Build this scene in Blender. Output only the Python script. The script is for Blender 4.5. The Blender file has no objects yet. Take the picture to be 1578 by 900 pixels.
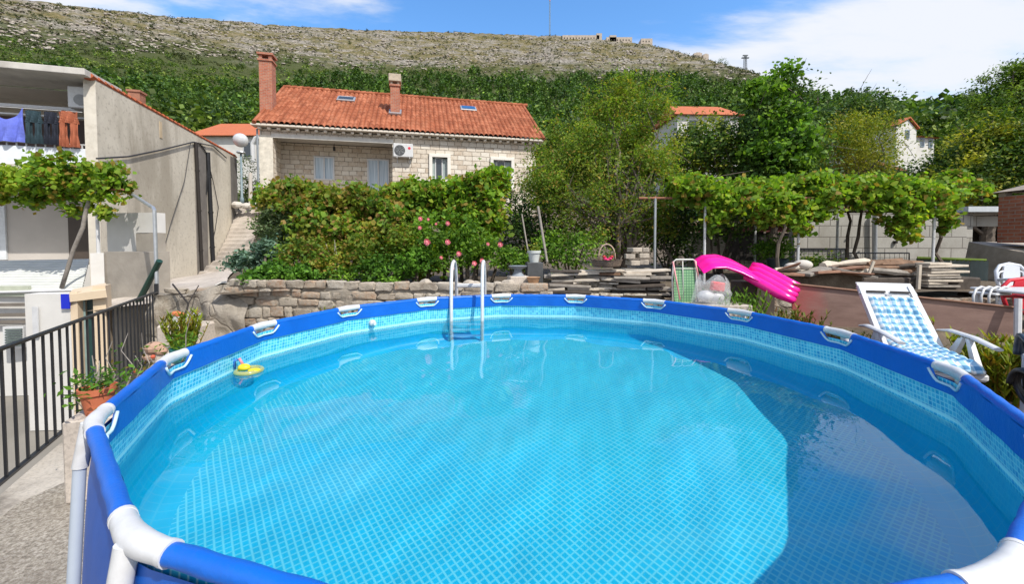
import bpy, math, random
import numpy as np
from mathutils import Vector, Matrix, Quaternion, noise

random.seed(7)
RNG = np.random.default_rng(11)
PI = math.pi
S = bpy.context.scene
COL = S.collection

# ------------------------------------------------------------------ camera
F_PX, PITCH, CX_PX, CY_PX = 631.5, math.radians(2.0), 789.0, 396.0
CAM_Z = 1.888
cd = bpy.data.cameras.new('camera')
cam = bpy.data.objects.new('camera', cd)
COL.objects.link(cam)
cd.sensor_width = 36.0
cd.sensor_fit = 'HORIZONTAL'
cd.lens = 36.0 * F_PX / 1578.0
cd.shift_y = -(450.0 - CY_PX) / 1578.0
cd.clip_start = 0.05
cd.clip_end = 6000.0
cam.location = (0, 0, CAM_Z)
cam.rotation_euler = (math.radians(90) - PITCH, 0, 0)
S.camera = cam

# ------------------------------------------------------------------ light
SUN_EL = math.radians(50.0)
SUN_AZ = math.radians(45.0)            # to the right of straight behind the camera
sdir = Vector((math.sin(SUN_AZ) * math.cos(SUN_EL), -math.cos(SUN_AZ) * math.cos(SUN_EL), math.sin(SUN_EL)))
sl = bpy.data.lights.new('sun', 'SUN')
sun = bpy.data.objects.new('sun', sl)
COL.objects.link(sun)
sl.energy = 2.9
sl.angle = math.radians(0.55)
sl.color = (1.0, 0.94, 0.85)
sun.rotation_euler = sdir.to_track_quat('Z', 'Y').to_euler()
sun.location = (6, -8, 12)

W = bpy.data.worlds.new('World')
S.world = W
W.use_nodes = True
wt = W.node_tree
wt.nodes.clear()


def wn(t, **k):
    n = wt.nodes.new(t)
    for a, b in k.items():
        setattr(n, a, b)
    return n


w_out = wn('ShaderNodeOutputWorld')
w_bg = wn('ShaderNodeBackground')
w_bg.inputs['Strength'].default_value = 0.15
sky = wn('ShaderNodeTexSky')
sky.sky_type = 'NISHITA'
sky.sun_disc = False
sky.sun_elevation = SUN_EL
sky.sun_rotation = math.atan2(sdir.x, sdir.y)
sky.air_density = 1.0
sky.dust_density = 0.6
sky.ozone_density = 2.6
tc = wn('ShaderNodeTexCoord')
sep = wn('ShaderNodeSeparateXYZ')
wt.links.new(tc.outputs['Generated'], sep.inputs[0])


def wm(op, a, b=None, c=None, clamp=False):
    n = wn('ShaderNodeMath', operation=op)
    n.use_clamp = clamp
    for i, v in enumerate((a, b, c)):
        if v is None:
            continue
        if isinstance(v, (int, float)):
            n.inputs[i].default_value = v
        else:
            wt.links.new(v, n.inputs[i])
    return n.outputs[0]


# clouds: a high flat layer, the sky direction projected on a plane overhead, stretched into streaks
zc = wm('MAXIMUM', sep.outputs[2], 0.03)
cu = wm('DIVIDE', sep.outputs[0], wm('ADD', zc, 0.10))
cv = wm('DIVIDE', sep.outputs[1], wm('ADD', zc, 0.10))
comb = wn('ShaderNodeCombineXYZ')
wt.links.new(cu, comb.inputs[0])
wt.links.new(cv, comb.inputs[1])
mp = wn('ShaderNodeMapping')
mp.inputs['Rotation'].default_value = (0, 0, math.radians(-38))
mp.inputs['Scale'].default_value = (0.62, 1.5, 1)
mp.inputs['Location'].default_value = (1.15, 0.1, 0)
wt.links.new(comb.outputs[0], mp.inputs[0])
n1 = wn('ShaderNodeTexNoise')
n1.inputs['Scale'].default_value = 1.05
n1.inputs['Detail'].default_value = 9
n1.inputs['Roughness'].default_value = 0.56
n1.inputs['Distortion'].default_value = 0.35
wt.links.new(mp.outputs[0], n1.inputs['Vector'])
# more cloud to the east (right), a clearer patch in the middle
az = wm('ARCTAN2', sep.outputs[0], sep.outputs[1])
bias = wm('MULTIPLY', wm('SUBTRACT', wm('ABSOLUTE', wm('SUBTRACT', az, 0.02)), 0.24), 0.27)
hi_ = wm('MULTIPLY', wm('SUBTRACT', sep.outputs[2], 0.30), -0.9)
bias = wm('ADD', bias, wm('MULTIPLY', wm('GREATER_THAN', az, 0.0), wm('MULTIPLY', wm('MINIMUM', az, 0.25), 0.30)))
cover = wm('ADD', n1.outputs['Fac'], wm('ADD', bias, wm('MINIMUM', hi_, 0.0)))
rampc = wn('ShaderNodeMapRange', interpolation_type='SMOOTHSTEP')
rampc.inputs['From Min'].default_value = 0.395
rampc.inputs['From Max'].default_value = 0.63
n2 = wn('ShaderNodeTexNoise')
n2.inputs['Scale'].default_value = 2.6
n2.inputs['Detail'].default_value = 8
n2.inputs['Roughness'].default_value = 0.6
wt.links.new(mp.outputs[0], n2.inputs['Vector'])
cover = wm('ADD', wm('MINIMUM', cover, 0.60), wm('MULTIPLY', wm('SUBTRACT', n2.outputs['Fac'], 0.5), 0.42))
wt.links.new(cover, rampc.inputs['Value'])
mixc = wn('ShaderNodeMix', data_type='RGBA')
wt.links.new(rampc.outputs[0], mixc.inputs[0])
hs = wn('ShaderNodeHueSaturation')
hs.inputs['Saturation'].default_value = 1.22
hs.inputs['Value'].default_value = 1.08
wt.links.new(sky.outputs[0], hs.inputs['Color'])
wt.links.new(hs.outputs[0], mixc.inputs[6])
mixc.inputs[7].default_value = (3.35, 3.5, 3.8, 1)
wt.links.new(mixc.outputs[2], w_bg.inputs['Color'])
wt.links.new(w_bg.outputs[0], w_out.inputs['Surface'])

S.view_settings.view_transform = 'Standard'
S.view_settings.look = 'None'
S.view_settings.exposure = 0.82
S.view_settings.gamma = 1.0
S.view_settings.use_curve_mapping = False
S.render.engine = 'CYCLES'
cy = S.cycles
cy.max_bounces = 8
cy.diffuse_bounces = 3
cy.glossy_bounces = 3
cy.transmission_bounces = 6
cy.transparent_max_bounces = 8
cy.caustics_reflective = False
cy.caustics_refractive = True
cy.blur_glossy = 0.3
cy.sample_clamp_indirect = 6.0
cy.use_denoising = True
try:
    cy.denoiser = 'OPENIMAGEDENOISE'
    cy.denoising_input_passes = 'RGB_ALBEDO_NORMAL'
except Exception:
    pass


def at(px, py, Y):
    """World point at depth Y seen at photograph pixel (px, py)."""
    u, v = (px - CX_PX) / F_PX, (CY_PX - py) / F_PX
    c, s = math.cos(PITCH), math.sin(PITCH)
    d = Vector((u, c + v * s, -s + v * c))
    return Vector((0, 0, CAM_Z)) + d * (Y / d.y)


# ------------------------------------------------------------------ materials
MATS = {}


class NT:
    def __init__(self, name):
        self.m = bpy.data.materials.new(name)
        self.m.use_nodes = True
        self.t = self.m.node_tree
        self.t.nodes.clear()
        self.out = self.n('ShaderNodeOutputMaterial')
        self.p = self.n('ShaderNodeBsdfPrincipled')
        self.l(self.p.outputs[0], self.out.inputs[0])
        self.co = self.n('ShaderNodeTexCoord')

    def n(self, t, **k):
        n = self.t.nodes.new(t)
        for a, b in k.items():
            setattr(n, a, b)
        return n

    def l(self, a, b):
        self.t.links.new(a, b)

    def noise(self, scale, detail=4, rough=0.55, vec=None, dist=0.0, sc=(1, 1, 1), rot=(0, 0, 0)):
        mp = self.n('ShaderNodeMapping')
        mp.inputs['Scale'].default_value = sc
        mp.inputs['Rotation'].default_value = rot
        self.l(vec or self.co.outputs['Object'], mp.inputs[0])
        n = self.n('ShaderNodeTexNoise')
        n.inputs['Scale'].default_value = scale
        n.inputs['Detail'].default_value = detail
        n.inputs['Roughness'].default_value = rough
        n.inputs['Distortion'].default_value = dist
        self.l(mp.outputs[0], n.inputs['Vector'])
        return n.outputs['Fac']

    def ramp(self, fac, stops, interp='LINEAR'):
        r = self.n('ShaderNodeValToRGB')
        r.color_ramp.interpolation = interp
        e = r.color_ramp.elements
        while len(e) > len(stops):
            e.remove(e[-1])
        while len(e) < len(stops):
            e.new(0.5)
        for el, (p, c) in zip(e, stops):
            el.position = p
            el.color = (c[0], c[1], c[2], 1) if not isinstance(c, (int, float)) else (c, c, c, 1)
        self.l(fac, r.inputs[0])
        return r.outputs[0]

    def math(self, op, a, b=None, clamp=False):
        n = self.n('ShaderNodeMath', operation=op)
        n.use_clamp = clamp
        for i, v in enumerate((a, b)):
            if v is None:
                continue
            if isinstance(v, (int, float)):
                n.inputs[i].default_value = v
            else:
                self.l(v, n.inputs[i])
        return n.outputs[0]

    def mix(self, fac, a, b, blend='MIX'):
        n = self.n('ShaderNodeMix', data_type='RGBA', blend_type=blend)
        for i, v in ((0, fac), (6, a), (7, b)):
            if isinstance(v, (int, float)):
                n.inputs[i].default_value = v
            elif isinstance(v, tuple):
                n.inputs[i].default_value = (*v[:3], 1)
            else:
                self.l(v, n.inputs[i])
        return n.outputs[2]

    def bump(self, h, strength=0.3, dist=0.02, normal=None):
        b = self.n('ShaderNodeBump')
        b.inputs['Strength'].default_value = strength
        b.inputs['Distance'].default_value = dist
        self.l(h, b.inputs['Height'])
        if normal:
            self.l(normal, b.inputs['Normal'])
        return b.outputs[0]

    def base(self, c):
        if isinstance(c, tuple):
            self.p.inputs['Base Color'].default_value = (*c[:3], 1)
        else:
            self.l(c, self.p.inputs['Base Color'])

    def rough(self, v):
        if isinstance(v, (int, float)):
            self.p.inputs['Roughness'].default_value = v
        else:
            self.l(v, self.p.inputs['Roughness'])

    def normal(self, v):
        self.l(v, self.p.inputs['Normal'])


def mat(name, col, rough=0.6, metal=0.0, var=0.12, scale=6.0, bump=0.0, bscale=60.0, dirt=None, dirt_amt=0.5, spec=0.5):
    """Paint, plastic, metal or plaster of one colour with a little unevenness."""
    if name in MATS:
        return MATS[name]
    t = NT(name)
    n = t.noise(scale, 5, 0.6)
    a = tuple(max(0, c * (1 - var)) for c in col)
    b = tuple(min(1, c * (1 + var)) for c in col)
    c = t.ramp(n, [(0.3, a), (0.7, b)])
    if dirt:
        d = t.noise(scale * 0.45, 7, 0.68, dist=0.4)
        c = t.mix(t.math('MULTIPLY', t.ramp(d, [(0.5, 0.0), (0.72, 1.0)]), dirt_amt), c, dirt)
    t.base(c)
    t.rough(rough)
    t.p.inputs['Metallic'].default_value = metal
    t.p.inputs['Specular IOR Level'].default_value = spec
    if bump:
        t.normal(t.bump(t.noise(bscale, 5, 0.65), bump, 0.01))
    MATS[name] = t.m
    return t.m


def leaf_mat(name, cols, patch=None, transl=0.35, rough=0.55, pscale=0.8, pthr=(0.5, 0.68), vs=1.6, vr=(0.55, 1.45)):
    """Leaves: one tint per leaf, with patches of another tint through the crown."""
    if name in MATS:
        return MATS[name]
    t = NT(name)
    g = t.n('ShaderNodeNewGeometry')
    k = len(cols)
    c = t.ramp(g.outputs['Random Per Island'], [((i + 0.0) / k, cc) for i, cc in enumerate(cols)], 'CONSTANT')
    if patch:
        nz = t.noise(pscale, 3, 0.6)
        c = t.mix(t.math('MULTIPLY', t.ramp(nz, [(pthr[0], 0.0), (pthr[1], 1.0)]), 0.8), c, patch)
    n2 = t.noise(vs, 3, 0.65)
    c = t.mix(1.0, c, t.ramp(n2, [(0.33, (vr[0], vr[0] * 1.03, vr[0])), (0.67, (vr[1], vr[1] * 0.97, vr[1] * 0.9))]), 'MULTIPLY')
    t.base(c)
    t.rough(rough)
    t.p.inputs['Specular IOR Level'].default_value = 0.22
    tr = t.n('ShaderNodeBsdfTranslucent')
    t.l(t.mix(1.0, c, (1.25, 1.35, 0.55), 'MULTIPLY'), tr.inputs[0])
    ms = t.n('ShaderNodeMixShader')
    ms.inputs[0].default_value = transl
    t.l(t.p.outputs[0], ms.inputs[1])
    t.l(tr.outputs[0], ms.inputs[2])
    t.l(ms.outputs[0], t.out.inputs[0])
    MATS[name] = t.m
    return t.m


# ------------------------------------------------------------------ mesh helpers
ROOTLOC = {}


def np_mesh(name, V, Fs, smooth=False):
    """Fast mesh from numpy: V (n,3), Fs list of (m,k) int arrays."""
    me = bpy.data.meshes.new(name)
    V = np.asarray(V, np.float32)
    me.vertices.add(len(V))
    me.vertices.foreach_set('co', V.ravel())
    Fs = [np.asarray(f, np.int32) for f in Fs if len(f)]
    loops = np.concatenate([f.ravel() for f in Fs])
    tot = np.concatenate([np.full(len(f), f.shape[1], np.int32) for f in Fs])
    st = np.concatenate([[0], np.cumsum(tot)[:-1]]).astype(np.int32)
    me.loops.add(len(loops))
    me.loops.foreach_set('vertex_index', loops)
    me.polygons.add(len(tot))
    me.polygons.foreach_set('loop_start', st)
    me.polygons.foreach_set('loop_total', tot)
    if smooth:
        me.polygons.foreach_set('use_smooth', np.ones(len(tot), bool))
    me.update(calc_edges=True)
    me.validate()
    return me


def link(name, me, m, parent=None, off=(0, 0, 0)):
    o = bpy.data.objects.new(name, me)
    COL.objects.link(o)
    if m is not None:
        me.materials.append(m)
    if parent is not None:
        o.parent = parent
    else:
        o.location = off
    return o


def tag(o, label=None, cat=None, group=None, kind=None):
    if label:
        o['label'] = label
    if cat:
        o['category'] = cat
    if group:
        o['group'] = group
    if kind:
        o['kind'] = kind
    return o


def thing(name, label, cat, loc=(0, 0, 0), rotz=0.0, group=None):
    o = bpy.data.objects.new(name, None)
    COL.objects.link(o)
    o.location = loc
    o.rotation_euler = (0, 0, rotz)
    o.empty_display_size = 0.1
    ROOTLOC[o] = Vector(loc)
    return tag(o, label, cat, group)


def copy_tree(o, parent=None):
    c = o.copy()
    COL.objects.link(c)
    if parent is not None:
        c.parent = parent
    for ch in [x for x in COL.objects if x.parent == o]:
        copy_tree(ch, c)
    return c


class MB:
    """Collects shapes; build() links them as ONE mesh object."""

    def __init__(self):
        self.v, self.f = [], []

    def add(self, vs, fs):
        b = len(self.v)
        self.v += [tuple(x) for x in vs]
        self.f += [tuple(i + b for i in f) for f in fs]
        return self

    def hexa(self, p):
        """8 corners: bottom 4 ccw, top 4 ccw"""
        return self.add(p, [(0, 3, 2, 1), (4, 5, 6, 7), (0, 1, 5, 4), (1, 2, 6, 5), (2, 3, 7, 6), (3, 0, 4, 7)])

    def box(self, c, s, rot=None, bev=0.0):
        hx, hy, hz = s[0] / 2, s[1] / 2, s[2] / 2
        R = rot if isinstance(rot, Matrix) else (Matrix.Rotation(rot, 3, 'Z') if rot else Matrix.Identity(3))
        c = Vector(c)
        if bev <= 0:
            q = [(-hx, -hy, -hz), (hx, -hy, -hz), (hx, hy, -hz), (-hx, hy, -hz),
                 (-hx, -hy, hz), (hx, -hy, hz), (hx, hy, hz), (-hx, hy, hz)]
            return self.hexa([c + R @ Vector(a) for a in q])
        b = min(bev, hx * 0.9, hy * 0.9, hz * 0.9)
        vs, fs = [], []
        # bevelled box: octagon rings in xy, insets in z
        def ring(z, ins):
            x, y = hx - ins, hy - ins
            bb = b * 0.999 if ins == 0 else max(b - ins, 1e-4) * 0.5
            return [(-x + bb, -y, z), (x - bb, -y, z), (x, -y + bb, z), (x, y - bb, z),
                    (x - bb, y, z), (-x + bb, y, z), (-x, y - bb, z), (-x, -y + bb, z)]
        for z, i in ((-hz, b), (-hz + b, 0), (hz - b, 0), (hz, b)):
            vs += ring(z, i)
        for k in range(3):
            for j in range(8):
                fs.append((k * 8 + j, k * 8 + (j + 1) % 8, (k + 1) * 8 + (j + 1) % 8, (k + 1) * 8 + j))
        fs.append(tuple(range(7, -1, -1)))
        fs.append(tuple(24 + j for j in range(8)))
        return self.add([c + R @ Vector(a) for a in vs], fs)

    def tube(self, pts, r, n=8, cap=True, closed=False, flat=1.0):
        pts = [Vector(p) for p in pts]
        k = len(pts)
        rs = r if isinstance(r, (list, tuple)) else [r] * k
        vs, fs = [], []
        prev = None
        for i, p in enumerate(pts):
            if closed:
                d = pts[(i + 1) % k] - pts[i - 1]
            else:
                d = pts[min(i + 1, k - 1)] - pts[max(i - 1, 0)]
            if d.length < 1e-9:
                d = Vector((0, 0, 1))
            d.normalize()
            if prev is None:
                a = Vector((0, 0, 1)) if abs(d.z) < 0.9 else Vector((1, 0, 0))
                u = d.cross(a).normalized()
            else:
                u = (prev - d * prev.dot(d))
                u = u.normalized() if u.length > 1e-6 else d.orthogonal().normalized()
            prev = u
            w = d.cross(u)
            for j in range(n):
                t = 2 * PI * j / n
                vs.append(p + (u * math.cos(t) + w * math.sin(t) * flat) * rs[i])
        m = k if closed else k - 1
        for i in range(m):
            for j in range(n):
                a, b = i * n, ((i + 1) % k) * n
                fs.append((a + j, a + (j + 1) % n, b + (j + 1) % n, b + j))
        if cap and not closed:
            fs.append(tuple(range(n - 1, -1, -1)))
            fs.append(tuple((k - 1) * n + j for j in range(n)))
        return self.add(vs, fs)

    def lathe(self, prof, c=(0, 0, 0), n=20, rot=None):
        """prof: list of (r, z)"""
        c = Vector(c)
        R = rot or Matrix.Identity(3)
        vs, fs = [], []
        for r, z in prof:
            for j in range(n):
                t = 2 * PI * j / n
                vs.append(c + R @ Vector((r * math.cos(t), r * math.sin(t), z)))
        for i in range(len(prof) - 1):
            for j in range(n):
                fs.append((i * n + j, i * n + (j + 1) % n, (i + 1) * n + (j + 1) % n, (i + 1) * n + j))
        fs.append(tuple(range(n - 1, -1, -1)))
        fs.append(tuple((len(prof) - 1) * n + j for j in range(n)))
        return self.add(vs, fs)

    def ball(self, c, r, n=12, m=8, sc=(1, 1, 1)):
        prof = [(max(1e-4, math.sin(PI * i / m)) , -math.cos(PI * i / m)) for i in range(m + 1)]
        c = Vector(c)
        b = len(self.v)
        self.lathe([(a * r, z * r) for a, z in prof], (0, 0, 0), n)
        for i in range(b, len(self.v)):
            x, y, z = self.v[i]
            self.v[i] = (c.x + x * sc[0], c.y + y * sc[1], c.z + z * sc[2])
        return self

    def prism(self, poly, thick, axis='Y', origin=(0, 0, 0), rot=None):
        """poly of (a,b) in the plane across axis, extruded by thick along it"""
        o = Vector(origin)
        R = rot if isinstance(rot, Matrix) else (Matrix.Rotation(rot, 3, 'Z') if rot else Matrix.Identity(3))
        def mk(a, b, t):
            if axis == 'Y':
                return Vector((a, t, b))
            if axis == 'X':
                return Vector((t, a, b))
            return Vector((a, b, t))
        n = len(poly)
        vs = [o + R @ mk(a, b, 0) for a, b in poly] + [o + R @ mk(a, b, thick) for a, b in poly]
        fs = [tuple(range(n)), tuple(range(2 * n - 1, n - 1, -1))]
        for i in range(n):
            fs.append((i, i + n, (i + 1) % n + n, (i + 1) % n))
        return self.add(vs, fs)

    def grid(self, fn, nu, nv, closed_u=False):
        vs = [fn(i / nu, j / nv) for j in range(nv + 1) for i in range(nu + (0 if closed_u else 1))]
        w = nu if closed_u else nu + 1
        fs = []
        for j in range(nv):
            for i in range(nu):
                a, b = i, (i + 1) % w
                fs.append((j * w + a, j * w + b, (j + 1) * w + b, (j + 1) * w + a))
        return self.add(vs, fs)

    def build(self, name, m, parent=None, smooth=False, local=False, recalc=True, off=None, auto=None):
        V = np.array(self.v, np.float64).reshape(-1, 3)
        if parent is not None:
            if not local:
                r = parent
                while r.parent is not None:
                    r = r.parent
                V = V - np.array(ROOTLOC.get(r, Vector((0, 0, 0))))
            loc = (0, 0, 0)
        else:
            lo, hi = V.min(0), V.max(0)
            loc = off if off is not None else ((lo[0] + hi[0]) / 2, (lo[1] + hi[1]) / 2, lo[2])
            V = V - np.array(loc)
        me = bpy.data.meshes.new(name)
        me.from_pydata(V.tolist(), [], self.f)
        if recalc:
            import bmesh
            bm = bmesh.new()
            bm.from_mesh(me)
            bmesh.ops.recalc_face_normals(bm, faces=bm.faces)
            bm.to_mesh(me)
            bm.free()
        if smooth:
            me.polygons.foreach_set('use_smooth', [True] * len(me.polygons))
            if auto:
                try:
                    me.set_sharp_from_angle(angle=math.radians(auto))
                except Exception:
                    pass
        me.update()
        o = link(name, me, m, parent, loc)
        if parent is None:
            ROOTLOC[o] = Vector(loc)
        return o

# ================================================================== POOL
PR = 2.25                                # radius of the rim tube
PC = Vector((0.087 * PR, 1.291 * PR, 0))
NP_ = 15
PH0 = 4.233
RIM_Z = 1.22
WATER_Z = 0.955
FLOOR_Z = 0.10


def bulge(a):
    """the frame is pushed out a little on the near side"""
    d = (a - 4.55 + PI) % (2 * PI) - PI
    return 1 + 0.018 * math.exp(-(d / 0.36) ** 2)


def rim_pt(k, r=PR, z=RIM_Z):
    a = PH0 - 2 * PI * k / NP_
    r = r * bulge(a)
    return PC + Vector((math.cos(a) * r, math.sin(a) * r, z))


def poly_r(a, R):
    """radius of the 15-sided frame at angle a"""
    st = 2 * PI / NP_
    k = math.floor((PH0 - a) / st)
    p, q = rim_pt(k, R, 0) - PC, rim_pt(k + 1, R, 0) - PC
    c, s = math.cos(a), math.sin(a)
    e = q - p                            # where the ray at angle a meets the straight side p-q
    den = c * e.y - s * e.x
    return (p.x * e.y - p.y * e.x) / den


def liner_floor_mat():
    t = NT('pool_floor_liner')
    mp = t.n('ShaderNodeMapping')
    mp.inputs['Rotation'].default_value = (0, 0, math.radians(-39))
    t.l(t.co.outputs['Object'], mp.inputs[0])
    sp = t.n('ShaderNodeSeparateXYZ')
    t.l(mp.outputs[0], sp.inputs[0])
    cell = 0.032
    def line(ax, w):
        f = t.math('FRACT', t.math('DIVIDE', ax, cell))
        d = t.math('ABSOLUTE', t.math('SUBTRACT', f, 0.5))
        return t.ramp(d, [(0.5 - w, 0.0), (0.5 - w * 0.35, 1.0)])
    gx = line(sp.outputs[0], 0.20)
    gy = line(sp.outputs[1], 0.18)
    g = t.math('MAXIMUM', gx, t.math('MULTIPLY', gy, 0.8))
    nz = t.noise(1.1, 3, 0.5)
    base = t.ramp(nz, [(0.3, (0.0, 0.49, 0.78)), (0.7, (0.0, 0.55, 0.82))])
    # tile to tile differences
    wn_ = t.n('ShaderNodeTexWhiteNoise', noise_dimensions='2D')
    sn = t.n('ShaderNodeVectorMath', operation='SNAP')
    sn.inputs[1].default_value = (cell, cell, cell)
    t.l(mp.outputs[0], sn.inputs[0])
    t.l(sn.outputs[0], wn_.inputs['Vector'])
    base = t.mix(1.0, base, t.ramp(wn_.outputs['Value'], [(0, 0.94), (1, 1.04)]), 'MULTIPLY')
    t.base(t.mix(t.math('MULTIPLY', g, 0.52), base, (0.28, 0.88, 0.93)))
    t.rough(0.5)
    return t.m


def liner_wall_mat():
    t = NT('pool_wall_liner')
    uv = t.n('ShaderNodeUVMap')
    sp = t.n('ShaderNodeSeparateXYZ')
    t.l(uv.outputs[0], sp.inputs[0])      # x = metres round the wall, y = height
    def line(ax, cell, w):
        f = t.math('FRACT', t.math('DIVIDE', ax, cell))
        d = t.math('ABSOLUTE', t.math('SUBTRACT', f, 0.5))
        return t.ramp(d, [(0.5 - w, 0.0), (0.5 - w * 0.3, 1.0)])
    g1 = t.math('MAXIMUM', line(sp.outputs[0], 0.026, 0.17), line(sp.outputs[1], 0.026, 0.17))
    wn_ = t.n('ShaderNodeTexWhiteNoise', noise_dimensions='2D')
    sn = t.n('ShaderNodeVectorMath', operation='SNAP')
    sn.inputs[1].default_value = (0.026, 0.026, 1)
    t.l(uv.outputs[0], sn.inputs[0])
    t.l(sn.outputs[0], wn_.inputs['Vector'])
    tile = t.ramp(wn_.outputs['Value'], [(0.0, (0.0, 0.34, 0.66)), (0.5, (0.03, 0.48, 0.74)), (1.0, (0.12, 0.62, 0.82))])
    mosaic = t.mix(t.math('MULTIPLY', g1, 0.7), tile, (0.42, 0.85, 0.92))
    # light stripes across the band
    band = t.ramp(sp.outputs[1], [(0.0, 0.0), (0.50, 0.0), (0.80, 0.0), (0.805, 1.0), (1.0, 1.0)])
    st = t.math('MAXIMUM', t.ramp(t.math('ABSOLUTE', t.math('SUBTRACT', sp.outputs[1], 0.968)), [(0.008, 1.0), (0.013, 0.0)]),
                t.ramp(t.math('ABSOLUTE', t.math('SUBTRACT', sp.outputs[1], 0.90)), [(0.008, 1.0), (0.013, 0.0)]))
    mosaic = t.mix(t.math('MULTIPLY', st, 0.85), mosaic, (0.50, 0.90, 0.95))
    plain0 = t.ramp(t.noise(1.2, 3), [(0.3, (0.0, 0.50, 0.80)), (0.7, (0.0, 0.57, 0.85))])
    g2 = t.math('MAXIMUM', line(sp.outputs[0], 0.062, 0.09), line(sp.outputs[1], 0.062, 0.09))
    plain = t.mix(t.math('MULTIPLY', g2, 0.3), plain0, (0.12, 0.62, 0.80))
    t.base(t.mix(band, plain, mosaic))
    t.rough(0.38)
    return t.m


def water_mat():
    t = NT('pool_water')
    t.t.nodes.remove(t.p)
    g = t.n('ShaderNodeBsdfGlass')
    g.inputs['IOR'].default_value = 1.333
    g.inputs['Roughness'].default_value = 0.0
    g.inputs['Color'].default_value = (0.95, 1.0, 1.0, 1)
    t.l(g.outputs[0], t.out.inputs[0])
    return t.m


pool = thing('above_ground_pool', 'round blue metal frame swimming pool with white joints in the foreground', 'swimming pool', tuple(PC))
m_white_pl = mat('white_plastic', (0.58, 0.59, 0.605), 0.42, var=0.07, bump=0.12, bscale=30, scale=22, dirt=(0.40, 0.38, 0.34), dirt_amt=0.35)
m_blue = mat('blue_vinyl', (0.001, 0.115, 0.54), 0.42, var=0.10, scale=3, bump=0.35, bscale=24)
m_leg = mat('white_leg_enamel', (0.42, 0.48, 0.56), 0.35, var=0.06)

# liner wall: 15-sided at the top, round below, a rounded foot onto the floor
NA = 180
prof = [(1.17, 0.00, 1), (1.05, 0.01, 1), (0.95, 0.02, .9), (0.80, 0.035, .7), (0.6, 0.045, .4), (0.4, 0.04, .2), (0.24, 0.0, 0), (0.16, -0.04, 0), (0.115, -0.09, 0), (FLOOR_Z, -0.16, 0)]
mb = MB()
uvs = []
for z, dr, pol in prof:
    for i in range(NA):
        a = 2 * PI * i / NA
        r = (PR - 0.02) * (1 - pol) + (poly_r(a, PR) - 0.016) * pol + dr
        mb.v.append((PC.x + math.cos(a) * r, PC.y + math.sin(a) * r, z))
for j in range(len(prof) - 1):
    for i in range(NA):
        mb.f.append((j * NA + i, (j + 1) * NA + i, (j + 1) * NA + (i + 1) % NA, j * NA + (i + 1) % NA))
        u0, u1 = 2 * PI * i / NA * 2.22, 2 * PI * (i + 1) / NA * 2.22
        z0, z1 = prof[j][0], prof[j + 1][0]
        uvs += [(u0, z0), (u0, z1), (u1, z1), (u1, z0)]
wall_l = mb.build('liner_wall', liner_wall_mat(), pool, smooth=True, recalc=False)
uvl = wall_l.data.uv_layers.new(name='UVMap')
uvl.data.foreach_set('uv', np.array(uvs, np.float32).ravel())
# floor
mb = MB()
mb.v = [(PC.x, PC.y, FLOOR_Z)] + [(PC.x + math.cos(2 * PI * i / NA) * 2.07, PC.y + math.sin(2 * PI * i / NA) * 2.07, FLOOR_Z) for i in range(NA)]
mb.f = [(0, 1 + i, 1 + (i + 1) % NA) for i in range(NA)]
fl_l = mb.build('liner_floor', liner_floor_mat(), pool, recalc=False)
# outer skin of the wall, seen below the rim at the left
m_skin = mat('blue_outer_wall', (0.004, 0.10, 0.48), 0.45, var=0.10, scale=4, bump=0.2, bscale=7)
mb = MB()
def outer(u, v):
    a = -2 * PI * u
    z = 1.17 - v * 1.16
    r = poly_r(a, PR) * (1 - v ** 0.5) + (PR + 0.02) * v ** 0.5 + 0.02 * math.sin(PI * v)
    return (PC.x + math.cos(a) * r, PC.y + math.sin(a) * r, z)
mb.grid(outer, 180, 8, closed_u=True)
mb.build('outer_wall', m_skin, pool, smooth=True)
# water
mb = MB()
rr, NJ = 300, 110
rngw = np.random.default_rng(4)
WV = [(rngw.uniform(0, 2 * PI), lam, amp, rngw.uniform(0, 6.28)) for lam, amp in
      ((1.3, 0.0014), (0.95, 0.0009), (0.7, 0.0008), (0.52, 0.00055), (0.40, 0.00038), (0.31, 0.00025), (0.23, 0.00014), (0.17, 0.00007), (0.13, 0.00004))]


def wave(x, y):
    return sum(a * math.sin(2 * PI / l * (x * math.cos(d) + y * math.sin(d)) + p) for d, l, a, p in WV)


mb.v = [(PC.x, PC.y, WATER_Z + wave(PC.x, PC.y))]
for j in range(1, NJ + 1):
    for i in range(rr):
        a = 2 * PI * i / rr
        r = (poly_r(a, PR) - 0.015) * j / NJ
        x, y = PC.x + math.cos(a) * r, PC.y + math.sin(a) * r
        mb.v.append((x, y, WATER_Z + wave(x, y)))
mb.f = [(0, 1 + i, 1 + (i + 1) % rr) for i in range(rr)]
for j in range(NJ - 1):
    for i in range(rr):
        a, b = 1 + j * rr, 1 + (j + 1) * rr
        mb.f.append((a + i, b + i, b + (i + 1) % rr, a + (i + 1) % rr))
water = mb.build('water', water_mat(), None, smooth=True, recalc=False)
tag(water, kind='structure')

# ================================================================== GROUND AND HILL
def smooth(a, b, x):
    t = np.clip((x - a) / (b - a), 0, 1)
    return t * t * (3 - 2 * t)


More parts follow.
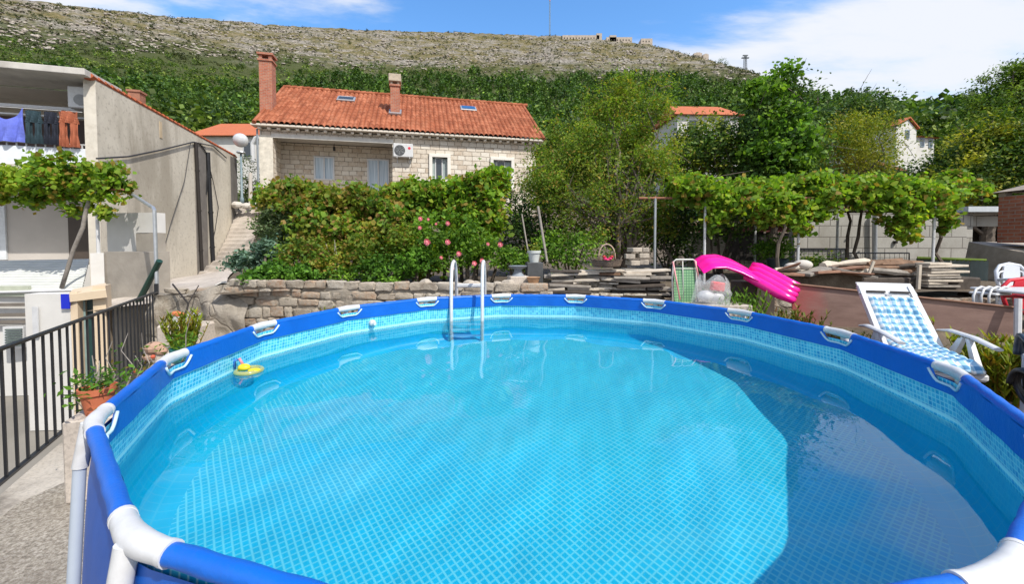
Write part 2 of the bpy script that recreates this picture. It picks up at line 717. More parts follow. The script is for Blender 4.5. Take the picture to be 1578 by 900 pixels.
SK_PX = np.array([-700, -200, 0, 100, 250, 400, 550, 700, 800, 850, 900, 1000, 1050, 1100, 1150, 1200, 1250, 1350, 1440, 1600, 2000, 2800], float)
SK_PY = np.array([-10, -4, 2, 12, 28, 40, 50, 54, 58, 58, 63, 74, 86, 99, 113, 131, 153, 164, 176, 192, 220, 265], float)
SK_D = np.array([700, 700, 700, 700, 700, 700, 700, 700, 700, 690, 680, 660, 640, 610, 560, 500, 450, 380, 330, 300, 300, 300], float)
SK_AZ = np.arctan((SK_PX - 789) / 631.5)
SK_S = (374 - SK_PY) / 631.5 * np.cos(SK_AZ)     # tangent of the skyline's elevation along the ray


def terr_h(x, y):
    x, y = np.asarray(x, float), np.asarray(y, float)
    r = np.hypot(x, y)
    az = np.arctan2(x, np.maximum(y, 1e-6))
    S_ = np.interp(az, SK_AZ, SK_S)
    D = np.interp(az, SK_AZ, SK_D)
    q = r / D
    e = S_ * np.clip(q, 0, 1) ** 0.52
    h = 1.9 + r * e
    h = np.where(q > 1, 1.9 + D * S_ - (q - 1) * D * 0.25 - 40 * np.clip(q - 1, 0, 9) ** 2 * 2, h)
    # unevenness, growing with distance
    w = smooth(60, 250, r) * (1 - 0.7 * smooth(0.9, 1.0, q))
    h = h + w * (3.5 * np.sin(x / 37 + 1.3 * np.sin(y / 53)) * np.sin(y / 41 + x / 90) + 1.5 * np.sin(x / 13 + y / 17) * np.sin(y / 11 - x / 29))
    led = (h + 9 * np.sin(x / 130 + 0.7) * np.sin(y / 95) + 3 * np.sin(x / 31 + y / 47)) / 13.0
    fr = led - np.floor(led)
    h = h + smooth(200, 380, r) * (1 - smooth(0.93, 1.0, q)) * 3.6 * (np.where(fr < 0.72, fr / 0.72, (1 - fr) / 0.28) - 0.5)
    return h


def gz(x, y):
    """height of the garden ground"""
    x, y = np.asarray(x, float), np.asarray(y, float)
    t = smooth(13.0, 24.0, y) ** 1.2
    top = terr_h(x, np.maximum(y, 21.0)) - 0.1
    base = 1.12 - 0.35 * smooth(-5.0, -8.0, x) * smooth(13, 9, y)
    return base + (top - base) * t


def garden_z(x, y):
    return float(gz(x, y))


def rock_mat():
    t = NT('hillside')
    pos = t.n('ShaderNodeNewGeometry').outputs['Position']
    n1 = t.noise(0.045, 6, 0.65, vec=pos, sc=(1, 1, 2.6), dist=0.4)
    n2 = t.noise(0.30, 6, 0.72, vec=pos, sc=(1, 1, 1.6))
    n3 = t.noise(0.013, 4, 0.6, vec=pos, sc=(1, 1, 3.5))
    grass = t.ramp(n2, [(0.32, (0.055, 0.075, 0.025)), (0.5, (0.14, 0.12, 0.055)), (0.66, (0.25, 0.195, 0.11))])
    rock = t.ramp(n2, [(0.3, (0.07, 0.065, 0.055)), (0.5, (0.22, 0.20, 0.17)), (0.68, (0.40, 0.375, 0.335))])
    c = t.mix(t.ramp(t.math('ADD', t.math('MULTIPLY', n1, 0.6), t.math('MULTIPLY', n3, 0.5)), [(0.51, 0.0), (0.62, 1.0)]), grass, rock)
    # greener low down
    sp = t.n('ShaderNodeSeparateXYZ')
    t.l(pos, sp.inputs[0])
    zz = t.math('ADD', sp.outputs[2], t.math('MULTIPLY', t.math('SUBTRACT', n3, 0.5), 150.0))
    c = t.mix(t.ramp(t.math('DIVIDE', zz, 400.0), [(0.42, 1.0), (0.60, 0.0)]), c, t.mix(n2, (0.03, 0.05, 0.014), (0.10, 0.105, 0.045)))
    t.base(c)
    t.rough(0.95)
    t.p.inputs['Specular IOR Level'].default_value = 0.1
    t.normal(t.bump(n2, 0.9, 1.6))
    return t.m


def build_hill():
    az = np.linspace(math.radians(-72), math.radians(72), 300)
    rr = np.concatenate([np.linspace(23.5, 60, 16)[:-1], np.geomspace(60, 900, 150)])
    A, R = np.meshgrid(az, rr)
    X, Y = np.sin(A) * R, np.cos(A) * R
    D = np.interp(A, SK_AZ, SK_D)
    Z = terr_h(X, Y)
    jag = RNG.normal(0, 1, Z.shape) * 0.7 * smooth(150, 400, R)
    Z = Z + jag
    V = np.stack([X, Y, Z], -1).reshape(-1, 3)
    n = len(az)
    i, j = np.meshgrid(np.arange(n - 1), np.arange(len(rr) - 1))
    a = (j * n + i).ravel()
    Fq = np.stack([a, a + 1, a + n + 1, a + n], 1)
    tag(link('hillside', np_mesh('hillside', V, [Fq], True), rock_mat()), kind='structure')


build_hill()

# flat ground to the horizon all round (lower street level)
t = NT('street_ground')
t.base(t.ramp(t.noise(0.4, 6), [(0.3, (0.16, 0.15, 0.13)), (0.7, (0.26, 0.24, 0.21))]))
t.rough(0.9)
mb = MB()
N_ = 64
mb.v = [(0, 0, -1.1)] + [(math.cos(2 * PI * i / N_) * 2500, math.sin(2 * PI * i / N_) * 2500, -1.1) for i in range(N_)]
mb.f = [(0, 1 + i, 1 + (i + 1) % N_) for i in range(N_)]
tag(mb.build('ground', t.m, recalc=False), kind='structure')


def concrete_mat(name, a, b, stain=(0.10, 0.09, 0.08), amt=0.5, sc=1.3, bump=0.35, pale=None):
    t = NT(name)
    n = t.noise(sc, 7, 0.62)
    c = t.ramp(n, [(0.32, a), (0.68, b)])
    c = t.mix(t.math('MULTIPLY', t.ramp(t.noise(sc * 0.5, 8, 0.7, dist=0.6), [(0.48, 0.0), (0.64, 1.0)]), amt), c, stain)
    if pale:
        c = t.mix(t.math('MULTIPLY', t.ramp(t.noise(sc * 1.7, 6, 0.7, dist=0.3), [(0.55, 0.0), (0.62, 1.0)]), 0.6), c, pale)
    c = t.mix(t.ramp(t.noise(38, 4, 0.7), [(0.38, 0.25), (0.52, 0.0)]), c, (0.06, 0.055, 0.05))
    t.base(c)
    t.rough(0.88)
    t.normal(t.bump(t.noise(26, 6, 0.7), bump, 0.012))
    return t.m


# patio round the pool: pale worn concrete
m_patio = concrete_mat('patio_concrete', (0.33, 0.29, 0.24), (0.54, 0.49, 0.42), (0.10, 0.085, 0.07), 0.85, 1.1, 0.6, (0.60, 0.55, 0.48))
mb = MB()
edge = [(-2.0, -3.5), (9, -3.5), (9, 6.3), (-5.75, 6.9), (-5.80, 6.72), (-3.93, 3.19), (-2.2, -0.03)]
mb.v = [(x, y, 0.0) for x, y in edge] + [(x, y, -1.08) for x, y in edge]
k = len(edge)
mb.f = [tuple(range(k))] + [(i, i + k, (i + 1) % k + k, (i + 1) % k) for i in range(k)]
tag(mb.build('patio', m_patio, off=(0, 0, 0)), kind='structure')

mb = MB()
gp_ = [(-3.62, 3.45), (-3.52, 3.15), (-3.57, 2.9), (-3.40, 2.5), (-3.34, 2.05), (-3.05, 1.5), (-2.75, 0.8), (-2.35, 0.3), (-1.9, -0.4), (-1.0, -0.6), (0.2, 2.9), (-1.9, 4.2), (-2.6, 3.9), (-3.2, 3.6)]
mb.v = [(x, y, 0.004) for x, y in gp_]
mb.f = [tuple(range(len(gp_)))]
t = NT('worn_gravel')
c = t.ramp(t.noise(45, 5, 0.8), [(0.32, (0.14, 0.12, 0.095)), (0.5, (0.42, 0.37, 0.30)), (0.64, (0.66, 0.61, 0.53))])
c = t.mix(t.ramp(t.noise(2.2, 6, 0.7), [(0.45, 0.0), (0.62, 0.5)]), c, (0.20, 0.165, 0.13))
t.base(c)
t.rough(0.95)
t.normal(t.bump(t.noise(60, 5, 0.8), 1.0, 0.02))
tag(mb.build('gravel_ground', t.m, off=(0, 0, 0)), kind='structure')

# garden soil on the terraces
t = NT('garden_soil')
n = t.noise(2.5, 7, 0.7)
t.base(t.ramp(n, [(0.3, (0.055, 0.042, 0.028)), (0.55, (0.13, 0.10, 0.07)), (0.75, (0.23, 0.19, 0.14))]))
t.rough(0.95)
t.normal(t.bump(t.noise(9, 6, 0.7), 0.8, 0.05))
m_soil = t.m


def gfun(x0, x1, y0, y1):
    def f(u, v):
        x, y = x0 + (x1 - x0) * u, y0 + (y1 - y0) * v
        # keep left of the terrace clear for the stair path
        return (x, y, garden_z(x, y) + 0.03 * math.sin(x * 3.1 + y) * math.sin(y * 2.3))
    return f


mb = MB()
mb.grid(gfun(-4.6, 40, 6.25, 30.0), 120, 70)
def gleft(u, v):
    y = 6.9 + (30 - 6.9) * v
    xl = float(np.interp(y, [6.6, 7.2, 8.6, 10.5, 13.0, 15.0, 17.0, 18.0, 18.9, 20, 30], [-4.95, -5.1, -6.0, -7.3, -8.7, -9.6, -10.55, -11.1, -11.6, -13, -28]))
    x = xl + (-4.6 - xl) * u
    zr = float(np.interp(y, [6.6, 7.2, 8.6, 10.5, 13.0, 15.0, 17.0, 18.0, 18.9, 20, 30], [1.06, 1.08, 1.05, 1.0, 1.1, 1.55, 2.5, 3.15, 3.6, 3.9, 5.0])) - 0.05
    return (x, y, zr * (1 - u) + garden_z(-4.6, y) * u)
mb.grid(gleft, 14, 60)
tag(mb.build('garden_ground', m_soil, off=(0, 0, 0)), kind='structure')
mb = MB()
LOW = 0.50
def lowf(u, v):
    y = -3.0 + 9.3 * v
    c = PC.x + math.sqrt(max(0.0, 2.42 ** 2 - (y - PC.y) ** 2)) if abs(y - PC.y) < 2.42 else 0.9
    x0 = max(c, 1.6 if y > 2 else 1.4)
    return (x0 + (16 - x0) * u ** 1.6, y, LOW + 0.34 * float(smooth(3.9, 4.7, y)) + 0.02 * math.sin(x0 * 9 * u + y * 3))
mb.grid(lowf, 40, 40)
tag(mb.build('garden_path', m_soil, off=(0, 0, 0)), kind='structure')

# ------------------------------------------------------------------ rubble retaining wall behind the pool
def stone_mat(name, pal, mortar, scale, mfrac=0.06, rnd=1.0, squash=(1, 1, 1), bump=0.6):
    t = NT(name)
    mp = t.n('ShaderNodeMapping')
    mp.inputs['Scale'].default_value = squash
    wob = t.n('ShaderNodeTexNoise')
    wob.inputs['Scale'].default_value = 3.0
    t.l(t.co.outputs['Object'], wob.inputs['Vector'])
    addv = t.n('ShaderNodeVectorMath', operation='MULTIPLY_ADD')
    t.l(wob.outputs['Color'], addv.inputs[0])
    addv.inputs[1].default_value = (0.3, 0.3, 0.3)
    t.l(t.co.outputs['Object'], addv.inputs[2])
    t.l(addv.outputs[0], mp.inputs[0])
    v1 = t.n('ShaderNodeTexVoronoi', feature='F1')
    v2 = t.n('ShaderNodeTexVoronoi', feature='DISTANCE_TO_EDGE')
    for v in (v1, v2):
        v.inputs['Scale'].default_value = scale
        v.inputs['Randomness'].default_value = rnd
        t.l(mp.outputs[0], v.inputs['Vector'])
    sp = t.n('ShaderNodeSeparateColor')
    t.l(v1.outputs['Color'], sp.inputs[0])
    k = len(pal)
    c = t.ramp(sp.outputs[0], [(i / k, p) for i, p in enumerate(pal)], 'CONSTANT')
    c = t.mix(t.ramp(t.noise(11, 6, 0.7), [(0.42, 0.0), (0.62, 0.8)]), c, (0.40, 0.36, 0.30))
    c = t.mix(t.ramp(t.noise(5, 6, 0.7), [(0.55, 0.0), (0.72, 0.6)]), c, (0.10, 0.085, 0.065))
    e = t.ramp(v2.outputs['Distance'], [(0.0, 0.0), (mfrac, 1.0)])
    t.base(t.mix(e, mortar, c))
    t.rough(0.92)
    h = t.math('ADD', t.math('MULTIPLY', e, 0.6), t.math('MULTIPLY', t.noise(10, 8, 0.75), 1.3))
    t.normal(t.bump(h, bump, 0.05))
    return t.m


m_rubble = stone_mat('rubble_stone', [(0.36, 0.30, 0.24), (0.31, 0.20, 0.13), (0.40, 0.35, 0.29), (0.25, 0.20, 0.15), (0.36, 0.235, 0.15)],
                     (0.33, 0.285, 0.23), 3.4, 0.10, 1.0, (1, 1, 1.35), 1.0)


def rough_wall(name, path, z0, ztop, thick, m, label, cat, amp=0.05, n=60, nz=14, parent=None):
    """wall along a path; both faces and the top uneven"""
    P_ = [Vector((p[0], p[1], 0)) for p in path]
    L = [0]
    for a, b in zip(P_, P_[1:]):
        L.append(L[-1] + (b - a).length)
    def pos(s):
        d = s * L[-1]
        for i in range(len(P_) - 1):
            if d <= L[i + 1] + 1e-6:
                f = (d - L[i]) / (L[i + 1] - L[i])
                t_ = (P_[i + 1] - P_[i]).normalized()
                return P_[i].lerp(P_[i + 1], f), t_
    mb = MB()
    ring = []
    for i in range(n + 1):
        s = i / n
        p, t_ = pos(s)
        nrm = Vector((t_.y, -t_.x, 0))
        zt = ztop(s)
        col = []
        for j in range(nz + 1):
            z = z0 + (zt - z0) * j / nz
            q = Vector((p.x * 2.3, p.y * 2.3, z * 3.0))
            d = noise.noise(q) * amp + noise.noise(q * 2.7) * amp * 0.5
            pt = p + nrm * (d + 0.02 * (nz - j) / nz)
            dz = (noise.noise(q * 1.7) * amp * 0.8 if j == nz else 0)
            col.append((pt.x, pt.y, z + dz))
        for f in (0.33, 0.66, 1.0):
            pt = p - nrm * thick * f
            dz = noise.noise(Vector((pt.x * 3, pt.y * 3, 1))) * amp * (1 if f < 1 else 0.6)
            col.append((pt.x, pt.y, zt + dz))
        pt = p - nrm * thick
        col.append((pt.x, pt.y, z0))
        ring.append(col)
    k = len(ring[0])
    for c in ring:
        mb.v += c
    for i in range(n):
        for j in range(k - 1):
            mb.f.append((i * k + j, (i + 1) * k + j, (i + 1) * k + j + 1, i * k + j + 1))
    mb.f.append(tuple(range(k)))
    mb.f.append(tuple(n * k + j for j in range(k - 1, -1, -1)))
    o = mb.build(name, m, parent)
    if parent is None:
        tag(o, label, cat)
    return o


m_mortar = concrete_mat('lime_mortar', (0.28, 0.24, 0.19), (0.42, 0.37, 0.30), (0.15, 0.12, 0.09), 0.6, 3.0, 0.8)
t = NT('field_stone')
g_ = t.n('ShaderNodeNewGeometry')
c = t.ramp(g_.outputs['Random Per Island'], [(0.0, (0.42, 0.36, 0.29)), (0.2, (0.33, 0.21, 0.14)), (0.38, (0.46, 0.41, 0.35)), (0.55, (0.28, 0.23, 0.18)), (0.7, (0.40, 0.27, 0.18)), (0.85, (0.50, 0.46, 0.40))], 'CONSTANT')
c = t.mix(t.ramp(t.noise(12, 7, 0.75), [(0.38, 0.0), (0.56, 0.85)]), c, (0.42, 0.37, 0.30))
c = t.mix(t.ramp(t.noise(6, 7, 0.75), [(0.55, 0.0), (0.66, 0.7)]), c, (0.12, 0.10, 0.075))
t.base(c)
t.rough(0.95)
t.normal(t.bump(t.noise(22, 8, 0.75), 0.9, 0.03))
m_field = t.m


def facing(path, z0, ztop, parent, seed):
    """irregular stones standing a little out of the mortar"""
    rng = np.random.default_rng(seed)
    P_ = [Vector((p[0], p[1], 0)) for p in path]
    L = [0]
    for a, b in zip(P_, P_[1:]):
        L.append(L[-1] + (b - a).length)
    q = MB()
    z = z0
    while z < 1.30:
        rh = rng.uniform(0.10, 0.19)
        d = rng.uniform(0, 0.2)
        while d < L[-1] - 0.05:
            w = rng.uniform(0.12, 0.42)
            m = min(d + w / 2, L[-1] - 1e-3)
            i = max(k for k in range(len(L) - 1) if L[k] <= m)
            f = (m - L[i]) / (L[i + 1] - L[i])
            c_ = P_[i].lerp(P_[i + 1], f)
            t_ = (P_[i + 1] - P_[i]).normalized()
            n_ = Vector((t_.y, -t_.x, 0))
            zt = ztop(m / L[-1])
            hh = min(rh * rng.uniform(0.7, 1.1), zt + 0.03 - z)
            if hh > 0.05 and rng.random() < 0.93:
                cz = z + rh / 2 + rng.uniform(-.015, .015)
                b0 = len(q.v)
                q.ball((0, 0, 0), 1.0, 16, 12)
                ph = rng.uniform(0, 99)
                for k in range(b0, len(q.v)):
                    v = Vector(q.v[k])
                    e = 0.32
                    v = Vector([math.copysign(abs(a) ** e, a) for a in v])
                    v *= 1 + 0.28 * noise.noise(v * 1.3 + Vector((ph, 0, 0))) + 0.14 * noise.noise(v * 3.1 + Vector((ph, 5, 0)))
                    wp = c_ + t_ * (v.x * w * 0.5) + Vector((0, 0, cz + v.z * hh * 0.5)) + n_ * (v.y * 0.047 - 0.014)
                    wp += n_ * 0.012 * noise.noise(wp * 14)
                    q.v[k] = tuple(wp)
            d += w + rng.uniform(0.0, 0.03)
        z += rh + 0.008
    return q.build('stones', m_field, parent, smooth=True, recalc=False, auto=45)


W0 = [(-5.72, 6.72), (-5.0, 6.62), (-3.6, 6.35), (-2.2, 6.05), (-0.9, 5.95), (0.5, 5.95)]
sw_ = thing('stone_wall', 'weathered rubble stone retaining wall behind the pool, below the hedge', 'stone wall', (-2.6, 6.2, 0.0))
rough_wall('core', W0, -0.02,
           lambda s: 1.02 + 0.22 * min(1, s * 5) - 0.0 * s, 0.5, m_mortar, None, None, 0.05, 110, 16, parent=sw_)
facing(W0, 0.45, lambda s: 1.06 + 0.20 * min(1, s * 5), sw_, 3)
W1 = [(0.52, 5.98), (2.4, 6.1), (3.7, 6.12), (16, 6.3)]
m_rubble_far = m_rubble
rough_wall('stone_wall', W1, -0.02, lambda s: 1.04, 0.3, m_rubble,
           'low stone wall under the stacked timber, right of the hedge', 'stone wall', 0.05, 90, 10)

# side wall that holds the low garden on the right beside the pool: hidden under the rim
# ------------------------------------------------------------------ stair path up along the grey house
m_path = concrete_mat('path_concrete', (0.44, 0.39, 0.34), (0.60, 0.54, 0.48), (0.26, 0.22, 0.19), 0.5, 1.2, 0.3)
LY = [6.6, 8.0, 10.0, 12.0, 14.5, 16.1, 17.3, 18.2, 18.9, 24]
LX = [-7.4, -8.3, -9.75, -10.56, -11.26, -11.71, -12.04, -12.3, -12.5, -14.5]
LZ = [0.70, 0.74, 0.72, 0.72, 0.72, 1.25, 2.15, 3.05, 3.6, 4.3]
RY = [6.6, 7.2, 8.6, 10.5, 13.0, 15.0, 17.0, 18.0, 18.9, 24]
RX = [-4.95, -5.1, -6.0, -7.3, -8.7, -9.6, -10.55, -11.1, -11.6, -13.5]
RZ = [1.06, 1.08, 1.05, 1.0, 1.1, 1.55, 2.5, 3.15, 3.6, 4.3]
mb = MB()
NS = 72
def pathf(u, v):
    s = v * (len(LY) - 1)
    i = min(int(s), len(LY) - 2)
    f = s - i
    a = Vector((LX[i], LY[i], LZ[i])).lerp(Vector((LX[i + 1], LY[i + 1], LZ[i + 1])), f)
    b = Vector((RX[i], RY[i], RZ[i])).lerp(Vector((RX[i + 1], RY[i + 1], RZ[i + 1])), f)
    p = a.lerp(b, u)
    if s > 4:
        st = 0.17
        fr = (p.z / st) % 1.0
        p.z = (math.floor(p.z / st) + max(0.0, (fr - 0.6) / 0.4)) * st
    else:
        p.z += 0.05 * noise.noise(Vector((p.x * 1.6, p.y * 1.6, 0)))
    return tuple(p)
mb.grid(pathf, 14, 260)
tag(mb.build('stair_path', m_path, off=(0, 0, 0)), kind='structure')
# rock and old mortar at the near end of the path, between fence and wall
mb = MB()
def rockf(u, v):
    x = -5.85 + 1.7 * u
    y = 6.62 - 0.25 * (1 - v) - 0.12 * u
    z = -0.02 + v * (1.06 + 0.18 * math.exp(-((u - 0.75) / 0.22) ** 2))
    q = Vector((x * 2.2, 3, z * 2.2))
    return (x, y - noise.noise(q) * 0.14 - noise.noise(q * 2.6) * 0.06 - 0.14 * math.exp(-((u - .75) / .2) ** 2 - ((v - .8) / .25) ** 2), z)
mb.grid(rockf, 44, 30)
b0 = len(mb.v)
def rtop(u, v):
    x, y, z = rockf(u, 1.0)
    return (x - 0.45 * v, y + 0.75 * v, z - 0.05 * v + 0.04 * noise.noise(Vector((x * 4, v * 3, 0))))
mb.grid(rtop, 44, 8)
m_rock = stone_mat('old_rock', [(0.33, 0.29, 0.24), (0.27, 0.23, 0.18), (0.36, 0.32, 0.27)], (0.32, 0.28, 0.23), 1.5, 0.03, 1.0, (1, 1, 1), 0.9)
o = mb.build('rock_outcrop', m_rock, smooth=True)
tag(o, 'rough bulging rock and mortar bank between the black fence and the stone wall', 'rock')
# step block with the bowls
mb = MB().box((-4.93, 6.18, 0.33), (0.62, 0.40, 0.68), 0.05, 0.03)
o = mb.build('concrete_block', m_path)
tag(o, 'squat concrete block carrying the white bowl, against the rock bank', 'concrete block')

# ------------------------------------------------------------------ parapet edge behind camera side: right low wall (kept out of view)

# ================================================================== GREY HOUSE ON THE LEFT
m_render = NT('grey_render')
t = m_render
n = t.noise(1.4, 6, 0.6)
c = t.ramp(n, [(0.3, (0.52, 0.475, 0.395)), (0.7, (0.62, 0.575, 0.485))])
c = t.mix(t.math('MULTIPLY', t.ramp(t.noise(0.55, 8, 0.68, sc=(1, 1, 0.28), dist=0.3), [(0.48, 0.0), (0.62, 1.0)]), 0.65), c, (0.27, 0.235, 0.18))
c = t.mix(t.ramp(t.noise(9, 6, 0.7), [(0.54, 0.0), (0.64, 0.5)]), c, (0.26, 0.225, 0.18))
t.base(c)
t.rough(0.9)
t.normal(t.bump(t.noise(45, 5, 0.7), 0.3, 0.01))
m_render = t.m
m_white_wall = mat('white_render', (0.60, 0.59, 0.57), 0.85, var=0.07, scale=2, bump=0.15, dirt=(0.42, 0.38, 0.32), dirt_amt=0.35)
m_pale = mat('pale_render', (0.50, 0.47, 0.43), 0.85, var=0.08, scale=1.5, bump=0.15, dirt=(0.28, 0.25, 0.21), dirt_amt=0.4)
m_tilecop = mat('terracotta', (0.40, 0.105, 0.04), 0.8, var=0.25, scale=9, bump=0.3, dirt=(0.14, 0.08, 0.05), dirt_amt=0.5)
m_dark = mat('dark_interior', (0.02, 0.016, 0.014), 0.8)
m_steel = mat('galvanised', (0.42, 0.44, 0.46), 0.45, metal=0.6, var=0.12, scale=10)
m_black = mat('black_paint', (0.012, 0.013, 0.016), 0.4, var=0.2)
m_cable = mat('black_cable', (0.02, 0.02, 0.022), 0.55)
t = NT('window_glass')
t.base((0.03, 0.04, 0.05))
t.rough(0.06)
t.p.inputs['Specular IOR Level'].default_value = 0.9
m_glass = t.m
t = NT('pale_curtain')
t.base(t.ramp(t.noise(7, 2, 0.5, sc=(4, 4, 0.1)), [(0.35, (0.30, 0.40, 0.50)), (0.7, (0.62, 0.70, 0.76))]))
t.rough(0.25)
m_curt = t.m

ROT_L = math.atan2(0.2696, 0.963)        # facade runs left (and slightly nearer); local -x runs along it
gh = thing('grey_house', 'grey rendered house with laundry on its balcony and a bare side wall', 'house', (-10.02, 10.0, -1.1), ROT_L)
H0 = 1.1                                 # local z of world 0
def L(z):
    return z + H0
# local axes: x to the right along the facade (negative = left), y into the house
side = MB()
# side wall with sloping foot hidden; thickness .22
side.hexa([(-0.24, 0, 0), (0, 0, 0), (0, 8.97, 0), (-0.24, 8.97, 0), (-0.24, 0, L(5.80)), (0, 0, L(5.80)), (0, 8.97, L(5.74)), (-0.24, 8.97, L(5.74))])
side.build('side_wall', m_render, gh, local=True)
MB().box((-0.12, 0.105, L(2.2)), (0.238, 0.22, 7.0)).build('corner_pillar', mat('corner_plaster', (0.60, 0.56, 0.49), 0.85, var=0.08, dirt=(0.35, 0.3, 0.24)), gh, local=True).location = (0.0, -0.004, 0)
# tile coping along the verge
cp = MB()
for i in range(38):
    y = -0.12 + i * 0.24
    cp.tube([(-0.10, y, L(5.86) - 0.0018 * i), (-0.10, y + 0.30, L(5.825) - 0.0018 * i)], [0.135, 0.115], 8, flat=0.55)
cp.build('verge_tiles', m_tilecop, gh, local=True)
MB().box((-3.12, 0.35, L(5.875)), (6.2, 1.35, 0.15), bev=0.01).build('roof_slab', mat('slab_concrete', (0.50, 0.48, 0.45), 0.85, var=0.12, scale=4, bump=0.2, dirt=(0.22, 0.2, 0.17)), gh, local=True)
MB().box((-3.25, 5.6, L(5.75)), (6.0, 6.7, 0.12)).build('roof', m_tilecop, gh, local=True)
MB().box((-3.25, 2.2, L(4.23)), (6.0, 0.2, 3.1)).build('back_wall', mat('balcony_wall', (0.40, 0.36, 0.30), 0.85), gh, local=True)
MB().box((-3.25, 1.56, L(5.782)), (6.0, 1.06, 0.03)).build('ceiling', m_pale, gh, local=True)
MB().box((-3.25, 1.05, L(3.62)), (6.0, 2.1, 0.2)).build('balcony_floor', m_pale, gh, local=True)
MB().box((-3.25, 0.06, L(3.92)), (6.0, 0.06, 0.46), bev=0.01).build('balcony_panel', mat('blueish_white_panel', (0.66, 0.70, 0.76), 0.6, var=0.05), gh, local=True)
rl = MB()
rl.tube([(-6.2, 0.04, L(4.24)), (-0.26, 0.04, L(4.24))], 0.018, 6)
for i in range(34):
    rl.box((-6.1 + i * 0.175, 0.04, L(4.19)), (0.025, 0.02, 0.08))
rl.build('balcony_rail', m_white_pl, gh, local=True)
MB().box((-3.2, 2.08, L(4.55)), (4.9, 0.05, 1.5)).build('dark_glazing', mat('brown_glazing', (0.05, 0.018, 0.012), 0.4, var=0.5, scale=2), gh, local=True)
MB().box((-0.48, 2.05, L(4.5)), (0.45, 0.06, 1.6)).build('door_frame', mat('blue_grey_frame', (0.35, 0.39, 0.44), 0.5), gh, local=True)
fr = MB()
fr.box((-3.2, 0.55, L(5.20)), (5.9, 0.08, 0.07)).box((-3.2, 0.55, L(5.0)), (5.9, 0.05, 0.035))
fr.build('awning_rail', m_white_pl, gh, local=True)
w_ = MB().box((-0.47, 0.35, L(5.42)), (0.42, 0.30, 0.52), bev=0.02)
ac = w_.build('wall_box', m_white_pl, gh, local=True)
MB().lathe([(0.13, 0), (0.13, 0.012), (0.02, 0.02)], (-0.42, 0.19, L(5.36)), 18, Matrix.Rotation(PI / 2, 3, 'X')).build('fan_grille', mat('mid_grey', (0.25, 0.26, 0.27), 0.5), ac, local=True)
# ground floor
MB().box((-3.25, 1.5, L(2.55)), (6.0, 0.2, 2.3)).build('lower_wall', mat('grey_lilac_render', (0.44, 0.41, 0.38), 0.85, var=0.06, scale=2), gh, local=True)
MB().box((-1.05, 1.385, L(2.1)), (0.85, 0.03, 1.35)).build('doorway', mat('dark_opening', (0.06, 0.045, 0.035), 0.6), gh, local=True)  # flat dark panel, the shade of the open doorway put into its colour
gw = MB()
gw.box((-3.75, 1.37, L(2.15)), (2.0, 0.05, 1.4))
gwo = gw.build('window', mat('window_frame_white', (0.60, 0.63, 0.66), 0.5), gh, local=True)
MB().box((-3.32, 1.335, L(2.15)), (0.85, 0.02, 1.24)).build('pane', m_curt, gwo, local=True)
MB().box((-4.25, 1.335, L(2.15)), (0.85, 0.02, 1.24)).build('pane', m_curt, gwo, local=True)
MB().box((-3.25, 0.95, L(0.15)), (6.0, 1.3, 2.3)).build('terrace_base', m_white_wall, gh, local=True)
# dark drain pipes on the side wall
def side_pt(px, py):
    """point on the side wall plane, local"""
    u = (px - 789) / 631.5
    ox, oy = -10.02, 10.0
    dx, dy = -0.2696, 0.963
    s = (u * oy - ox) / (dx - u * dy)
    Y = oy + dy * s
    return s, 1.888 + (374 - py) / 631.5 * Y
for (px, py0, py1, r, mm) in ((303, 221, 425, 0.06, m_dark), (321, 236, 415, 0.075, m_black)):
    s0, z0 = side_pt(px, py0)
    s1, z1 = side_pt(px + 4, py1)
    q = MB()
    q.tube([(0.07, s0, L(z0)), (0.07, s0, L(z0) - 0.3), (0.07, (s0 + s1) / 2, L((z0 + z1) / 2)), (0.07, s1, L(max(z1, 0.7)))], r, 8)
    for k_ in (0.2, 0.5, 0.8):
        q.tube([(0.07, s0 + (s1 - s0) * k_, L(z0 + (z1 - z0) * k_)), (0.07, s0 + (s1 - s0) * k_, L(z0 + (z1 - z0) * k_) - 0.06)], r * 1.25, 8)
    q.build('drain_pipe', mm, gh, local=True)
# stain grey band between the pipes
s0, _ = side_pt(303, 250)
s1, _ = side_pt(320, 250)
MB().box((0.012, (s0 + s1) / 2, L(3.0)), (0.02, (s1 - s0), 5.0)).build('cement_strip', mat('dark_cement', (0.17, 0.155, 0.14), 0.9, var=0.2, scale=3), gh, local=True)
sx, _ = side_pt(357, 300)
MB().box((0.012, 8.6, L(3.2)), (0.02, 0.72, 4.9)).build('dark_edge', mat('darker_cement', (0.14, 0.13, 0.12), 0.9, var=0.2, scale=3), gh, local=True)  # darker strip down the far end of the side wall
sx, _ = side_pt(253, 200)
MB().box((0.004, sx, L(5.35)), (0.02, 0.13, 0.5)).build('rust_streak', mat('rust_stained_render', (0.50, 0.40, 0.27), 0.9, var=0.15, scale=3), gh, local=True)
cb = MB()
a = [side_pt(*p) for p in ((150, 245), (200, 242), (250, 232), (300, 220), (330, 226), (350, 244))]
cb.tube([(0.05, s, L(z)) for s, z in a], 0.022, 6)
a = [side_pt(*p) for p in ((296, 222), (285, 280), (262, 345), (246, 398))]
cb.tube([(0.04, s, L(z)) for s, z in a], 0.011, 5)
a = [side_pt(*p) for p in ((322, 250), (330, 285), (336, 320), (330, 355), (322, 385))]
cb.tube([(0.05, s, L(z)) for s, z in a], 0.014, 5)
a = [side_pt(*p) for p in ((310, 222), (322, 240), (318, 300))]
cb.tube([(0.05, s, L(z)) for s, z in a], 0.02, 5)
cb.build('cables', m_cable, gh, local=True)
sc, zc_ = side_pt(243, 170)
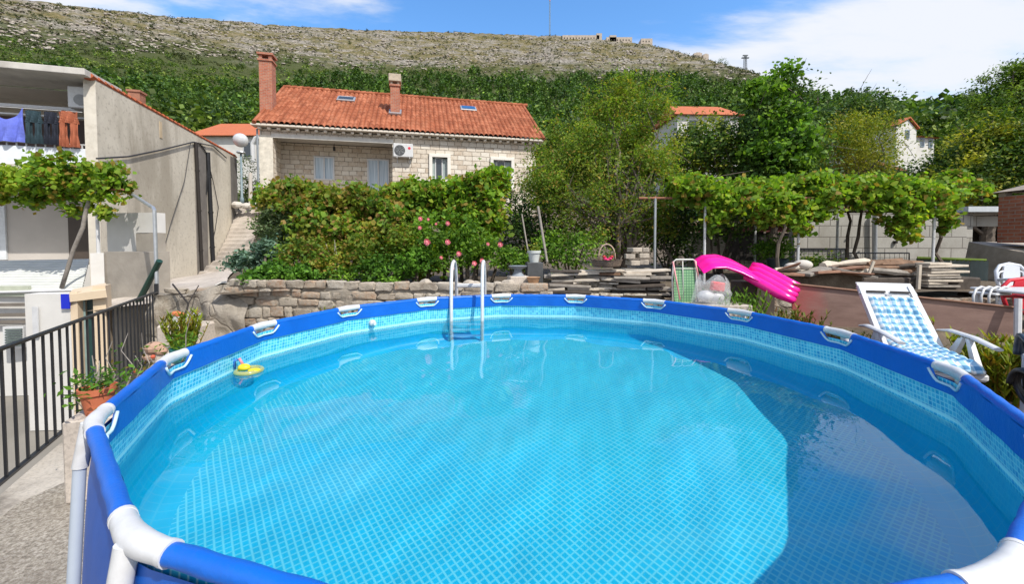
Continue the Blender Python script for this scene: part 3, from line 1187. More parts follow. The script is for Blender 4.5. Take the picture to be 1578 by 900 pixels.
q = MB().box((-0.6, sc + 0.4, L(6.1)), (0.3, 0.3, 0.62)).box((-0.6, sc + 0.4, L(6.44)), (0.36, 0.36, 0.06))
q.build('chimney', mat('old_brick', (0.30, 0.14, 0.09), 0.9, var=0.25, scale=8), gh, local=True)

# laundry on the line: separate things, hung at local y 0.5
def laundry(label, x0, x1, z0, z1, col, kind, cat):
    """a hanging garment with folds; frame of the grey house"""
    R_ = Matrix.Rotation(ROT_L, 3, 'Z')
    O = Vector((-10.02, 10.0, 0))
    mb = MB()
    def pt(x, z, y=0.0):
        return tuple(O + R_ @ Vector((x, -0.05 + y, z)))
    def sheet(xa, xb, za, zb, na=14, nb=12, sag=0.0, taper=0.0):
        for thick in (0,):
            def f(u, v):
                x = xa + (xb - xa) * (u + taper * (0.5 - u) * v)
                z = zb + (za - zb) * v - sag * math.sin(PI * u) * (1 - v) * 1.0
                return pt(x, z, 0.03 * math.sin(u * 17 + v * 3) * (0.4 + v) + 0.02 * math.sin(u * 7 + 2))
            mb.grid(f, na, nb)
    if kind == 'trousers':
        w = x1 - x0
        sheet(x0, x1, z1 - 0.28, z1, 14, 5)
        sheet(x0, x0 + w * 0.44, z0, z1 - 0.28, 8, 12)
        sheet(x1 - w * 0.44, x1, z0, z1 - 0.28, 8, 12)
    elif kind == 'swag':
        sheet(x0, x1, z0, z1, 22, 10, sag=0.28)
    else:
        sheet(x0, x1, z0, z1)
    o = mb.build(cat.replace(' ', '_'), mat('cloth_' + kind + '_%d' % int(col[0] * 1000 + col[2] * 77), col, 0.9, var=0.3, scale=5), recalc=False)
    sm = o.modifiers.new('thickness', 'SOLIDIFY')
    sm.thickness = 0.012
    tag(o, label, cat, 'washing hung on the balcony line')
laundry('periwinkle blue cloth drooping from the balcony line, leftmost of the washing', -1.95, -1.35, 4.22, 5.0, (0.13, 0.17, 0.62), 'swag', 'cloth')
laundry('dark teal trousers on the balcony line, next to the blue cloth', -1.32, -1.02, 4.2, 4.96, (0.02, 0.045, 0.06), 'trousers', 'trousers')
laundry('black trousers on the balcony line, between the teal and the rust pairs', -0.98, -0.72, 4.2, 4.96, (0.012, 0.016, 0.03), 'trousers', 'trousers')
laundry('rust brown trousers on the balcony line, rightmost of the washing', -0.70, -0.34, 4.16, 5.0, (0.33, 0.10, 0.05), 'trousers', 'trousers')
q = MB()
R_ = Matrix.Rotation(ROT_L, 3, 'Z')
O_ = Vector((-10.02, 10.0, 0))
q.tube([tuple(O_ + R_ @ Vector((-6.2, -0.05, 5.0))), tuple(O_ + R_ @ Vector((-0.25, -0.05, 5.0)))], 0.008, 5)
tag(q.build('washing_line', m_white_pl), 'thin line under the balcony roof that the washing hangs from', 'washing line')

# ------------------------------------------------------------------ lower neighbour yard: awning, walls, gate
def quadbox(name, P4, t_, m, label=None, cat=None, parent=None):
    """slab through four points given ccw (seen from above/front), thickened along its normal"""
    P4 = [Vector(p) for p in P4]
    nrm = (P4[1] - P4[0]).cross(P4[3] - P4[0]).normalized() * t_
    mb = MB().hexa([p - nrm for p in P4] + P4)
    o = mb.build(name, m, parent)
    if label:
        tag(o, label, cat)
    return o


t = NT('corrugated_white')
sp = t.n('ShaderNodeSeparateXYZ')
t.l(t.co.outputs['Object'], sp.inputs[0])
wv = t.n('ShaderNodeTexWave', wave_type='BANDS', bands_direction='Z')
wv.inputs['Scale'].default_value = 7.0
t.l(t.co.outputs['Object'], wv.inputs['Vector'])
t.base(t.ramp(t.noise(3, 4), [(0.3, (0.50, 0.52, 0.50)), (0.7, (0.62, 0.63, 0.61))]))
t.rough(0.4)
t.normal(t.bump(wv.outputs['Fac'], 0.6, 0.02))
m_corr = t.m
aw = thing('awning', 'white corrugated awning sloping toward the lower yard', 'awning', tuple(at(60, 445, 8.0)))
quadbox('sheet', [at(-90, 452, 7.7), at(126, 446, 7.9), at(137, 399, 8.9), at(-90, 403, 8.7)], 0.03, m_corr, parent=aw)
MB().tube([at(-90, 453, 7.68), at(127, 447, 7.88)], 0.03, 6).build('front_rail', m_white_pl, aw)

q = thing('white_building', 'low white building with louvred shutters under the awning', 'building', tuple(at(0, 600, 7.6)))
a_, b_ = at(-90, 458, 7.75), at(50, 456, 7.9)
def vwall(name, A, B, ztop, zbot, th, m, parent=None, label=None, cat=None):
    A, B = Vector((A[0], A[1], 0)), Vector((B[0], B[1], 0))
    d = (B - A).normalized()
    nn = Vector((-d.y, d.x, 0)) * th
    mb = MB().hexa([(p.x, p.y, zbot) for p in (A, B, B + nn, A + nn)] + [(p.x, p.y, ztop) for p in (A, B, B + nn, A + nn)])
    o = mb.build(name, m, parent)
    if label:
        tag(o, label, cat)
    return o
vwall('wall', a_, b_, 1.0, -1.09, 0.2, m_white_wall, q)
vwall('lintel', at(-90, 448, 7.7), at(44, 446, 7.82), 1.06, 0.86, 0.05, mat('sage_band', (0.42, 0.45, 0.36), 0.8), q)
for py0, py1 in ((468, 473), (484, 489), (495, 500)):
    A, B = at(-90, py0, 7.66), at(40, py0, 7.78)
    vwall('slat_shadow', A, B, at(0, py0, 7.7).z, at(0, py1, 7.7).z, 0.04, mat('shadow_brown', (0.16, 0.14, 0.12), 0.8), q)  # dark strips paint the shade between the white louvres
o = vwall('window', at(4, 505, 7.65), at(36, 505, 7.7), at(10, 503, 7.7).z, at(10, 536, 7.7).z, 0.06, m_white_pl, q)
for i in range(7):
    py = 507 + i * 4
    vwall('louvre', at(7, py, 7.62), at(33, py, 7.67), at(10, py, 7.65).z, at(10, py + 2.2, 7.65).z, 0.02, mat('louvre_green', (0.10, 0.13, 0.12), 0.6), o)

gp = thing('gate_wall', 'white wall with an entry panel beside the beige gateway', 'wall', tuple(at(80, 640, 6.4)))
vwall('white_panel', at(38, 460, 6.38), at(107, 460, 6.42), at(60, 453, 6.4).z, -1.09, 0.22, m_white_wall, gp)
vwall('entry_panel', at(50, 500, 6.35), at(58, 500, 6.355), at(50, 473, 6.35).z, at(50, 520, 6.35).z, 0.02, mat('pale_grey', (0.55, 0.56, 0.58), 0.5), gp)
vwall('house_number_plaque', at(93.5, 460, 6.37), at(106, 460, 6.378), at(100, 453.5, 6.37).z, at(100, 476, 6.37).z, 0.02, mat('plaque_blue', (0.005, 0.02, 0.50), 0.35, var=0.02), gp)
gt = thing('gateway', 'beige plastered gateway with a narrow green door', 'gateway', tuple(at(130, 640, 6.5)))
m_beige = mat('beige_plaster', (0.58, 0.47, 0.34), 0.85, var=0.06, scale=3, bump=0.12)
vwall('frame', at(107, 460, 6.43), at(119, 460, 6.46), at(110, 450, 6.45).z, -1.09, 0.3, m_beige, gt)
vwall('frame', at(143, 460, 6.6), at(163, 460, 6.68), at(150, 441, 6.6).z, -1.09, 0.3, m_beige, gt)
quadbox('cap', [at(105, 454, 6.38), at(163, 447, 6.6), at(163, 436, 7.1), at(112, 446, 6.9)], 0.12, m_beige, parent=gt)
vwall('door', at(118, 460, 6.60), at(144, 460, 6.72), at(130, 456, 6.6).z, -1.05, 0.05, mat('dark_green_door', (0.02, 0.06, 0.06), 0.35, var=0.3, scale=2), gt)
vwall('door_edge', at(127, 460, 6.58), at(131, 460, 6.60), at(130, 456, 6.6).z, -1.05, 0.02, mat('green_grey', (0.20, 0.28, 0.27), 0.4), gt)
vwall('low_pillar', at(139, 400, 7.75), at(160, 400, 7.85), at(150, 390, 7.8).z, -1.09, 0.3, m_white_wall, None, 'short white pillar carrying the thin white post of the left vine', 'pillar')
m_cw = mat('rough_grey_concrete', (0.32, 0.29, 0.25), 0.9, var=0.2, scale=1.8, bump=0.4, bscale=25, dirt=(0.15, 0.13, 0.11), dirt_amt=0.6)
vwall('concrete_wall', at(160, 400, 7.9), at(240, 400, 7.6), at(200, 388, 7.8).z, -1.09, 0.25, m_cw, None, 'stained rough concrete wall left of the fence corner post', 'wall')
st_ = thing('stepped_wall', 'white stepped parapet in front of the grey side wall', 'wall', tuple(at(200, 400, 8.5)))
A = at(165, 360, 8.6); B = at(236, 360, 8.35)
def lerpxy(A, B, t_):
    return A.lerp(B, t_)
zt = at(200, 328, 8.5).z
vwall('upper_block', A, B, zt, at(200, 359, 8.5).z, 0.25, m_white_wall, st_)
vwall('lower_block', A, lerpxy(A, B, 0.63), at(200, 359, 8.5).z, at(200, 396, 8.5).z, 0.25, m_white_wall, st_)
vwall('base', lerpxy(A, B, 0.63), B, at(200, 360, 8.5).z, 0.5, 0.24, m_cw, st_)
vwall('foot', A, lerpxy(A, B, 0.63), at(200, 396, 8.5).z, 0.5, 0.24, m_cw, st_)
# props
tag(MB().tube([at(152, 392, 7.85), at(148, 282, 7.8)], 0.028, 8).build('post', m_white_pl), 'thin white post standing on the short pillar under the left vine', 'post')
q = MB().tube([at(195, 294, 8.4), at(236, 320, 6.9), at(238, 324, 6.8), at(243, 470, 6.72)], 0.027, 8)
tag(q.build('bent_pipe', m_steel), 'bent galvanised pipe rising at the corner of the black fence', 'pipe')
q = MB().tube([at(246, 402, 6.7), at(213, 466, 6.9)], 0.045, 8)
tag(q.build('green_pipe', mat('dark_green_pipe', (0.01, 0.045, 0.03), 0.5)), 'dark green pipe leaning beside the bent galvanised pipe', 'pipe')

# ------------------------------------------------------------------ black fence
fe = thing('metal_fence', 'black metal railing along the left edge of the patio', 'fence', (-3.88, 3.1, 0.0))
F0, F1 = Vector((-3.88, 3.1, 0)), Vector((-5.79, 6.65, 0))
fd = (F1 - F0).normalized()
FN = F0 - fd * 3.2
FL = (F1 - FN).length
zb, zt = 0.09, 1.085
q = MB()
def bar2(A, B, w, h):
    d = (B - A).normalized()
    a = math.atan2(d.y, d.x)
    c = (A + B) / 2
    q.box(c, ((B - A).length, w, h), a)
q = MB(); bar2(FN + Vector((0, 0, zt)), F1 + Vector((0, 0, zt)), 0.045, 0.022); q.build('top_rail', m_black, fe)
q = MB(); bar2(FN + Vector((0, 0, zb)), F1 + Vector((0, 0, zb)), 0.035, 0.022); q.build('bottom_rail', m_black, fe)
nb = int(FL / 0.148)
for i in range(nb):
    p = FN + fd * (0.06 + i * 0.148)
    q = MB().box((p.x, p.y, (zb + zt) / 2), (0.017, 0.017, zt - zb - 0.022), math.atan2(fd.y, fd.x))
    q.build('bar', m_black, fe)
for s in (0.0, FL):
    p = FN + fd * s
    q = MB().box((p.x, p.y, 0.61 if s == FL else 0.56), (0.05, 0.05, 1.22 if s == FL else 1.12), math.atan2(fd.y, fd.x))
    q.build('post', m_black, fe)

# ------------------------------------------------------------------ lamp posts on the path
def globe_lamp(label, base, h, rg, m_g, pole_r=0.05, grp=None):
    t_ = thing('street_lamp', label, 'street lamp', tuple(base), 0, grp)
    b = Vector(base)
    MB().lathe([(pole_r * 1.8, 0), (pole_r * 1.7, 0.25), (pole_r, 0.3), (pole_r * 0.8, h - rg)], b, 10).build('pole', mat('blue_grey_pole', (0.16, 0.22, 0.25), 0.5, var=0.15), t_, smooth=True)
    MB().lathe([(rg * 0.45, 0), (rg * 0.6, 0.03), (rg * 0.5, 0.09)], b + Vector((0, 0, h - rg - 0.05)), 12).build('collar', m_steel, t_)
    MB().ball(b + Vector((0, 0, h + rg * 0.75)), rg, 20, 12).build('globe', m_g, t_, smooth=True)
    return t_
t = NT('lamp_globe')
t.base(t.ramp(t.noise(3, 3), [(0.3, (0.42, 0.45, 0.48)), (0.7, (0.60, 0.62, 0.63))]))
t.rough(0.15)
m_globe = t.m
lb = at(373, 314, 18.2)
globe_lamp('globe street lamp on a blue grey pole at the top of the stair path', lb, (314 - 225) / 631.5 * 18.2, 0.30, m_globe)
cyl = MB().tube([at(386, 314, 18.3), at(386, 266, 18.3)], 0.075, 8)
tag(cyl.build('concrete_post', m_pale), 'short pale post right beside the globe street lamp', 'post')
tag(MB().tube([at(390, 250, 26), at(389, 222, 26), at(394, 212, 26), at(399, 211, 26)], 0.12, 8).build('vent_pipe', m_white_pl), 'white bent vent pipe by the orange roof, left of the stone house', 'pipe')
# ------------------------------------------------------------------ red pots on path top: loose stones
for i, (px, py, Y, s) in enumerate(((366, 316, 18.0, 0.22), (380, 317, 18.0, 0.2), (391, 318, 17.9, 0.18), (345, 443, 7.6, 0.16), (400, 318, 17.8, 0.25))):
    p = at(px, py, Y)
    q = MB().ball(p, s, 9, 6, (1.2, 0.9, 0.7))
    for j, v in enumerate(q.v):
        d = 1 + 0.25 * noise.noise(Vector(v) * 6)
        q.v[j] = (p.x + (v[0] - p.x) * d, p.y + (v[1] - p.y) * d, p.z + (v[2] - p.z) * d)
    lab = ['pale stone beside the lamp base on the left', 'pale stone between the lamp and the short pale post', 'pale stone right of the short pale post', 'pale rounded stone at the foot of the stair path', 'mossy stone at the top right edge of the stair path'][i]
    tag(q.build('stone', m_pale, smooth=False), lab, 'stone', 'loose stones by the path')

# ================================================================== STONE HOUSE
t = NT('limestone_blocks')
sp = t.n('ShaderNodeSeparateXYZ')
t.l(t.co.outputs['Object'], sp.inputs[0])
cbn = t.n('ShaderNodeCombineXYZ')
t.l(t.math('ADD', sp.outputs[0], sp.outputs[1]), cbn.inputs[0])
t.l(sp.outputs[2], cbn.inputs[1])
wob = t.n('ShaderNodeTexNoise')
wob.inputs['Scale'].default_value = 2.2
t.l(cbn.outputs[0], wob.inputs['Vector'])
av = t.n('ShaderNodeVectorMath', operation='MULTIPLY_ADD')
t.l(wob.outputs['Color'], av.inputs[0])
av.inputs[1].default_value = (0.07, 0.05, 0)
t.l(cbn.outputs[0], av.inputs[2])
br = t.n('ShaderNodeTexBrick')
br.offset = 0.42
br.squash = 0.8
br.squash_frequency = 3
br.inputs['Scale'].default_value = 1.0
br.inputs['Brick Width'].default_value = 0.46
br.inputs['Row Height'].default_value = 0.235
br.inputs['Mortar Size'].default_value = 0.016
br.inputs['Mortar Smooth'].default_value = 0.3
br.inputs['Bias'].default_value = -0.05
br.inputs['Color1'].default_value = (0.68, 0.635, 0.56, 1)
br.inputs['Color2'].default_value = (0.48, 0.39, 0.30, 1)
br.inputs['Mortar'].default_value = (0.20, 0.16, 0.12, 1)
t.l(av.outputs[0], br.inputs['Vector'])
c = t.mix(t.ramp(t.noise(7, 5, 0.7), [(0.4, 0.0), (0.65, 0.6)]), br.outputs['Color'], (0.68, 0.63, 0.55))
c = t.mix(t.ramp(t.noise(1.3, 5, 0.7), [(0.5, 0.0), (0.75, 0.45)]), c, (0.33, 0.24, 0.16))
t.base(c)
t.rough(0.9)
t.normal(t.bump(t.math('ADD', t.math('MULTIPLY', br.outputs['Fac'], -1.0), t.math('MULTIPLY', t.noise(9, 6, 0.7), 0.8)), 0.7, 0.04))
m_lime = t.m

t = NT('roof_tiles')
m = t.noise(1.8, 6, 0.65)
sp = t.n('ShaderNodeSeparateXYZ')
t.l(t.co.outputs['Object'], sp.inputs[0])
wn_ = t.n('ShaderNodeTexWhiteNoise', noise_dimensions='2D')
sn = t.n('ShaderNodeVectorMath', operation='SNAP')
sn.inputs[1].default_value = (0.24, 0.33, 1)
t.l(t.co.outputs['Object'], sn.inputs[0])
t.l(sn.outputs[0], wn_.inputs['Vector'])
c = t.ramp(wn_.outputs['Value'], [(0.0, (0.25, 0.078, 0.040)), (0.5, (0.32, 0.105, 0.053)), (1.0, (0.41, 0.155, 0.085))])
c = t.mix(t.math('MULTIPLY', t.ramp(m, [(0.45, 0.0), (0.68, 1.0)]), 0.55), c, (0.20, 0.075, 0.04))
c = t.mix(t.math('MULTIPLY', t.ramp(t.noise(6, 5, 0.7), [(0.58, 0.0), (0.7, 1.0)]), 0.3), c, (0.40, 0.25, 0.15))
t.base(c)
t.p.inputs['Specular IOR Level'].default_value = 0.15
t.rough(0.9)
t.normal(t.bump(t.noise(30, 4), 0.25, 0.01))
m_rtile = t.m
m_cream = mat('cream_stone', (0.62, 0.57, 0.50), 0.8, var=0.08, scale=5, bump=0.12)
t = NT('red_brick')
br2 = t.n('ShaderNodeTexBrick')
br2.inputs['Scale'].default_value = 1.0
br2.inputs['Brick Width'].default_value = 0.21
br2.inputs['Row Height'].default_value = 0.075
br2.inputs['Mortar Size'].default_value = 0.008
br2.inputs['Color1'].default_value = (0.42, 0.13, 0.07, 1)
br2.inputs['Color2'].default_value = (0.30, 0.085, 0.045, 1)
br2.inputs['Mortar'].default_value = (0.30, 0.24, 0.20, 1)
cb2 = t.n('ShaderNodeCombineXYZ')
sp = t.n('ShaderNodeSeparateXYZ')
t.l(t.co.outputs['Object'], sp.inputs[0])
t.l(t.math('ADD', sp.outputs[0], sp.outputs[1]), cb2.inputs[0])
t.l(sp.outputs[2], cb2.inputs[1])
t.l(cb2.outputs[0], br2.inputs['Vector'])
t.base(t.mix(t.ramp(t.noise(5, 6, 0.7), [(0.45, 0.0), (0.7, 0.6)]), br2.outputs['Color'], (0.44, 0.24, 0.16)))
t.rough(0.9)
t.normal(t.bump(br2.outputs['Fac'], -0.5, 0.01))
m_brick = t.m

HL, EAVE, RIDGE, RY_ = 13.47, 3.33, 6.44, 4.0
sh = thing('stone_house', 'limestone house with an orange tiled roof and a recessed loggia', 'house', (-11.7, 19.0, 4.0), math.atan2(3, 13.13))
q = MB()
Zb = -3.2
# front wall pieces round the loggia and the two framed windows
def piece(x0, x1, z0, z1, y0=0.0, y1=0.4):
    q.box(((x0 + x1) / 2, (y0 + y1) / 2, (z0 + z1) / 2), (x1 - x0, y1 - y0, z1 - z0))
TOPW = 3.16
piece(0.10, 0.65, Zb, TOPW)
piece(0.65, 5.96, 2.93, TOPW)
piece(0.65, 5.96, Zb, 0.1)
piece(5.96, 7.89, Zb, TOPW)
piece(7.89, 8.64, 2.19, TOPW)
piece(7.89, 8.64, Zb, 1.07)
piece(8.64, 11.0, Zb, TOPW)
piece(11.0, 11.95, 2.18, TOPW)
piece(11.0, 11.95, Zb, 0.72)
piece(11.95, 13.3, Zb, TOPW)
q.build('front_wall', m_lime, sh, local=True)
q = MB()
piece(0.10, 13.3, Zb, TOPW, 7.6, 8.0)
q.prism([(0.4, Zb), (7.6, Zb), (7.6, TOPW), (4.0, 5.9), (0.4, TOPW)], 0.4, 'X', (0.10, 0, 0))
q.prism([(0.4, Zb), (7.6, Zb), (7.6, TOPW), (4.0, 5.9), (0.4, TOPW)], 0.4, 'X', (12.9, 0, 0))
q.build('end_walls', m_lime, sh, local=True)
q = MB()
y = 1.62
piece(0.5, 2.02, Zb, 2.9, y, y + 0.3)
piece(2.02, 3.0, 2.3, 2.9, y, y + 0.3)
piece(2.02, 3.0, Zb, 1.1, y, y + 0.3)
piece(3.0, 4.6, Zb, 2.9, y, y + 0.3)
piece(4.6, 5.7, 2.28, 2.9, y, y + 0.3)
piece(5.7, 6.2, Zb, 2.9, y, y + 0.3)
piece(5.962, 6.2, Zb, 2.9, 0.4, 1.62)
q.build('loggia_wall', m_lime, sh, local=True)
MB().box((3.3, 0.85, 2.98), (5.9, 1.66, 0.08)).build('loggia_ceiling', mat('grey_plaster', (0.42, 0.39, 0.35), 0.85), sh, local=True)
MB().box((3.3, 0.85, 0.02), (5.6, 1.66, 0.15)).build('loggia_floor', m_pale, sh, local=True)
MB().box((3.3, -0.03, 2.84), (5.42, 0.06, 0.19), bev=0.01).build('loggia_beam', mat('grey_white_beam', (0.55, 0.54, 0.51), 0.8), sh, local=True)
MB().box((0.37, -0.02, 1.2), (0.56, 0.05, 3.3)).build('corner_pilaster', mat('rough_quoin', (0.62, 0.58, 0.50), 0.9, var=0.2, scale=6, bump=0.7, bscale=8), sh, local=True)
dp = MB().tube([(0.03, -0.08, 3.1), (0.03, -0.08, -1.0)], 0.045, 8)
dp.build('downpipe', mat('blue_grey_metal', (0.22, 0.25, 0.28), 0.4), sh, local=True)
# back-filled dark rooms
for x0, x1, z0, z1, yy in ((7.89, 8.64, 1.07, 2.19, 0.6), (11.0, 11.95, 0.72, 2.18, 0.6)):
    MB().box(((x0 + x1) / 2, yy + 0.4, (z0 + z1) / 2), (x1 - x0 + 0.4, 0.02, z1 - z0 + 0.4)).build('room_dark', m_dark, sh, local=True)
# eave cornice with stone corbels, gutter
q = MB().box((HL / 2, -0.12, 3.245), (HL + 0.3, 0.5, 0.09), bev=0.01)
q.build('cornice', m_cream, sh, local=True)
x = 0.15
while x < HL - 0.1:
    MB().box((x, -0.11, 3.13), (0.14, 0.24, 0.12), bev=0.015).build('corbel', m_cream, sh, local=True)
    x += 0.40
# roof: both slopes of barrel tiles
def roof_slope(y0, z0, y1, z1, x0, x1, pitch=0.24):
    q = MB()
    n = int((x1 - x0) / pitch)
    sub = 6
    rows = 13
    def f(u, v):
        x = x0 + (x1 - x0) * u
        ph = (u * n) % 1.0
        h = 0.085 * math.sin(PI * ph) ** 0.8 if ph > 0 else 0
        st = v * rows
        h += 0.03 * (1 - (st % 1.0)) * (1 if ph > 0.06 else 0.4)
        xx = x + 0.012 * math.sin(v * 9 + int(u * n) * 2.1)
        return (xx, y0 + (y1 - y0) * v, z0 + (z1 - z0) * v + h - 0.02 + 0.02 * math.sin(x * 1.3))
    us = n * sub
    q.v = []
    # rows doubled for the step at each tile course
    vv = []
    for r_ in range(rows):
        vv += [r_ / rows + 1e-4, (r_ + 1) / rows - 1e-4]
    for v in vv:
        for i in range(us + 1):
            q.v.append(f(min(i / us, 0.99999), v))
    w = us + 1
    for j in range(len(vv) - 1):
        for i in range(us):
            q.f.append((j * w + i, j * w + i + 1, (j + 1) * w + i + 1, (j + 1) * w + i))
    return q
rf = roof_slope(-0.42, 3.30, RY_, RIDGE, 0.06, HL + 0.12).build('roof', m_rtile, sh, local=True, smooth=True, recalc=False, auto=50)
roof_slope(8.3, 3.30, RY_, RIDGE, 0.06, HL + 0.12).build('rear_roof', m_rtile, sh, local=True, smooth=True, recalc=False, auto=50)
q = MB()
x = 0.0
while x < HL + 0.1:
    q.tube([(x, RY_, RIDGE + 0.03), (x + 0.36, RY_, RIDGE + 0.05)], [0.10, 0.12], 10)
    x += 0.33
q.build('ridge_tiles', m_rtile, rf, local=True)
for xx in (0.02, HL + 0.16):
    MB().tube([(xx, -0.42, 3.31), (xx, RY_, RIDGE)], 0.09, 8).build('verge_tiles', m_rtile, rf, local=True)
q = MB().box((HL / 2, 3.9, 3.22), (HL, 7.8, 0.04))
q.build('roof_underside', m_pale, sh, local=True)
# chimneys
q = MB().box((0.10, 1.2, 3.6), (0.56, 0.56, 6.0))
ch = q.build('tall_chimney', m_brick, sh, local=True)
q = MB()
q.box((0.10, 1.2, 6.64), (0.66, 0.66, 0.08))
for dx in (-1, 1):
    for dy in (-1, 1):
        q.box((0.10 + dx * 0.21, 1.2 + dy * 0.21, 6.78), (0.14, 0.14, 0.2))
q.box((0.10, 1.2, 6.93), (0.70, 0.70, 0.10))
q.build('cap', m_brick, ch, local=True)
q = MB().box((6.05, 1.5, 5.2), (0.46, 0.46, 1.9)).box((6.05, 1.5, 6.08), (0.56, 0.56, 0.09))
ch = q.build('short_chimney', m_brick, sh, local=True)
q = MB().box((6.05, 1.5, 6.46), (0.62, 0.62, 0.38), bev=0.02)
for dx in (-1, 1):
    for dy in (-1, 1):
        q.box((6.05 + dx * 0.17, 1.5 + dy * 0.17, 6.2), (0.1, 0.1, 0.16))
q.build('cap', mat('cap_concrete', (0.44, 0.38, 0.30), 0.9, var=0.15), ch, local=True)
MB().box((6.05, 1.42, 4.74), (0.62, 0.66, 0.10), Matrix.Rotation(math.atan2(3.1, 4.4), 3, 'X')).build('flashing', m_steel, ch, local=True)
# skylights
sl_rot = Matrix.Rotation(math.atan2(RIDGE - 3.3, RY_ + 0.42), 3, 'X')
def roof_z(y):
    return 3.30 + (y + 0.42) / (RY_ + 0.42) * (RIDGE - 3.3)
for nm, x, y, w, open_ in (('skylight', 3.42, 2.85, 0.92, True), ('skylight', 10.05, 2.75, 0.92, False)):
    q = MB().box((x, y, roof_z(y) + 0.07), (w, 0.62, 0.12), sl_rot, 0.02)
    o = q.build(nm, m_steel, sh, local=True)
    q = MB().box((x, y, roof_z(y) + 0.15), (w - 0.18, 0.46, 0.03), sl_rot)
    q.build('pane', mat('sky_pane_dark' if open_ else 'sky_pane_blue', (0.05, 0.06, 0.07) if open_ else (0.03, 0.10, 0.25), 0.1), o, local=True)
    if open_:
        MB().box((x, y - 0.12, roof_z(y) + 0.175), (w - 0.2, 0.05, 0.02), sl_rot).build('blind', m_white_pl, o, local=True)
# framed windows in the front wall
def framed(x0, x1, z0, z1, fw=0.16, shutters='r'):
    q = MB()
    y = -0.05
    q.box(((x0 + x1) / 2, y + 0.1, z1 + fw / 2), (x1 - x0 + 2 * fw, 0.3, fw), bev=0.01)
    q.box((x0 - fw / 2, y + 0.1, (z0 + z1) / 2), (fw, 0.3, z1 - z0), bev=0.01)
    q.box((x1 + fw / 2, y + 0.1, (z0 + z1) / 2), (fw, 0.3, z1 - z0), bev=0.01)
    w = q.build('window', mat('pale_surround', (0.70, 0.68, 0.63), 0.75, var=0.05), sh, local=True)
    MB().box(((x0 + x1) / 2, y + 0.06, z0 - 0.06), (x1 - x0 + 2 * fw + 0.1, 0.42, 0.11), bev=0.01).build('sill', m_cream, w, local=True)
    cw = (x1 - x0)
    MB().box((x0 + cw * 0.10, 0.13, (z0 + z1) / 2), (cw * 0.20, 0.03, z1 - z0 - 0.02)).build('shutter', mat('grey_green_shutter', (0.30, 0.36, 0.36), 0.6), w, local=True)
    MB().box((x1 - cw * 0.15, 0.13, (z0 + z1) / 2), (cw * 0.30, 0.03, z1 - z0 - 0.02)).build('shutter', mat('grey_green_shutter', (0.30, 0.36, 0.36), 0.6), w, local=True)
    q = MB().box((x0 + cw * 0.66, 0.10, (z0 + z1) / 2), (0.045, 0.04, z1 - z0)).box((x0 + cw * 0.22, 0.10, (z0 + z1) / 2), (0.045, 0.04, z1 - z0)).box((x0 + cw * 0.44, 0.10, z1 - 0.025), (cw * 0.44, 0.04, 0.05)).box((x0 + cw * 0.44, 0.10, z0 + 0.025), (cw * 0.44, 0.04, 0.05))
    q.build('frame', m_white_pl, w, local=True)
    MB().box((x0 + cw * 0.44, 0.14, (z0 + z1) / 2), (cw * 0.42, 0.01, z1 - z0 - 0.06)).build('pane', m_glass, w, local=True)
framed(7.89, 8.64, 1.07, 2.19)
framed(11.0, 11.95, 0.72, 2.18)
# loggia windows with pale curtains
for x0, x1, z0, z1 in ((2.02, 3.0, 1.1, 2.3), (4.6, 5.7, -0.4, 2.28)):
    q = MB()
    yy = 1.60
    f = 0.07
    q.box(((x0 + x1) / 2, yy, z1 - f / 2), (x1 - x0, 0.07, f)).box(((x0 + x1) / 2, yy, z0 + f / 2), (x1 - x0, 0.07, f))
    for xx in (x0 + f / 2, (x0 + x1) / 2, x1 - f / 2):
        q.box((xx, yy, (z0 + z1) / 2), (f, 0.072, z1 - z0 - 2 * f))
    w = q.build('window', m_white_pl, sh, local=True)
    MB().box(((x0 + x1) / 2, yy + 0.03, (z0 + z1) / 2), (x1 - x0 - 0.05, 0.02, z1 - z0 - 0.05)).build('pane', m_curt, w, local=True)
# lantern over the loggia
MB().box((3.05, 1.35, 2.66), (0.10, 0.10, 0.2)).tube([(3.05, 1.35, 2.94), (3.05, 1.35, 2.76)], 0.012, 5).build('lantern', m_black, sh, local=True)
# air conditioner with a red dot
q = MB().box((6.49, -0.20, 2.39), (0.94, 0.32, 0.66), bev=0.03)
ac = q.build('air_conditioner', m_white_pl, sh, local=True)
RX = Matrix.Rotation(PI / 2, 3, 'X')
MB().lathe([(0.25, 0), (0.25, 0.02), (0.235, 0.02), (0.235, 0.006), (0.05, 0.004), (0.05, 0.02), (0.001, 0.02)], (6.33, -0.36, 2.38), 24, RX).build('fan_grille', mat('fan_dark', (0.05, 0.055, 0.06), 0.5), ac, local=True)
q = MB()
for i in range(1, 5):
    r = 0.05 * i
    q.tube([(6.33 + math.cos(a_ * PI / 10) * r, -0.385, 2.38 + math.sin(a_ * PI / 10) * r) for a_ in range(20)], 0.006, 5, closed=True)
for i in range(6):
    a_ = i * PI / 3
    q.tube([(6.33 + math.cos(a_) * 0.04, -0.387, 2.38 + math.sin(a_) * 0.04), (6.33 + math.cos(a_ + .5) * 0.24, -0.387, 2.38 + math.sin(a_ + .5) * 0.24)], 0.006, 5)
q.build('guard', mat('guard_grey', (0.35, 0.36, 0.37), 0.4), ac, local=True)
MB().lathe([(0.065, 0), (0.065, 0.006)], (6.78, -0.361, 2.50), 16, RX).build('red_emblem', mat('emblem_red', (0.62, 0.02, 0.05), 0.5, var=0.02), ac, local=True)
for xx in (6.2, 6.8):
    MB().box((xx, -0.18, 2.03), (0.04, 0.36, 0.04)).box((xx, -0.02, 1.93), (0.04, 0.04, 0.24)).build('bracket', m_white_pl, ac, local=True)
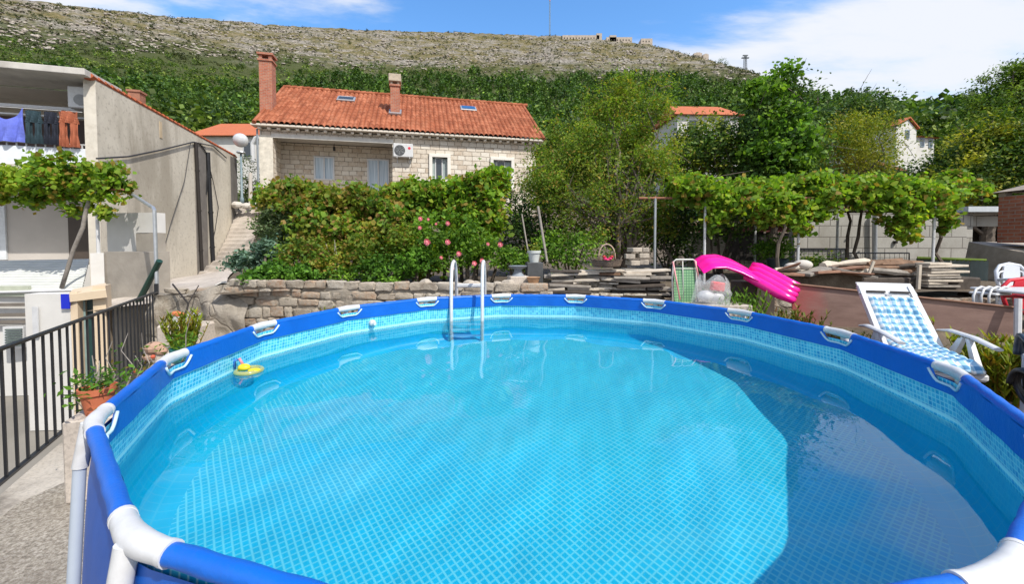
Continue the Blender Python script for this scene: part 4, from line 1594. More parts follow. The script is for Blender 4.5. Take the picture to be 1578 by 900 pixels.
# white dormer piece behind the right end of the ridge
q = MB().box((13.5, 6.2, 5.6), (0.7, 0.8, 1.6)).lathe([(0.3, 0), (0.3, 0.15), (0.18, 0.2), (0.18, 0.5), (0.26, 0.55), (0.05, 0.62)], (13.5, 6.2, 6.4), 12)
q.build('rear_chimney', m_white_wall, sh, local=True)

# ================================================================== FAR HOUSES
def simple_house(name, label, loc, rotz, w, d, h, rh, wins, wallm=None, chim=(), hip=0.0):
    t_ = thing(name, label, 'house', loc, rotz)
    MB().box((w / 2, d / 2, h / 2 - 3), (w, d, h + 6)).build('wall', wallm or m_white_wall, t_, local=True)
    o = 0.4
    q = MB()
    y0, y1, ym = -o, d + o, d / 2
    V = [(-o, y0, h), (w + o, y0, h), (w + o, y1, h), (-o, y1, h), (-o + hip, ym, h + rh), (w + o - hip, ym, h + rh)]
    q.add(V, [(0, 1, 5, 4), (2, 3, 4, 5), (0, 4, 3), (1, 2, 5), (0, 3, 2, 1)])
    r_ = q.build('roof', m_rtile_far, t_, local=True)
    for cx_, cy_, ch_ in chim:
        c_ = MB().box((cx_, cy_, h + ch_ / 2), (0.5, 0.5, ch_ + 0.6)).box((cx_, cy_, h + ch_ + 0.35), (0.7, 0.7, 0.1)).build('chimney', m_white_wall, r_, local=True)
    for side_, a, b, ww, hh in wins:
        if side_ == 'f':
            wo = MB().box((a, -0.03, b), (ww, 0.08, hh)).build('window', m_white_pl, t_, local=True)
            MB().box((a, -0.08, b), (ww - 0.16, 0.03, hh - 0.16)).build('pane', m_glass, wo, local=True)
        else:
            wo = MB().box((-0.03, a, b), (0.08, ww, hh)).build('window', m_white_pl, t_, local=True)
            MB().box((-0.08, a, b), (0.03, ww - 0.16, hh - 0.16)).build('pane', m_glass, wo, local=True)
    return t_
t = NT('far_roof_tiles')
wv = t.n('ShaderNodeTexWave', wave_type='BANDS', bands_direction='X')
wv.inputs['Scale'].default_value = 1.3
t.l(t.co.outputs['Object'], wv.inputs['Vector'])
t.base(t.mix(t.ramp(t.noise(1.5, 5), [(0.4, 0.0), (0.7, 0.5)]), (0.46, 0.13, 0.05), (0.36, 0.11, 0.05)))
t.rough(0.85)
t.normal(t.bump(wv.outputs['Fac'], 0.6, 0.06))
m_rtile_far = t.m
p = at(298, 240, 34)
z_e = at(298, 210, 34).z
simple_house('orange_roof_house', 'low house with a bright orange roof left of the stone house', (p.x, p.y, z_e - 3), 0.0, 5.6, 6, 3, 1.9, [('f', 4.6, 1.9, 0.9, 1.3)], None, ((2.6, 3, 1.0),), 0.6)
p = at(1044, 190, 42)
simple_house('far_house', 'white house with an orange roof half hidden by the big plum tree', (p.x, p.y, at(0, 177, 42).z - 3), 0.05, 6.4, 6, 3.0, 1.9, [('f', 1.6, 1.9, 1, 1.3), ('f', 4.6, 1.9, 1, 1.3)], None, (), 0.8)
p = at(1404, 250, 42)
th = thing('tall_white_house', 'tall white gabled house with orange roofs on the right hillside', 'house', (p.x, p.y, at(0, 243, 42).z), 0.25)
zz = lambda py: (243 - py) / 631.5 * 42
q = MB()
q.prism([(-1.2, -4), (1.6, -4), (1.6, zz(200)), (0.4, zz(186)), (-1.2, zz(198))], 7, 'Y', (-1.0, 0, 0))
q.build('gable_wall', m_white_wall, th, local=True)
q = MB().prism([(1.75, zz(199)), (0.4, zz(184)), (-1.35, zz(197)), (-1.35, zz(195)), (0.4, zz(182)), (1.75, zz(197))], 7.4, 'Y', (-1.0, -0.2, 0))
q.build('gable_roof', m_rtile_far, th, local=True)
MB().box((2.2, 3.2, zz(207) / 2 - 2), (4.4, 5, zz(207) + 4)).build('wing_wall', m_white_wall, th, local=True)
q = MB().add([(0.5, 0.3, zz(207)), (4.7, 0.3, zz(207)), (4.7, 3.2, zz(193)), (0.5, 3.2, zz(193)), (0.5, 6, zz(207)), (4.7, 6, zz(207))], [(0, 1, 2, 3), (3, 2, 5, 4), (0, 4, 5, 1), (0, 3, 4), (1, 5, 2)])
q.build('wing_roof', m_rtile_far, th, local=True)
for x, z in ((2.6, zz(215)), (3.8, zz(215)), (-0.7, zz(208))):
    w = MB().box((x, 0.66 if x > 0 else -0.04, z), (0.55, 0.06, 0.9)).build('window', mat('shutter_blue', (0.30, 0.38, 0.45), 0.5), th, local=True)
    MB().box((x, 0.62 if x > 0 else -0.08, z), (0.4, 0.03, 0.75)).build('pane', m_glass, w, local=True)
MB().box((-0.2, 3, zz(181)), (0.5, 0.5, 1.4)).build('chimney', m_brick, th, local=True)
p = at(1352, 300, 24)
sd = thing('red_roof_shed', 'small shed with a dull red roof behind the leaning pole', 'shed', (p.x, p.y, at(0, 268, 24).z - 2), 0.1)
MB().box((0.85, 1.5, 0.8), (1.5, 2.6, 2.6)).build('wall', mat('blue_grey_wall', (0.40, 0.46, 0.50), 0.8), sd, local=True)
q = MB().add([(-0.3, -0.3, 2.45), (1.9, -0.3, 2.1), (1.9, 3.2, 2.1), (-0.3, 3.2, 2.9), (-0.3, 1.6, 3.0)], [(0, 1, 2, 3), ])
q = MB().hexa([(-0.35, -0.3, 2.5), (1.6, -0.3, 2.05), (1.6, 3, 2.05), (-0.35, 3, 2.9), (-0.35, -0.3, 2.68), (1.6, -0.3, 2.2), (1.6, 3, 2.2), (-0.35, 3, 3.1)])
q.build('roof', mat('dull_red', (0.30, 0.09, 0.06), 0.8, var=0.2), sd, local=True)

# ------------------------------------------------------------------ on the ridge: mast, fortress, cable car station
b = at(847, 56, 685 * math.cos(math.atan(58 / 631.5)))
ms = thing('radio_mast', 'tall thin radio mast standing on the ridge line', 'mast', tuple(b))
q = MB()
hm = 68.0
for i in range(3):
    a_ = 2 * PI * i / 3
    q.tube([b + Vector((math.cos(a_) * 1.1, math.sin(a_) * 1.1, -3)), b + Vector((math.cos(a_) * 0.9, math.sin(a_) * 0.9, hm * 0.86))], 0.34, 5)
for k_ in range(26):
    z = k_ * 2.2
    for i in range(3):
        a0, a1 = 2 * PI * i / 3, 2 * PI * (i + 1) / 3
        q.tube([b + Vector((math.cos(a0), math.sin(a0), z)), b + Vector((math.cos(a1), math.sin(a1), z + 2.2))], 0.16, 4)
q.build('lattice', mat('mast_grey', (0.18, 0.25, 0.30), 0.6), ms)
MB().tube([b + Vector((0, 0, hm * 0.84)), b + Vector((0, 0, hm))], 0.9, 8).build('top_section', mat('mast_red', (0.50, 0.10, 0.08), 0.6), ms)
ft = thing('fortress', 'long pale stone fortress on the crest of the ridge right of the mast', 'fortress', tuple(at(915, 70, 660)))
m_fort = mat('fort_stone', (0.42, 0.36, 0.30), 0.9, var=0.15, scale=0.3)
for x0, x1, yt, yb, nm in ((866, 922, 57, 70, 'long_block'), (918, 926, 54, 70, 'tower'), (933, 972, 60, 74, 'east_block'), (986, 1003, 62, 78, 'pavilion'), (938, 948, 57, 66, 'upper_block')):
    Y = 668.0
    A, B = at(x0, yt, Y), at(x1, yb + 8, Y)
    o = MB().box(((A.x + B.x) / 2, Y, (A.z + B.z) / 2), (B.x - A.x, 14, A.z - B.z)).build(nm, m_fort, ft)
    if x1 - x0 > 16:
        q = MB()
        for i in range(int((x1 - x0) / 4.5)):
            c_ = at(x0 + 3 + i * 4.5, yt + 4.5, Y)
            q.box((c_.x, Y - 7.05, c_.z), (1.5, 0.2, 2.2))
        q.build('openings', m_dark, o)
b = at(1148, 114, 560)
cs = thing('cable_car_pylon', 'dark cable car pylon with a crosshead on the right slope of the ridge', 'pylon', tuple(b))
q = MB()
hp = 24.0
for sx_ in (-1, 1):
    for sy_ in (-1, 1):
        q.tube([b + Vector((sx_ * 1.9, sy_ * 1.9, -4)), b + Vector((sx_ * 1.1, sy_ * 1.1, hp))], 0.35, 5)
for k_ in range(9):
    z = k_ * 2.6
    w_ = 1.9 - 0.8 * z / hp
    q.tube([b + Vector((-w_, -w_, z)), b + Vector((w_, -w_, z + 2.6))], 0.2, 4)
    q.tube([b + Vector((w_, -w_, z)), b + Vector((-w_, -w_, z + 2.6))], 0.2, 4)
q.build('tower', mat('pylon_grey', (0.10, 0.12, 0.14), 0.6), cs)
MB().box(b + Vector((0, 0, hp - 2.2)), (9.5, 2, 1.2)).box(b + Vector((0, 0, hp + 1.0)), (6.5, 2, 0.9)).box(b + Vector((0, 0, hp - 0.6)), (1.6, 1.6, 4)).build('crosshead', mat('pylon_grey', (0.10, 0.12, 0.14), 0.6), cs)
for i, (x0, x1, yt, yb, Y) in enumerate(((1068, 1080, 83, 92, 625), (1082, 1090, 85, 94, 622))):
    A, B = at(x0, yt, Y), at(x1, yb + 6, Y)
    o = MB().box(((A.x + B.x) / 2, Y, (A.z + B.z) / 2), (B.x - A.x, 8, A.z - B.z)).box(((A.x + B.x) / 2 + 1, Y, A.z + 0.8), ((B.x - A.x) * 0.5, 5, 1.8)).build('ruin', m_fort)
    tag(o, ['pale ruined wall on the ridge below the fortress, the longer one', 'short pale ruined block on the ridge, nearer the cable car pylon'][i], 'ruin', 'ruins on the ridge')

# ================================================================== VEGETATION
def leaf_quads(P_, size, rng, aspect=0.55, up=0.5, droop=0.0, normal_from=None, shape='rhomb'):
    """one folded leaf per point"""
    n = len(P_)
    size = np.asarray(size) * np.ones(n)
    d = rng.normal(0, 1, (n, 3))
    d[:, 2] = d[:, 2] * 0.6 - droop
    d /= np.linalg.norm(d, axis=1)[:, None] + 1e-9
    nr = rng.normal(0, 1, (n, 3))
    nr[:, 2] += up * 2
    if normal_from is not None:
        o = P_ - normal_from
        o /= np.linalg.norm(o, axis=1)[:, None] + 1e-9
        nr += o * 0.9
    w = np.cross(d, nr)
    w /= np.linalg.norm(w, axis=1)[:, None] + 1e-9
    nn = np.cross(w, d)
    s = size[:, None]
    if shape == 'rhomb':
        V = np.stack([P_ - d * s * 0.5, P_ + w * s * aspect * 0.5 + nn * s * 0.08, P_ + d * s * 0.5, P_ - w * s * aspect * 0.5 + nn * s * 0.08], 1)
        k = 4
        F = np.arange(n * 4).reshape(n, 4)
        return V.reshape(-1, 3), F
    # lobed leaf: six-sided
    V = np.stack([P_ - d * s * 0.42, P_ - d * s * 0.12 + w * s * 0.5 + nn * s * 0.10, P_ + d * s * 0.22 + w * s * 0.36, P_ + d * s * 0.55 - nn * s * 0.06,
                  P_ + d * s * 0.22 - w * s * 0.36, P_ - d * s * 0.12 - w * s * 0.5 + nn * s * 0.10], 1)
    F = np.arange(n * 6).reshape(n, 6)
    return V.reshape(-1, 3), F


def clumps(ells, n, rng, shell=0.55, minz=-99):
    """clump centres in a union of ellipsoids [(c, r)], more of them near the outside"""
    vol = np.array([r[0] * r[1] * r[2] for c, r in ells]) ** 0.75
    pick = rng.choice(len(ells), n, p=vol / vol.sum())
    d = rng.normal(0, 1, (n, 3))
    d /= np.linalg.norm(d, axis=1)[:, None]
    rad = shell + (1 - shell) * rng.random(n) ** 0.6
    rad = np.where(rng.random(n) < 0.25, rng.random(n) ** 0.5 * shell, rad)
    C = np.array([ells[i][0] for i in pick], float)
    R = np.array([ells[i][1] for i in pick], float)
    return C + d * R * rad[:, None]


def crown_points(cc, per, rc, rng, flat=0.75):
    n = len(cc)
    rcs = rc * rng.uniform(0.55, 1.35, n)
    k = rng.integers(int(per * 0.5), int(per * 1.5) + 1, n)
    idx = np.repeat(np.arange(n), k)
    d = rng.normal(0, 0.55, (len(idx), 3))
    d[:, 2] *= flat
    return cc[idx] + d * rcs[idx][:, None]


def foliage(name, P_, size, m, parent, rng, aspect=0.55, up=0.5, droop=0.1, center=None, shape='rhomb', jitter=0.35, root=None):
    size = size * (1 + rng.uniform(-jitter, jitter, len(P_)))
    V, F = leaf_quads(P_, size, rng, aspect, up, droop, center, shape)
    if parent is not None:
        r = parent
        while r.parent is not None:
            r = r.parent
        V = V - np.array(ROOTLOC.get(r, Vector((0, 0, 0))))
        return link(name, np_mesh(name, V, [F]), m, parent)
    off = (float(V[:, 0].mean()), float(V[:, 1].mean()), float(V[:, 2].min()))
    return link(name, np_mesh(name, V - np.array(off), [F]), m, None, off)


def crooked(a, b, n=5, amp=0.08, seed=0):
    a, b = Vector(a), Vector(b)
    L_ = (b - a).length
    out = []
    for i in range(n + 1):
        f = i / n
        p = a.lerp(b, f)
        if 0 < i < n:
            p += Vector((noise.noise(Vector((seed, f * 4, 1))), noise.noise(Vector((seed, f * 4, 7))), 0)) * amp * L_
        out.append(p)
    return out


def make_tree(name, label, cat, base, trunk_h, trunk_r, ells, ncl, per, rc, leaf, m, seed, group=None, bark=None, lean=(0, 0), stems=1,
              aspect=0.55, up=0.5, droop=0.1, shape='rhomb', limbs=10, shell=0.55, twigs=True):
    rng = np.random.default_rng(seed)
    base = Vector(base)
    t_ = thing(name, label, cat, tuple(base), 0, group)
    cc = clumps(ells, ncl, rng, shell)
    P_ = crown_points(cc, per, rc, rng)
    cen = np.mean([e[0] for e in ells], 0)
    foliage('crown', P_, leaf, m, t_, rng, aspect, up, droop, cen, shape)
    q = MB()
    for s_ in range(stems):
        off = Vector((rng.uniform(-1, 1), rng.uniform(-1, 1), 0)) * trunk_r * 1.4 * (stems > 1)
        top = base + Vector((lean[0] + off.x * 5, lean[1] + off.y * 5, trunk_h))
        pts = crooked(base + off + Vector((0, 0, -0.1)), top, 6, 0.07, seed + s_)
        rs = [trunk_r * (1.25 - 0.55 * i / 6) / (stems ** 0.4) for i in range(7)]
        q.tube(pts, rs, 9)
        sel = rng.choice(len(cc), min(limbs, len(cc)), replace=False)
        for j in sel:
            st = pts[rng.integers(3, 7)]
            lp = crooked(st, Vector(cc[j]), 5, 0.12, seed + 10 + int(j))
            r0 = trunk_r * rng.uniform(0.25, 0.5)
            q.tube(lp, [r0 * (1 - 0.8 * i / 5) for i in range(6)], 5)
    if twigs:
        for j in rng.choice(len(cc), min(40, len(cc)), replace=False):
            c_ = Vector(cc[j])
            e_ = c_ + Vector(rng.normal(0, 1, 3)) * rc
            q.tube([c_, (c_ + e_) / 2 + Vector((0, 0, .02)), e_], [trunk_r * 0.09, trunk_r * 0.07, trunk_r * 0.03], 4)
    q.build('trunk', bark or m_bark, t_, recalc=False)
    return t_


m_bark = mat('bark', (0.13, 0.105, 0.085), 0.95, var=0.35, scale=12, bump=0.6, bscale=25)
m_bark_pale = mat('pale_bark', (0.26, 0.235, 0.21), 0.95, var=0.3, scale=12, bump=0.5, bscale=30)
g_vine = leaf_mat('vine_leaves', [(0.16, 0.30, 0.03), (0.22, 0.38, 0.035), (0.11, 0.22, 0.03), (0.32, 0.42, 0.045), (0.20, 0.32, 0.04), (0.17, 0.31, 0.03), (0.24, 0.36, 0.04), (0.30, 0.22, 0.05)], (0.38, 0.38, 0.05), 0.45, pthr=(0.52, 0.7))
g_hedge = leaf_mat('hedge_vine_leaves', [(0.13, 0.25, 0.035), (0.18, 0.31, 0.04), (0.09, 0.18, 0.03), (0.25, 0.32, 0.05), (0.12, 0.24, 0.03), (0.16, 0.27, 0.04), (0.28, 0.21, 0.06), (0.30, 0.19, 0.06)], (0.36, 0.29, 0.05), 0.42, pscale=1.3, pthr=(0.48, 0.66))
g_bright = leaf_mat('fresh_leaves', [(0.112, 0.240, 0.030), (0.159, 0.316, 0.037), (0.079, 0.180, 0.026), (0.207, 0.360, 0.044)], (0.239, 0.346, 0.044), 0.4)
g_dark = leaf_mat('dark_leaves', [(0.052, 0.112, 0.027), (0.084, 0.158, 0.032), (0.038, 0.081, 0.026), (0.119, 0.192, 0.036)], None, 0.25)
g_plum = leaf_mat('plum_leaves', [(0.13, 0.22, 0.03), (0.18, 0.28, 0.04), (0.10, 0.175, 0.028), (0.24, 0.31, 0.05), (0.14, 0.23, 0.035), (0.19, 0.27, 0.04), (0.32, 0.24, 0.06)], (0.28, 0.30, 0.05), 0.48, pscale=0.9, pthr=(0.55, 0.72), vs=1.1, vr=(0.6, 1.4))
g_citrus = leaf_mat('citrus_leaves', [(0.064, 0.132, 0.024), (0.096, 0.183, 0.028), (0.047, 0.101, 0.024), (0.194, 0.244, 0.031), (0.076, 0.143, 0.028)], (0.500, 0.468, 0.041), 0.3, pscale=0.8, pthr=(0.52, 0.66))
g_feather = leaf_mat('yellow_green_leaves', [(0.167, 0.228, 0.028), (0.242, 0.281, 0.031), (0.112, 0.176, 0.028), (0.335, 0.316, 0.035)], (0.372, 0.333, 0.035), 0.4, pscale=0.6)
g_pine = leaf_mat('pine_needles', [(0.042, 0.100, 0.022), (0.067, 0.134, 0.029), (0.095, 0.180, 0.032), (0.050, 0.108, 0.029)], (0.106, 0.180, 0.032), 0.2, pscale=0.03, vs=0.12, vr=(0.45, 1.7))
g_scrub = leaf_mat('hill_scrub_leaves', [(0.045, 0.066, 0.024), (0.064, 0.084, 0.030), (0.032, 0.050, 0.022), (0.089, 0.096, 0.036)], None, 0.2, vs=0.1, vr=(0.6, 1.5))
g_olive = leaf_mat('hill_green_leaves', [(0.074, 0.140, 0.028), (0.116, 0.187, 0.035), (0.050, 0.102, 0.023), (0.149, 0.211, 0.043)], (0.132, 0.172, 0.047), 0.25, pscale=0.03, vs=0.14, vr=(0.5, 1.7))
g_blue = leaf_mat('spurge_leaves', [(0.106, 0.200, 0.150), (0.159, 0.270, 0.210), (0.085, 0.155, 0.110), (0.201, 0.310, 0.250)], None, 0.25)
g_geran = leaf_mat('geranium_leaves', [(0.083, 0.203, 0.028), (0.125, 0.281, 0.035), (0.066, 0.156, 0.028)], (0.165, 0.312, 0.031), 0.35)
g_aloe = leaf_mat('yellow_succulent', [(0.212, 0.260, 0.020), (0.276, 0.300, 0.025), (0.148, 0.210, 0.020), (0.233, 0.150, 0.020)], None, 0.35)

# ------------------------------------------------------------------ far forest and scrub on the hill (stuff)
def tree_tints(m, lo=0.45, hi=1.75):
    """each far tree has its own shade and hue of green"""
    nt = m.node_tree
    a = nt.nodes.new('ShaderNodeAttribute')
    a.attribute_name = 'tree_tint'
    r = nt.nodes.new('ShaderNodeValToRGB')
    e = r.color_ramp.elements
    e[0].color = (lo, lo, lo * 1.05, 1)
    e[1].color = (hi * 1.12, hi, hi * 0.8, 1)
    e.new(0.6).color = (0.95, 0.95, 0.95, 1)
    nt.links.new(a.outputs['Fac'], r.inputs[0])
    pr = next(n for n in nt.nodes if n.type == 'BSDF_PRINCIPLED')
    src = pr.inputs['Base Color'].links[0].from_socket
    mx = nt.nodes.new('ShaderNodeMix')
    mx.data_type = 'RGBA'
    mx.blend_type = 'MULTIPLY'
    mx.inputs[0].default_value = 1.0
    nt.links.new(src, mx.inputs[6])
    nt.links.new(r.outputs[0], mx.inputs[7])
    nt.links.new(mx.outputs[2], pr.inputs['Base Color'])


g_hill1 = g_pine.copy()
g_hill2 = g_olive.copy()
g_hill3 = g_scrub.copy()
for g_ in (g_hill1, g_hill2, g_hill3):
    tree_tints(g_)


def scatter_hill():
    rng = np.random.default_rng(5)
    def tree_proto(n, kind, r):
        g = np.random.default_rng(r)
        if kind == 'round':
            c = g.normal(0, 1, (9, 3)); c /= np.linalg.norm(c, axis=1)[:, None]
            c = c * np.array([0.42, 0.42, 0.34]) + np.array([0, 0, 0.62])
            p = c[g.integers(0, 9, n)] + g.normal(0, 0.13, (n, 3))
        elif kind == 'cone':
            h = g.random(n) ** 0.8
            rad = (1 - h) * 0.30 + 0.04
            a = g.random(n) * 2 * PI
            p = np.stack([np.cos(a) * rad, np.sin(a) * rad, 0.08 + h * 1.0], 1) + g.normal(0, 0.04, (n, 3))
        else:
            c = g.normal(0, 1, (6, 3)); c /= np.linalg.norm(c, axis=1)[:, None]
            c = c * np.array([0.55, 0.55, 0.25]) + np.array([0, 0, 0.3])
            p = c[g.integers(0, 6, n)] + g.normal(0, 0.16, (n, 3))
        return p
    def batch(name, label, N, rlo, rhi, dens, kinds, nl, hmin, hmax, m, leaf, pxlo=-250, pxhi=1800):
        az = np.arctan((rng.uniform(pxlo, pxhi, N) - 789) / 631.5)
        D = np.interp(az, SK_AZ, SK_D)
        q = rng.uniform(rlo ** 1.3, rhi ** 1.3, N) ** (1 / 1.3)
        r = q * D
        x, y = np.sin(az) * r, np.cos(az) * r
        z = terr_h(x, y)
        keep = dens(x, y, q, az) * (r > 58)
        keep = rng.random(N) < keep
        x, y, z = x[keep], y[keep], z[keep]
        qq = q[keep]
        H = rng.uniform(hmin, hmax, len(x)) * (0.8 + 0.4 * rng.random(len(x)))
        Vs = []
        Ss = []
        Ts = []
        for k_, kd in enumerate(kinds):
            sel = np.arange(len(x)) % len(kinds) == k_
            protos = tree_proto(nl, kd, 100 + k_)
            xs, ys, zs, hs = x[sel], y[sel], z[sel], H[sel]
            a = rng.uniform(0, 2 * PI, len(xs))
            ca, sa = np.cos(a)[:, None], np.sin(a)[:, None]
            px_, py_ = protos[:, 0][None], protos[:, 1][None]
            wd = hs[:, None] * rng.uniform(0.8, 1.25, (len(xs), 1))
            X = xs[:, None] + (ca * px_ - sa * py_) * wd
            Y_ = ys[:, None] + (sa * px_ + ca * py_) * wd
            Z = zs[:, None] + protos[:, 2][None] * hs[:, None] - 0.3
            Vs.append(np.stack([X, Y_, Z], -1).reshape(-1, 3))
            Ss.append(np.repeat(hs * leaf, len(protos)))
            Ts.append(np.repeat(rng.random(len(xs)), len(protos)))
        P_ = np.concatenate(Vs)
        sz = np.concatenate(Ss) * rng.uniform(0.7, 1.3, len(P_))
        V, F = leaf_quads(P_, sz, rng, 0.8, 0.5, 0.0)
        me = np_mesh(name, V, [F])
        at_ = me.attributes.new('tree_tint', 'FLOAT', 'FACE')
        at_.data.foreach_set('value', np.concatenate(Ts).astype(np.float32)[:len(me.polygons)])
        o = link(name, me, m)
        return tag(o, label, name.replace('_', ' '), kind='stuff')
    def near_only(lo, hi):
        return lambda x, y, q, az: np.where((np.hypot(x, y) > lo) & (np.hypot(x, y) < hi) & ((x < 25) | (y > 58)), 1.0, 0.0)
    def nz(x, y, s):
        return np.array([noise.noise(Vector((a / s, b / s, 3.1))) for a, b in zip(x, y)])
    # forest: below the rocky band
    def dforest(x, y, q, az):
        px = 789 + 631.5 * np.tan(az)
        lim = np.interp(px, [-200, 0, 250, 420, 520, 900, 1150, 1300, 2000], [0.50, 0.49, 0.45, 0.48, 0.61, 0.64, 0.78, 1.0, 1.0])
        return np.where((q < np.minimum(lim, 0.95) + 0.05 * nz(x, y, 40)) & (np.hypot(x, y) > 135), 0.97, 0.0)
    batch('hillside_forest', 'dense dark green pine wood covering the lower hillside', 14000, 0.075, 1.0, dforest, ['round', 'cone', 'round', 'round', 'cone'], 64, 5.5, 10.5, g_hill1, 0.19)
    batch('near_hillside_wood', 'green mixed wood on the slope just behind the stone house', 2200, 0.07, 0.45, near_only(55, 140), ['round', 'round', 'cone'], 420, 5.0, 9.0, g_hill2, 0.085)
    def dmid(x, y, q, az):
        px = 789 + 631.5 * np.tan(az)
        lo = np.interp(px, [-200, 0, 250, 420, 520, 900, 1150, 1300, 2000], [0.46, 0.46, 0.42, 0.46, 0.62, 0.66, 0.78, 0.97, 1.0])
        hi = np.interp(px, [-200, 0, 250, 400, 520, 900, 1150, 2000], [0.74, 0.71, 0.68, 0.66, 0.70, 0.70, 0.85, 1.0])
        n = nz(x, y, 28)
        return np.where((q > lo) & (q < hi + 0.05 * n), np.clip(0.85 * (hi - q) / np.maximum(hi - lo, .02) + 0.15 + n * 0.7, 0, 1), 0)
    batch('hillside_maquis', 'mixed green bushes thinning out toward the bare rocky slope', 13000, 0.40, 0.9, dmid, ['round', 'low', 'round'], 40, 2.6, 5.2, g_hill2, 0.24)
    def dscrub(x, y, q, az):
        px = 789 + 631.5 * np.tan(az)
        n = nz(x, y, 22)
        ridge = ((px > 860) & (q > 0.94)) * 0.5
        return np.where(q > 0.62, np.clip(0.5 + n * 1.2 + ridge, 0, 1), 0)
    batch('hillside_scrub', 'small grey green shrubs dotted over the rocky upper slope', 26000, 0.62, 0.995, dscrub, ['low', 'round'], 14, 1.0, 2.6, g_hill3, 0.45)
    # boulders and ledges over the bare slope
    N = 9000
    az = np.arctan((rng.uniform(-150, 1250, N) - 789) / 631.5)
    D = np.interp(az, SK_AZ, SK_D)
    q = rng.uniform(0.66, 0.99, N)
    x, y = np.sin(az) * q * D, np.cos(az) * q * D
    n = nz(x, y * 0.4, 16)
    k_ = rng.random(N) < np.clip(0.45 + n * 1.8, 0, 1)
    x, y = x[k_], y[k_]
    z = terr_h(x, y)
    cube = np.array([[-1, -1, -1], [1, -1, -1], [1, 1, -1], [-1, 1, -1], [-1, -1, 1], [1, -1, 1], [1, 1, 1], [-1, 1, 1]], float)
    fc = np.array([(0, 3, 2, 1), (4, 5, 6, 7), (0, 1, 5, 4), (1, 2, 6, 5), (2, 3, 7, 6), (3, 0, 4, 7)])
    s = rng.uniform(0.5, 1.0, (len(x), 1, 1)) * rng.uniform(0.6, 1.5, (len(x), 1, 3)) * np.array([1.7, 0.9, 0.7])
    V = cube[None] * s * rng.uniform(0.6, 1.15, (len(x), 8, 3))
    a = rng.uniform(-0.6, 0.6, (len(x), 1))
    vx = V[:, :, 0] * np.cos(a) - V[:, :, 1] * np.sin(a)
    vy = V[:, :, 0] * np.sin(a) + V[:, :, 1] * np.cos(a)
    V = np.stack([vx + x[:, None], vy + y[:, None], V[:, :, 2] + z[:, None] + 0.2], -1).reshape(-1, 3)
    F = (fc[None] + (np.arange(len(x)) * 8)[:, None, None]).reshape(-1, 4)
    m = NT('hill_rock')
    g_ = m.n('ShaderNodeNewGeometry')
    m.base(m.ramp(g_.outputs['Random Per Island'], [(0, (0.22, 0.19, 0.16)), (0.5, (0.34, 0.30, 0.26)), (1, (0.46, 0.42, 0.38))]))
    m.rough(0.95)
    tag(link('hillside_rocks', np_mesh('hillside_rocks', V, [F]), m.m), 'pale grey rocks and ledges scattered over the bare upper slope', 'rocks', kind='stuff')


scatter_hill()

# ------------------------------------------------------------------ pines and round trees one can tell apart, on the right
far = [  # px, py_top, py_base, depth, width px, kind, label
    (1260, 128, 150, 250, 12, 'c', 'umbrella shaped pine on the skyline right of the cable car pylon'),
    (1304, 139, 156, 230, 22, 'c', 'broad round pine on the skyline, left of the leaning pole'),
    (1326, 138, 158, 220, 10, 'c', 'small round pine on the skyline between two broader pines'),
    (1340, 141, 160, 215, 12, 'c', 'small dark pine on the skyline above the red roofed shed'),
    (1356, 145, 162, 210, 12, 'c', 'low round pine on the skyline left of the tall white house'),
    (1379, 142, 180, 150, 32, 'n', 'tall dark conifer on the skyline above the tall white house'),
    (1275, 134, 152, 240, 5, 'n', 'slim cypress on the skyline next to the umbrella shaped pine'),
    (1415, 157, 190, 120, 32, 'c', 'rounded dark tree on the skyline behind the tall white house'),
    (1440, 162, 195, 115, 26, 'c', 'dark tree on the skyline just left of the large right hand tree'),
    (1113, 91, 104, 560, 18, 'c', 'dark clump shaped pine on the ridge just below the ruins'),
    (1130, 97, 106, 545, 10, 'c', 'small pine on the ridge between the ruins and the pylon'),
    (1160, 106, 117, 525, 12, 'c', 'small bushy pine on the ridge right of the cable car pylon'),
    (1038, 74, 82, 640, 8, 'c', 'lone small bush on the ridge right of the fortress'),
    (704, 49, 55, 690, 9, 'c', 'lone dark bush on the bare ridge left of the mast'),
]
for i, (px, pt_, pb, Y, wpx, kd, lab) in enumerate(far):
    b = at(px, pb, Y)
    h = (pb - pt_) / 631.5 * Y
    w = wpx / 631.5 * Y / 2
    b.z = min(b.z, float(terr_h(b.x, b.y)) + 1)
    top = at(px, pt_, Y).z
    h = top - b.z
    if kd == 'c':
        e = [((b.x, b.y, top - h * 0.33), (w, w, min(h * 0.35, w * 0.9))), ((b.x + w * 0.3, b.y, top - h * 0.5), (w * 0.6, w * 0.6, h * 0.25))]
    else:
        e = [((b.x, b.y, b.z + h * f), (w * (1.05 - f) * 1.0, w * (1.05 - f), h * 0.16)) for f in (0.25, 0.4, 0.55, 0.7, 0.85, 0.93)]
    make_tree('pine_tree', lab, 'pine tree', b, h * 0.6, max(0.12, h * 0.02), e, 46, 26, w * 0.28, max(w * 0.12, 0.3), g_pine, 300 + i, 'pines on the skyline', limbs=5, twigs=False, aspect=0.7)

# ------------------------------------------------------------------ garden trees (world positions from their depth)
def el(px, py, Y, wpx, hpx, dep=None):
    c = at(px, py, Y)
    rx, rz = wpx / 631.5 * Y / 2, hpx / 631.5 * Y / 2
    return ((c.x, c.y, c.z), (rx, dep or (rx + rz) * 0.5, rz))
def gbase(px, Y):
    p = at(px, 400, Y)
    return Vector((p.x, p.y, garden_z(p.x, p.y)))

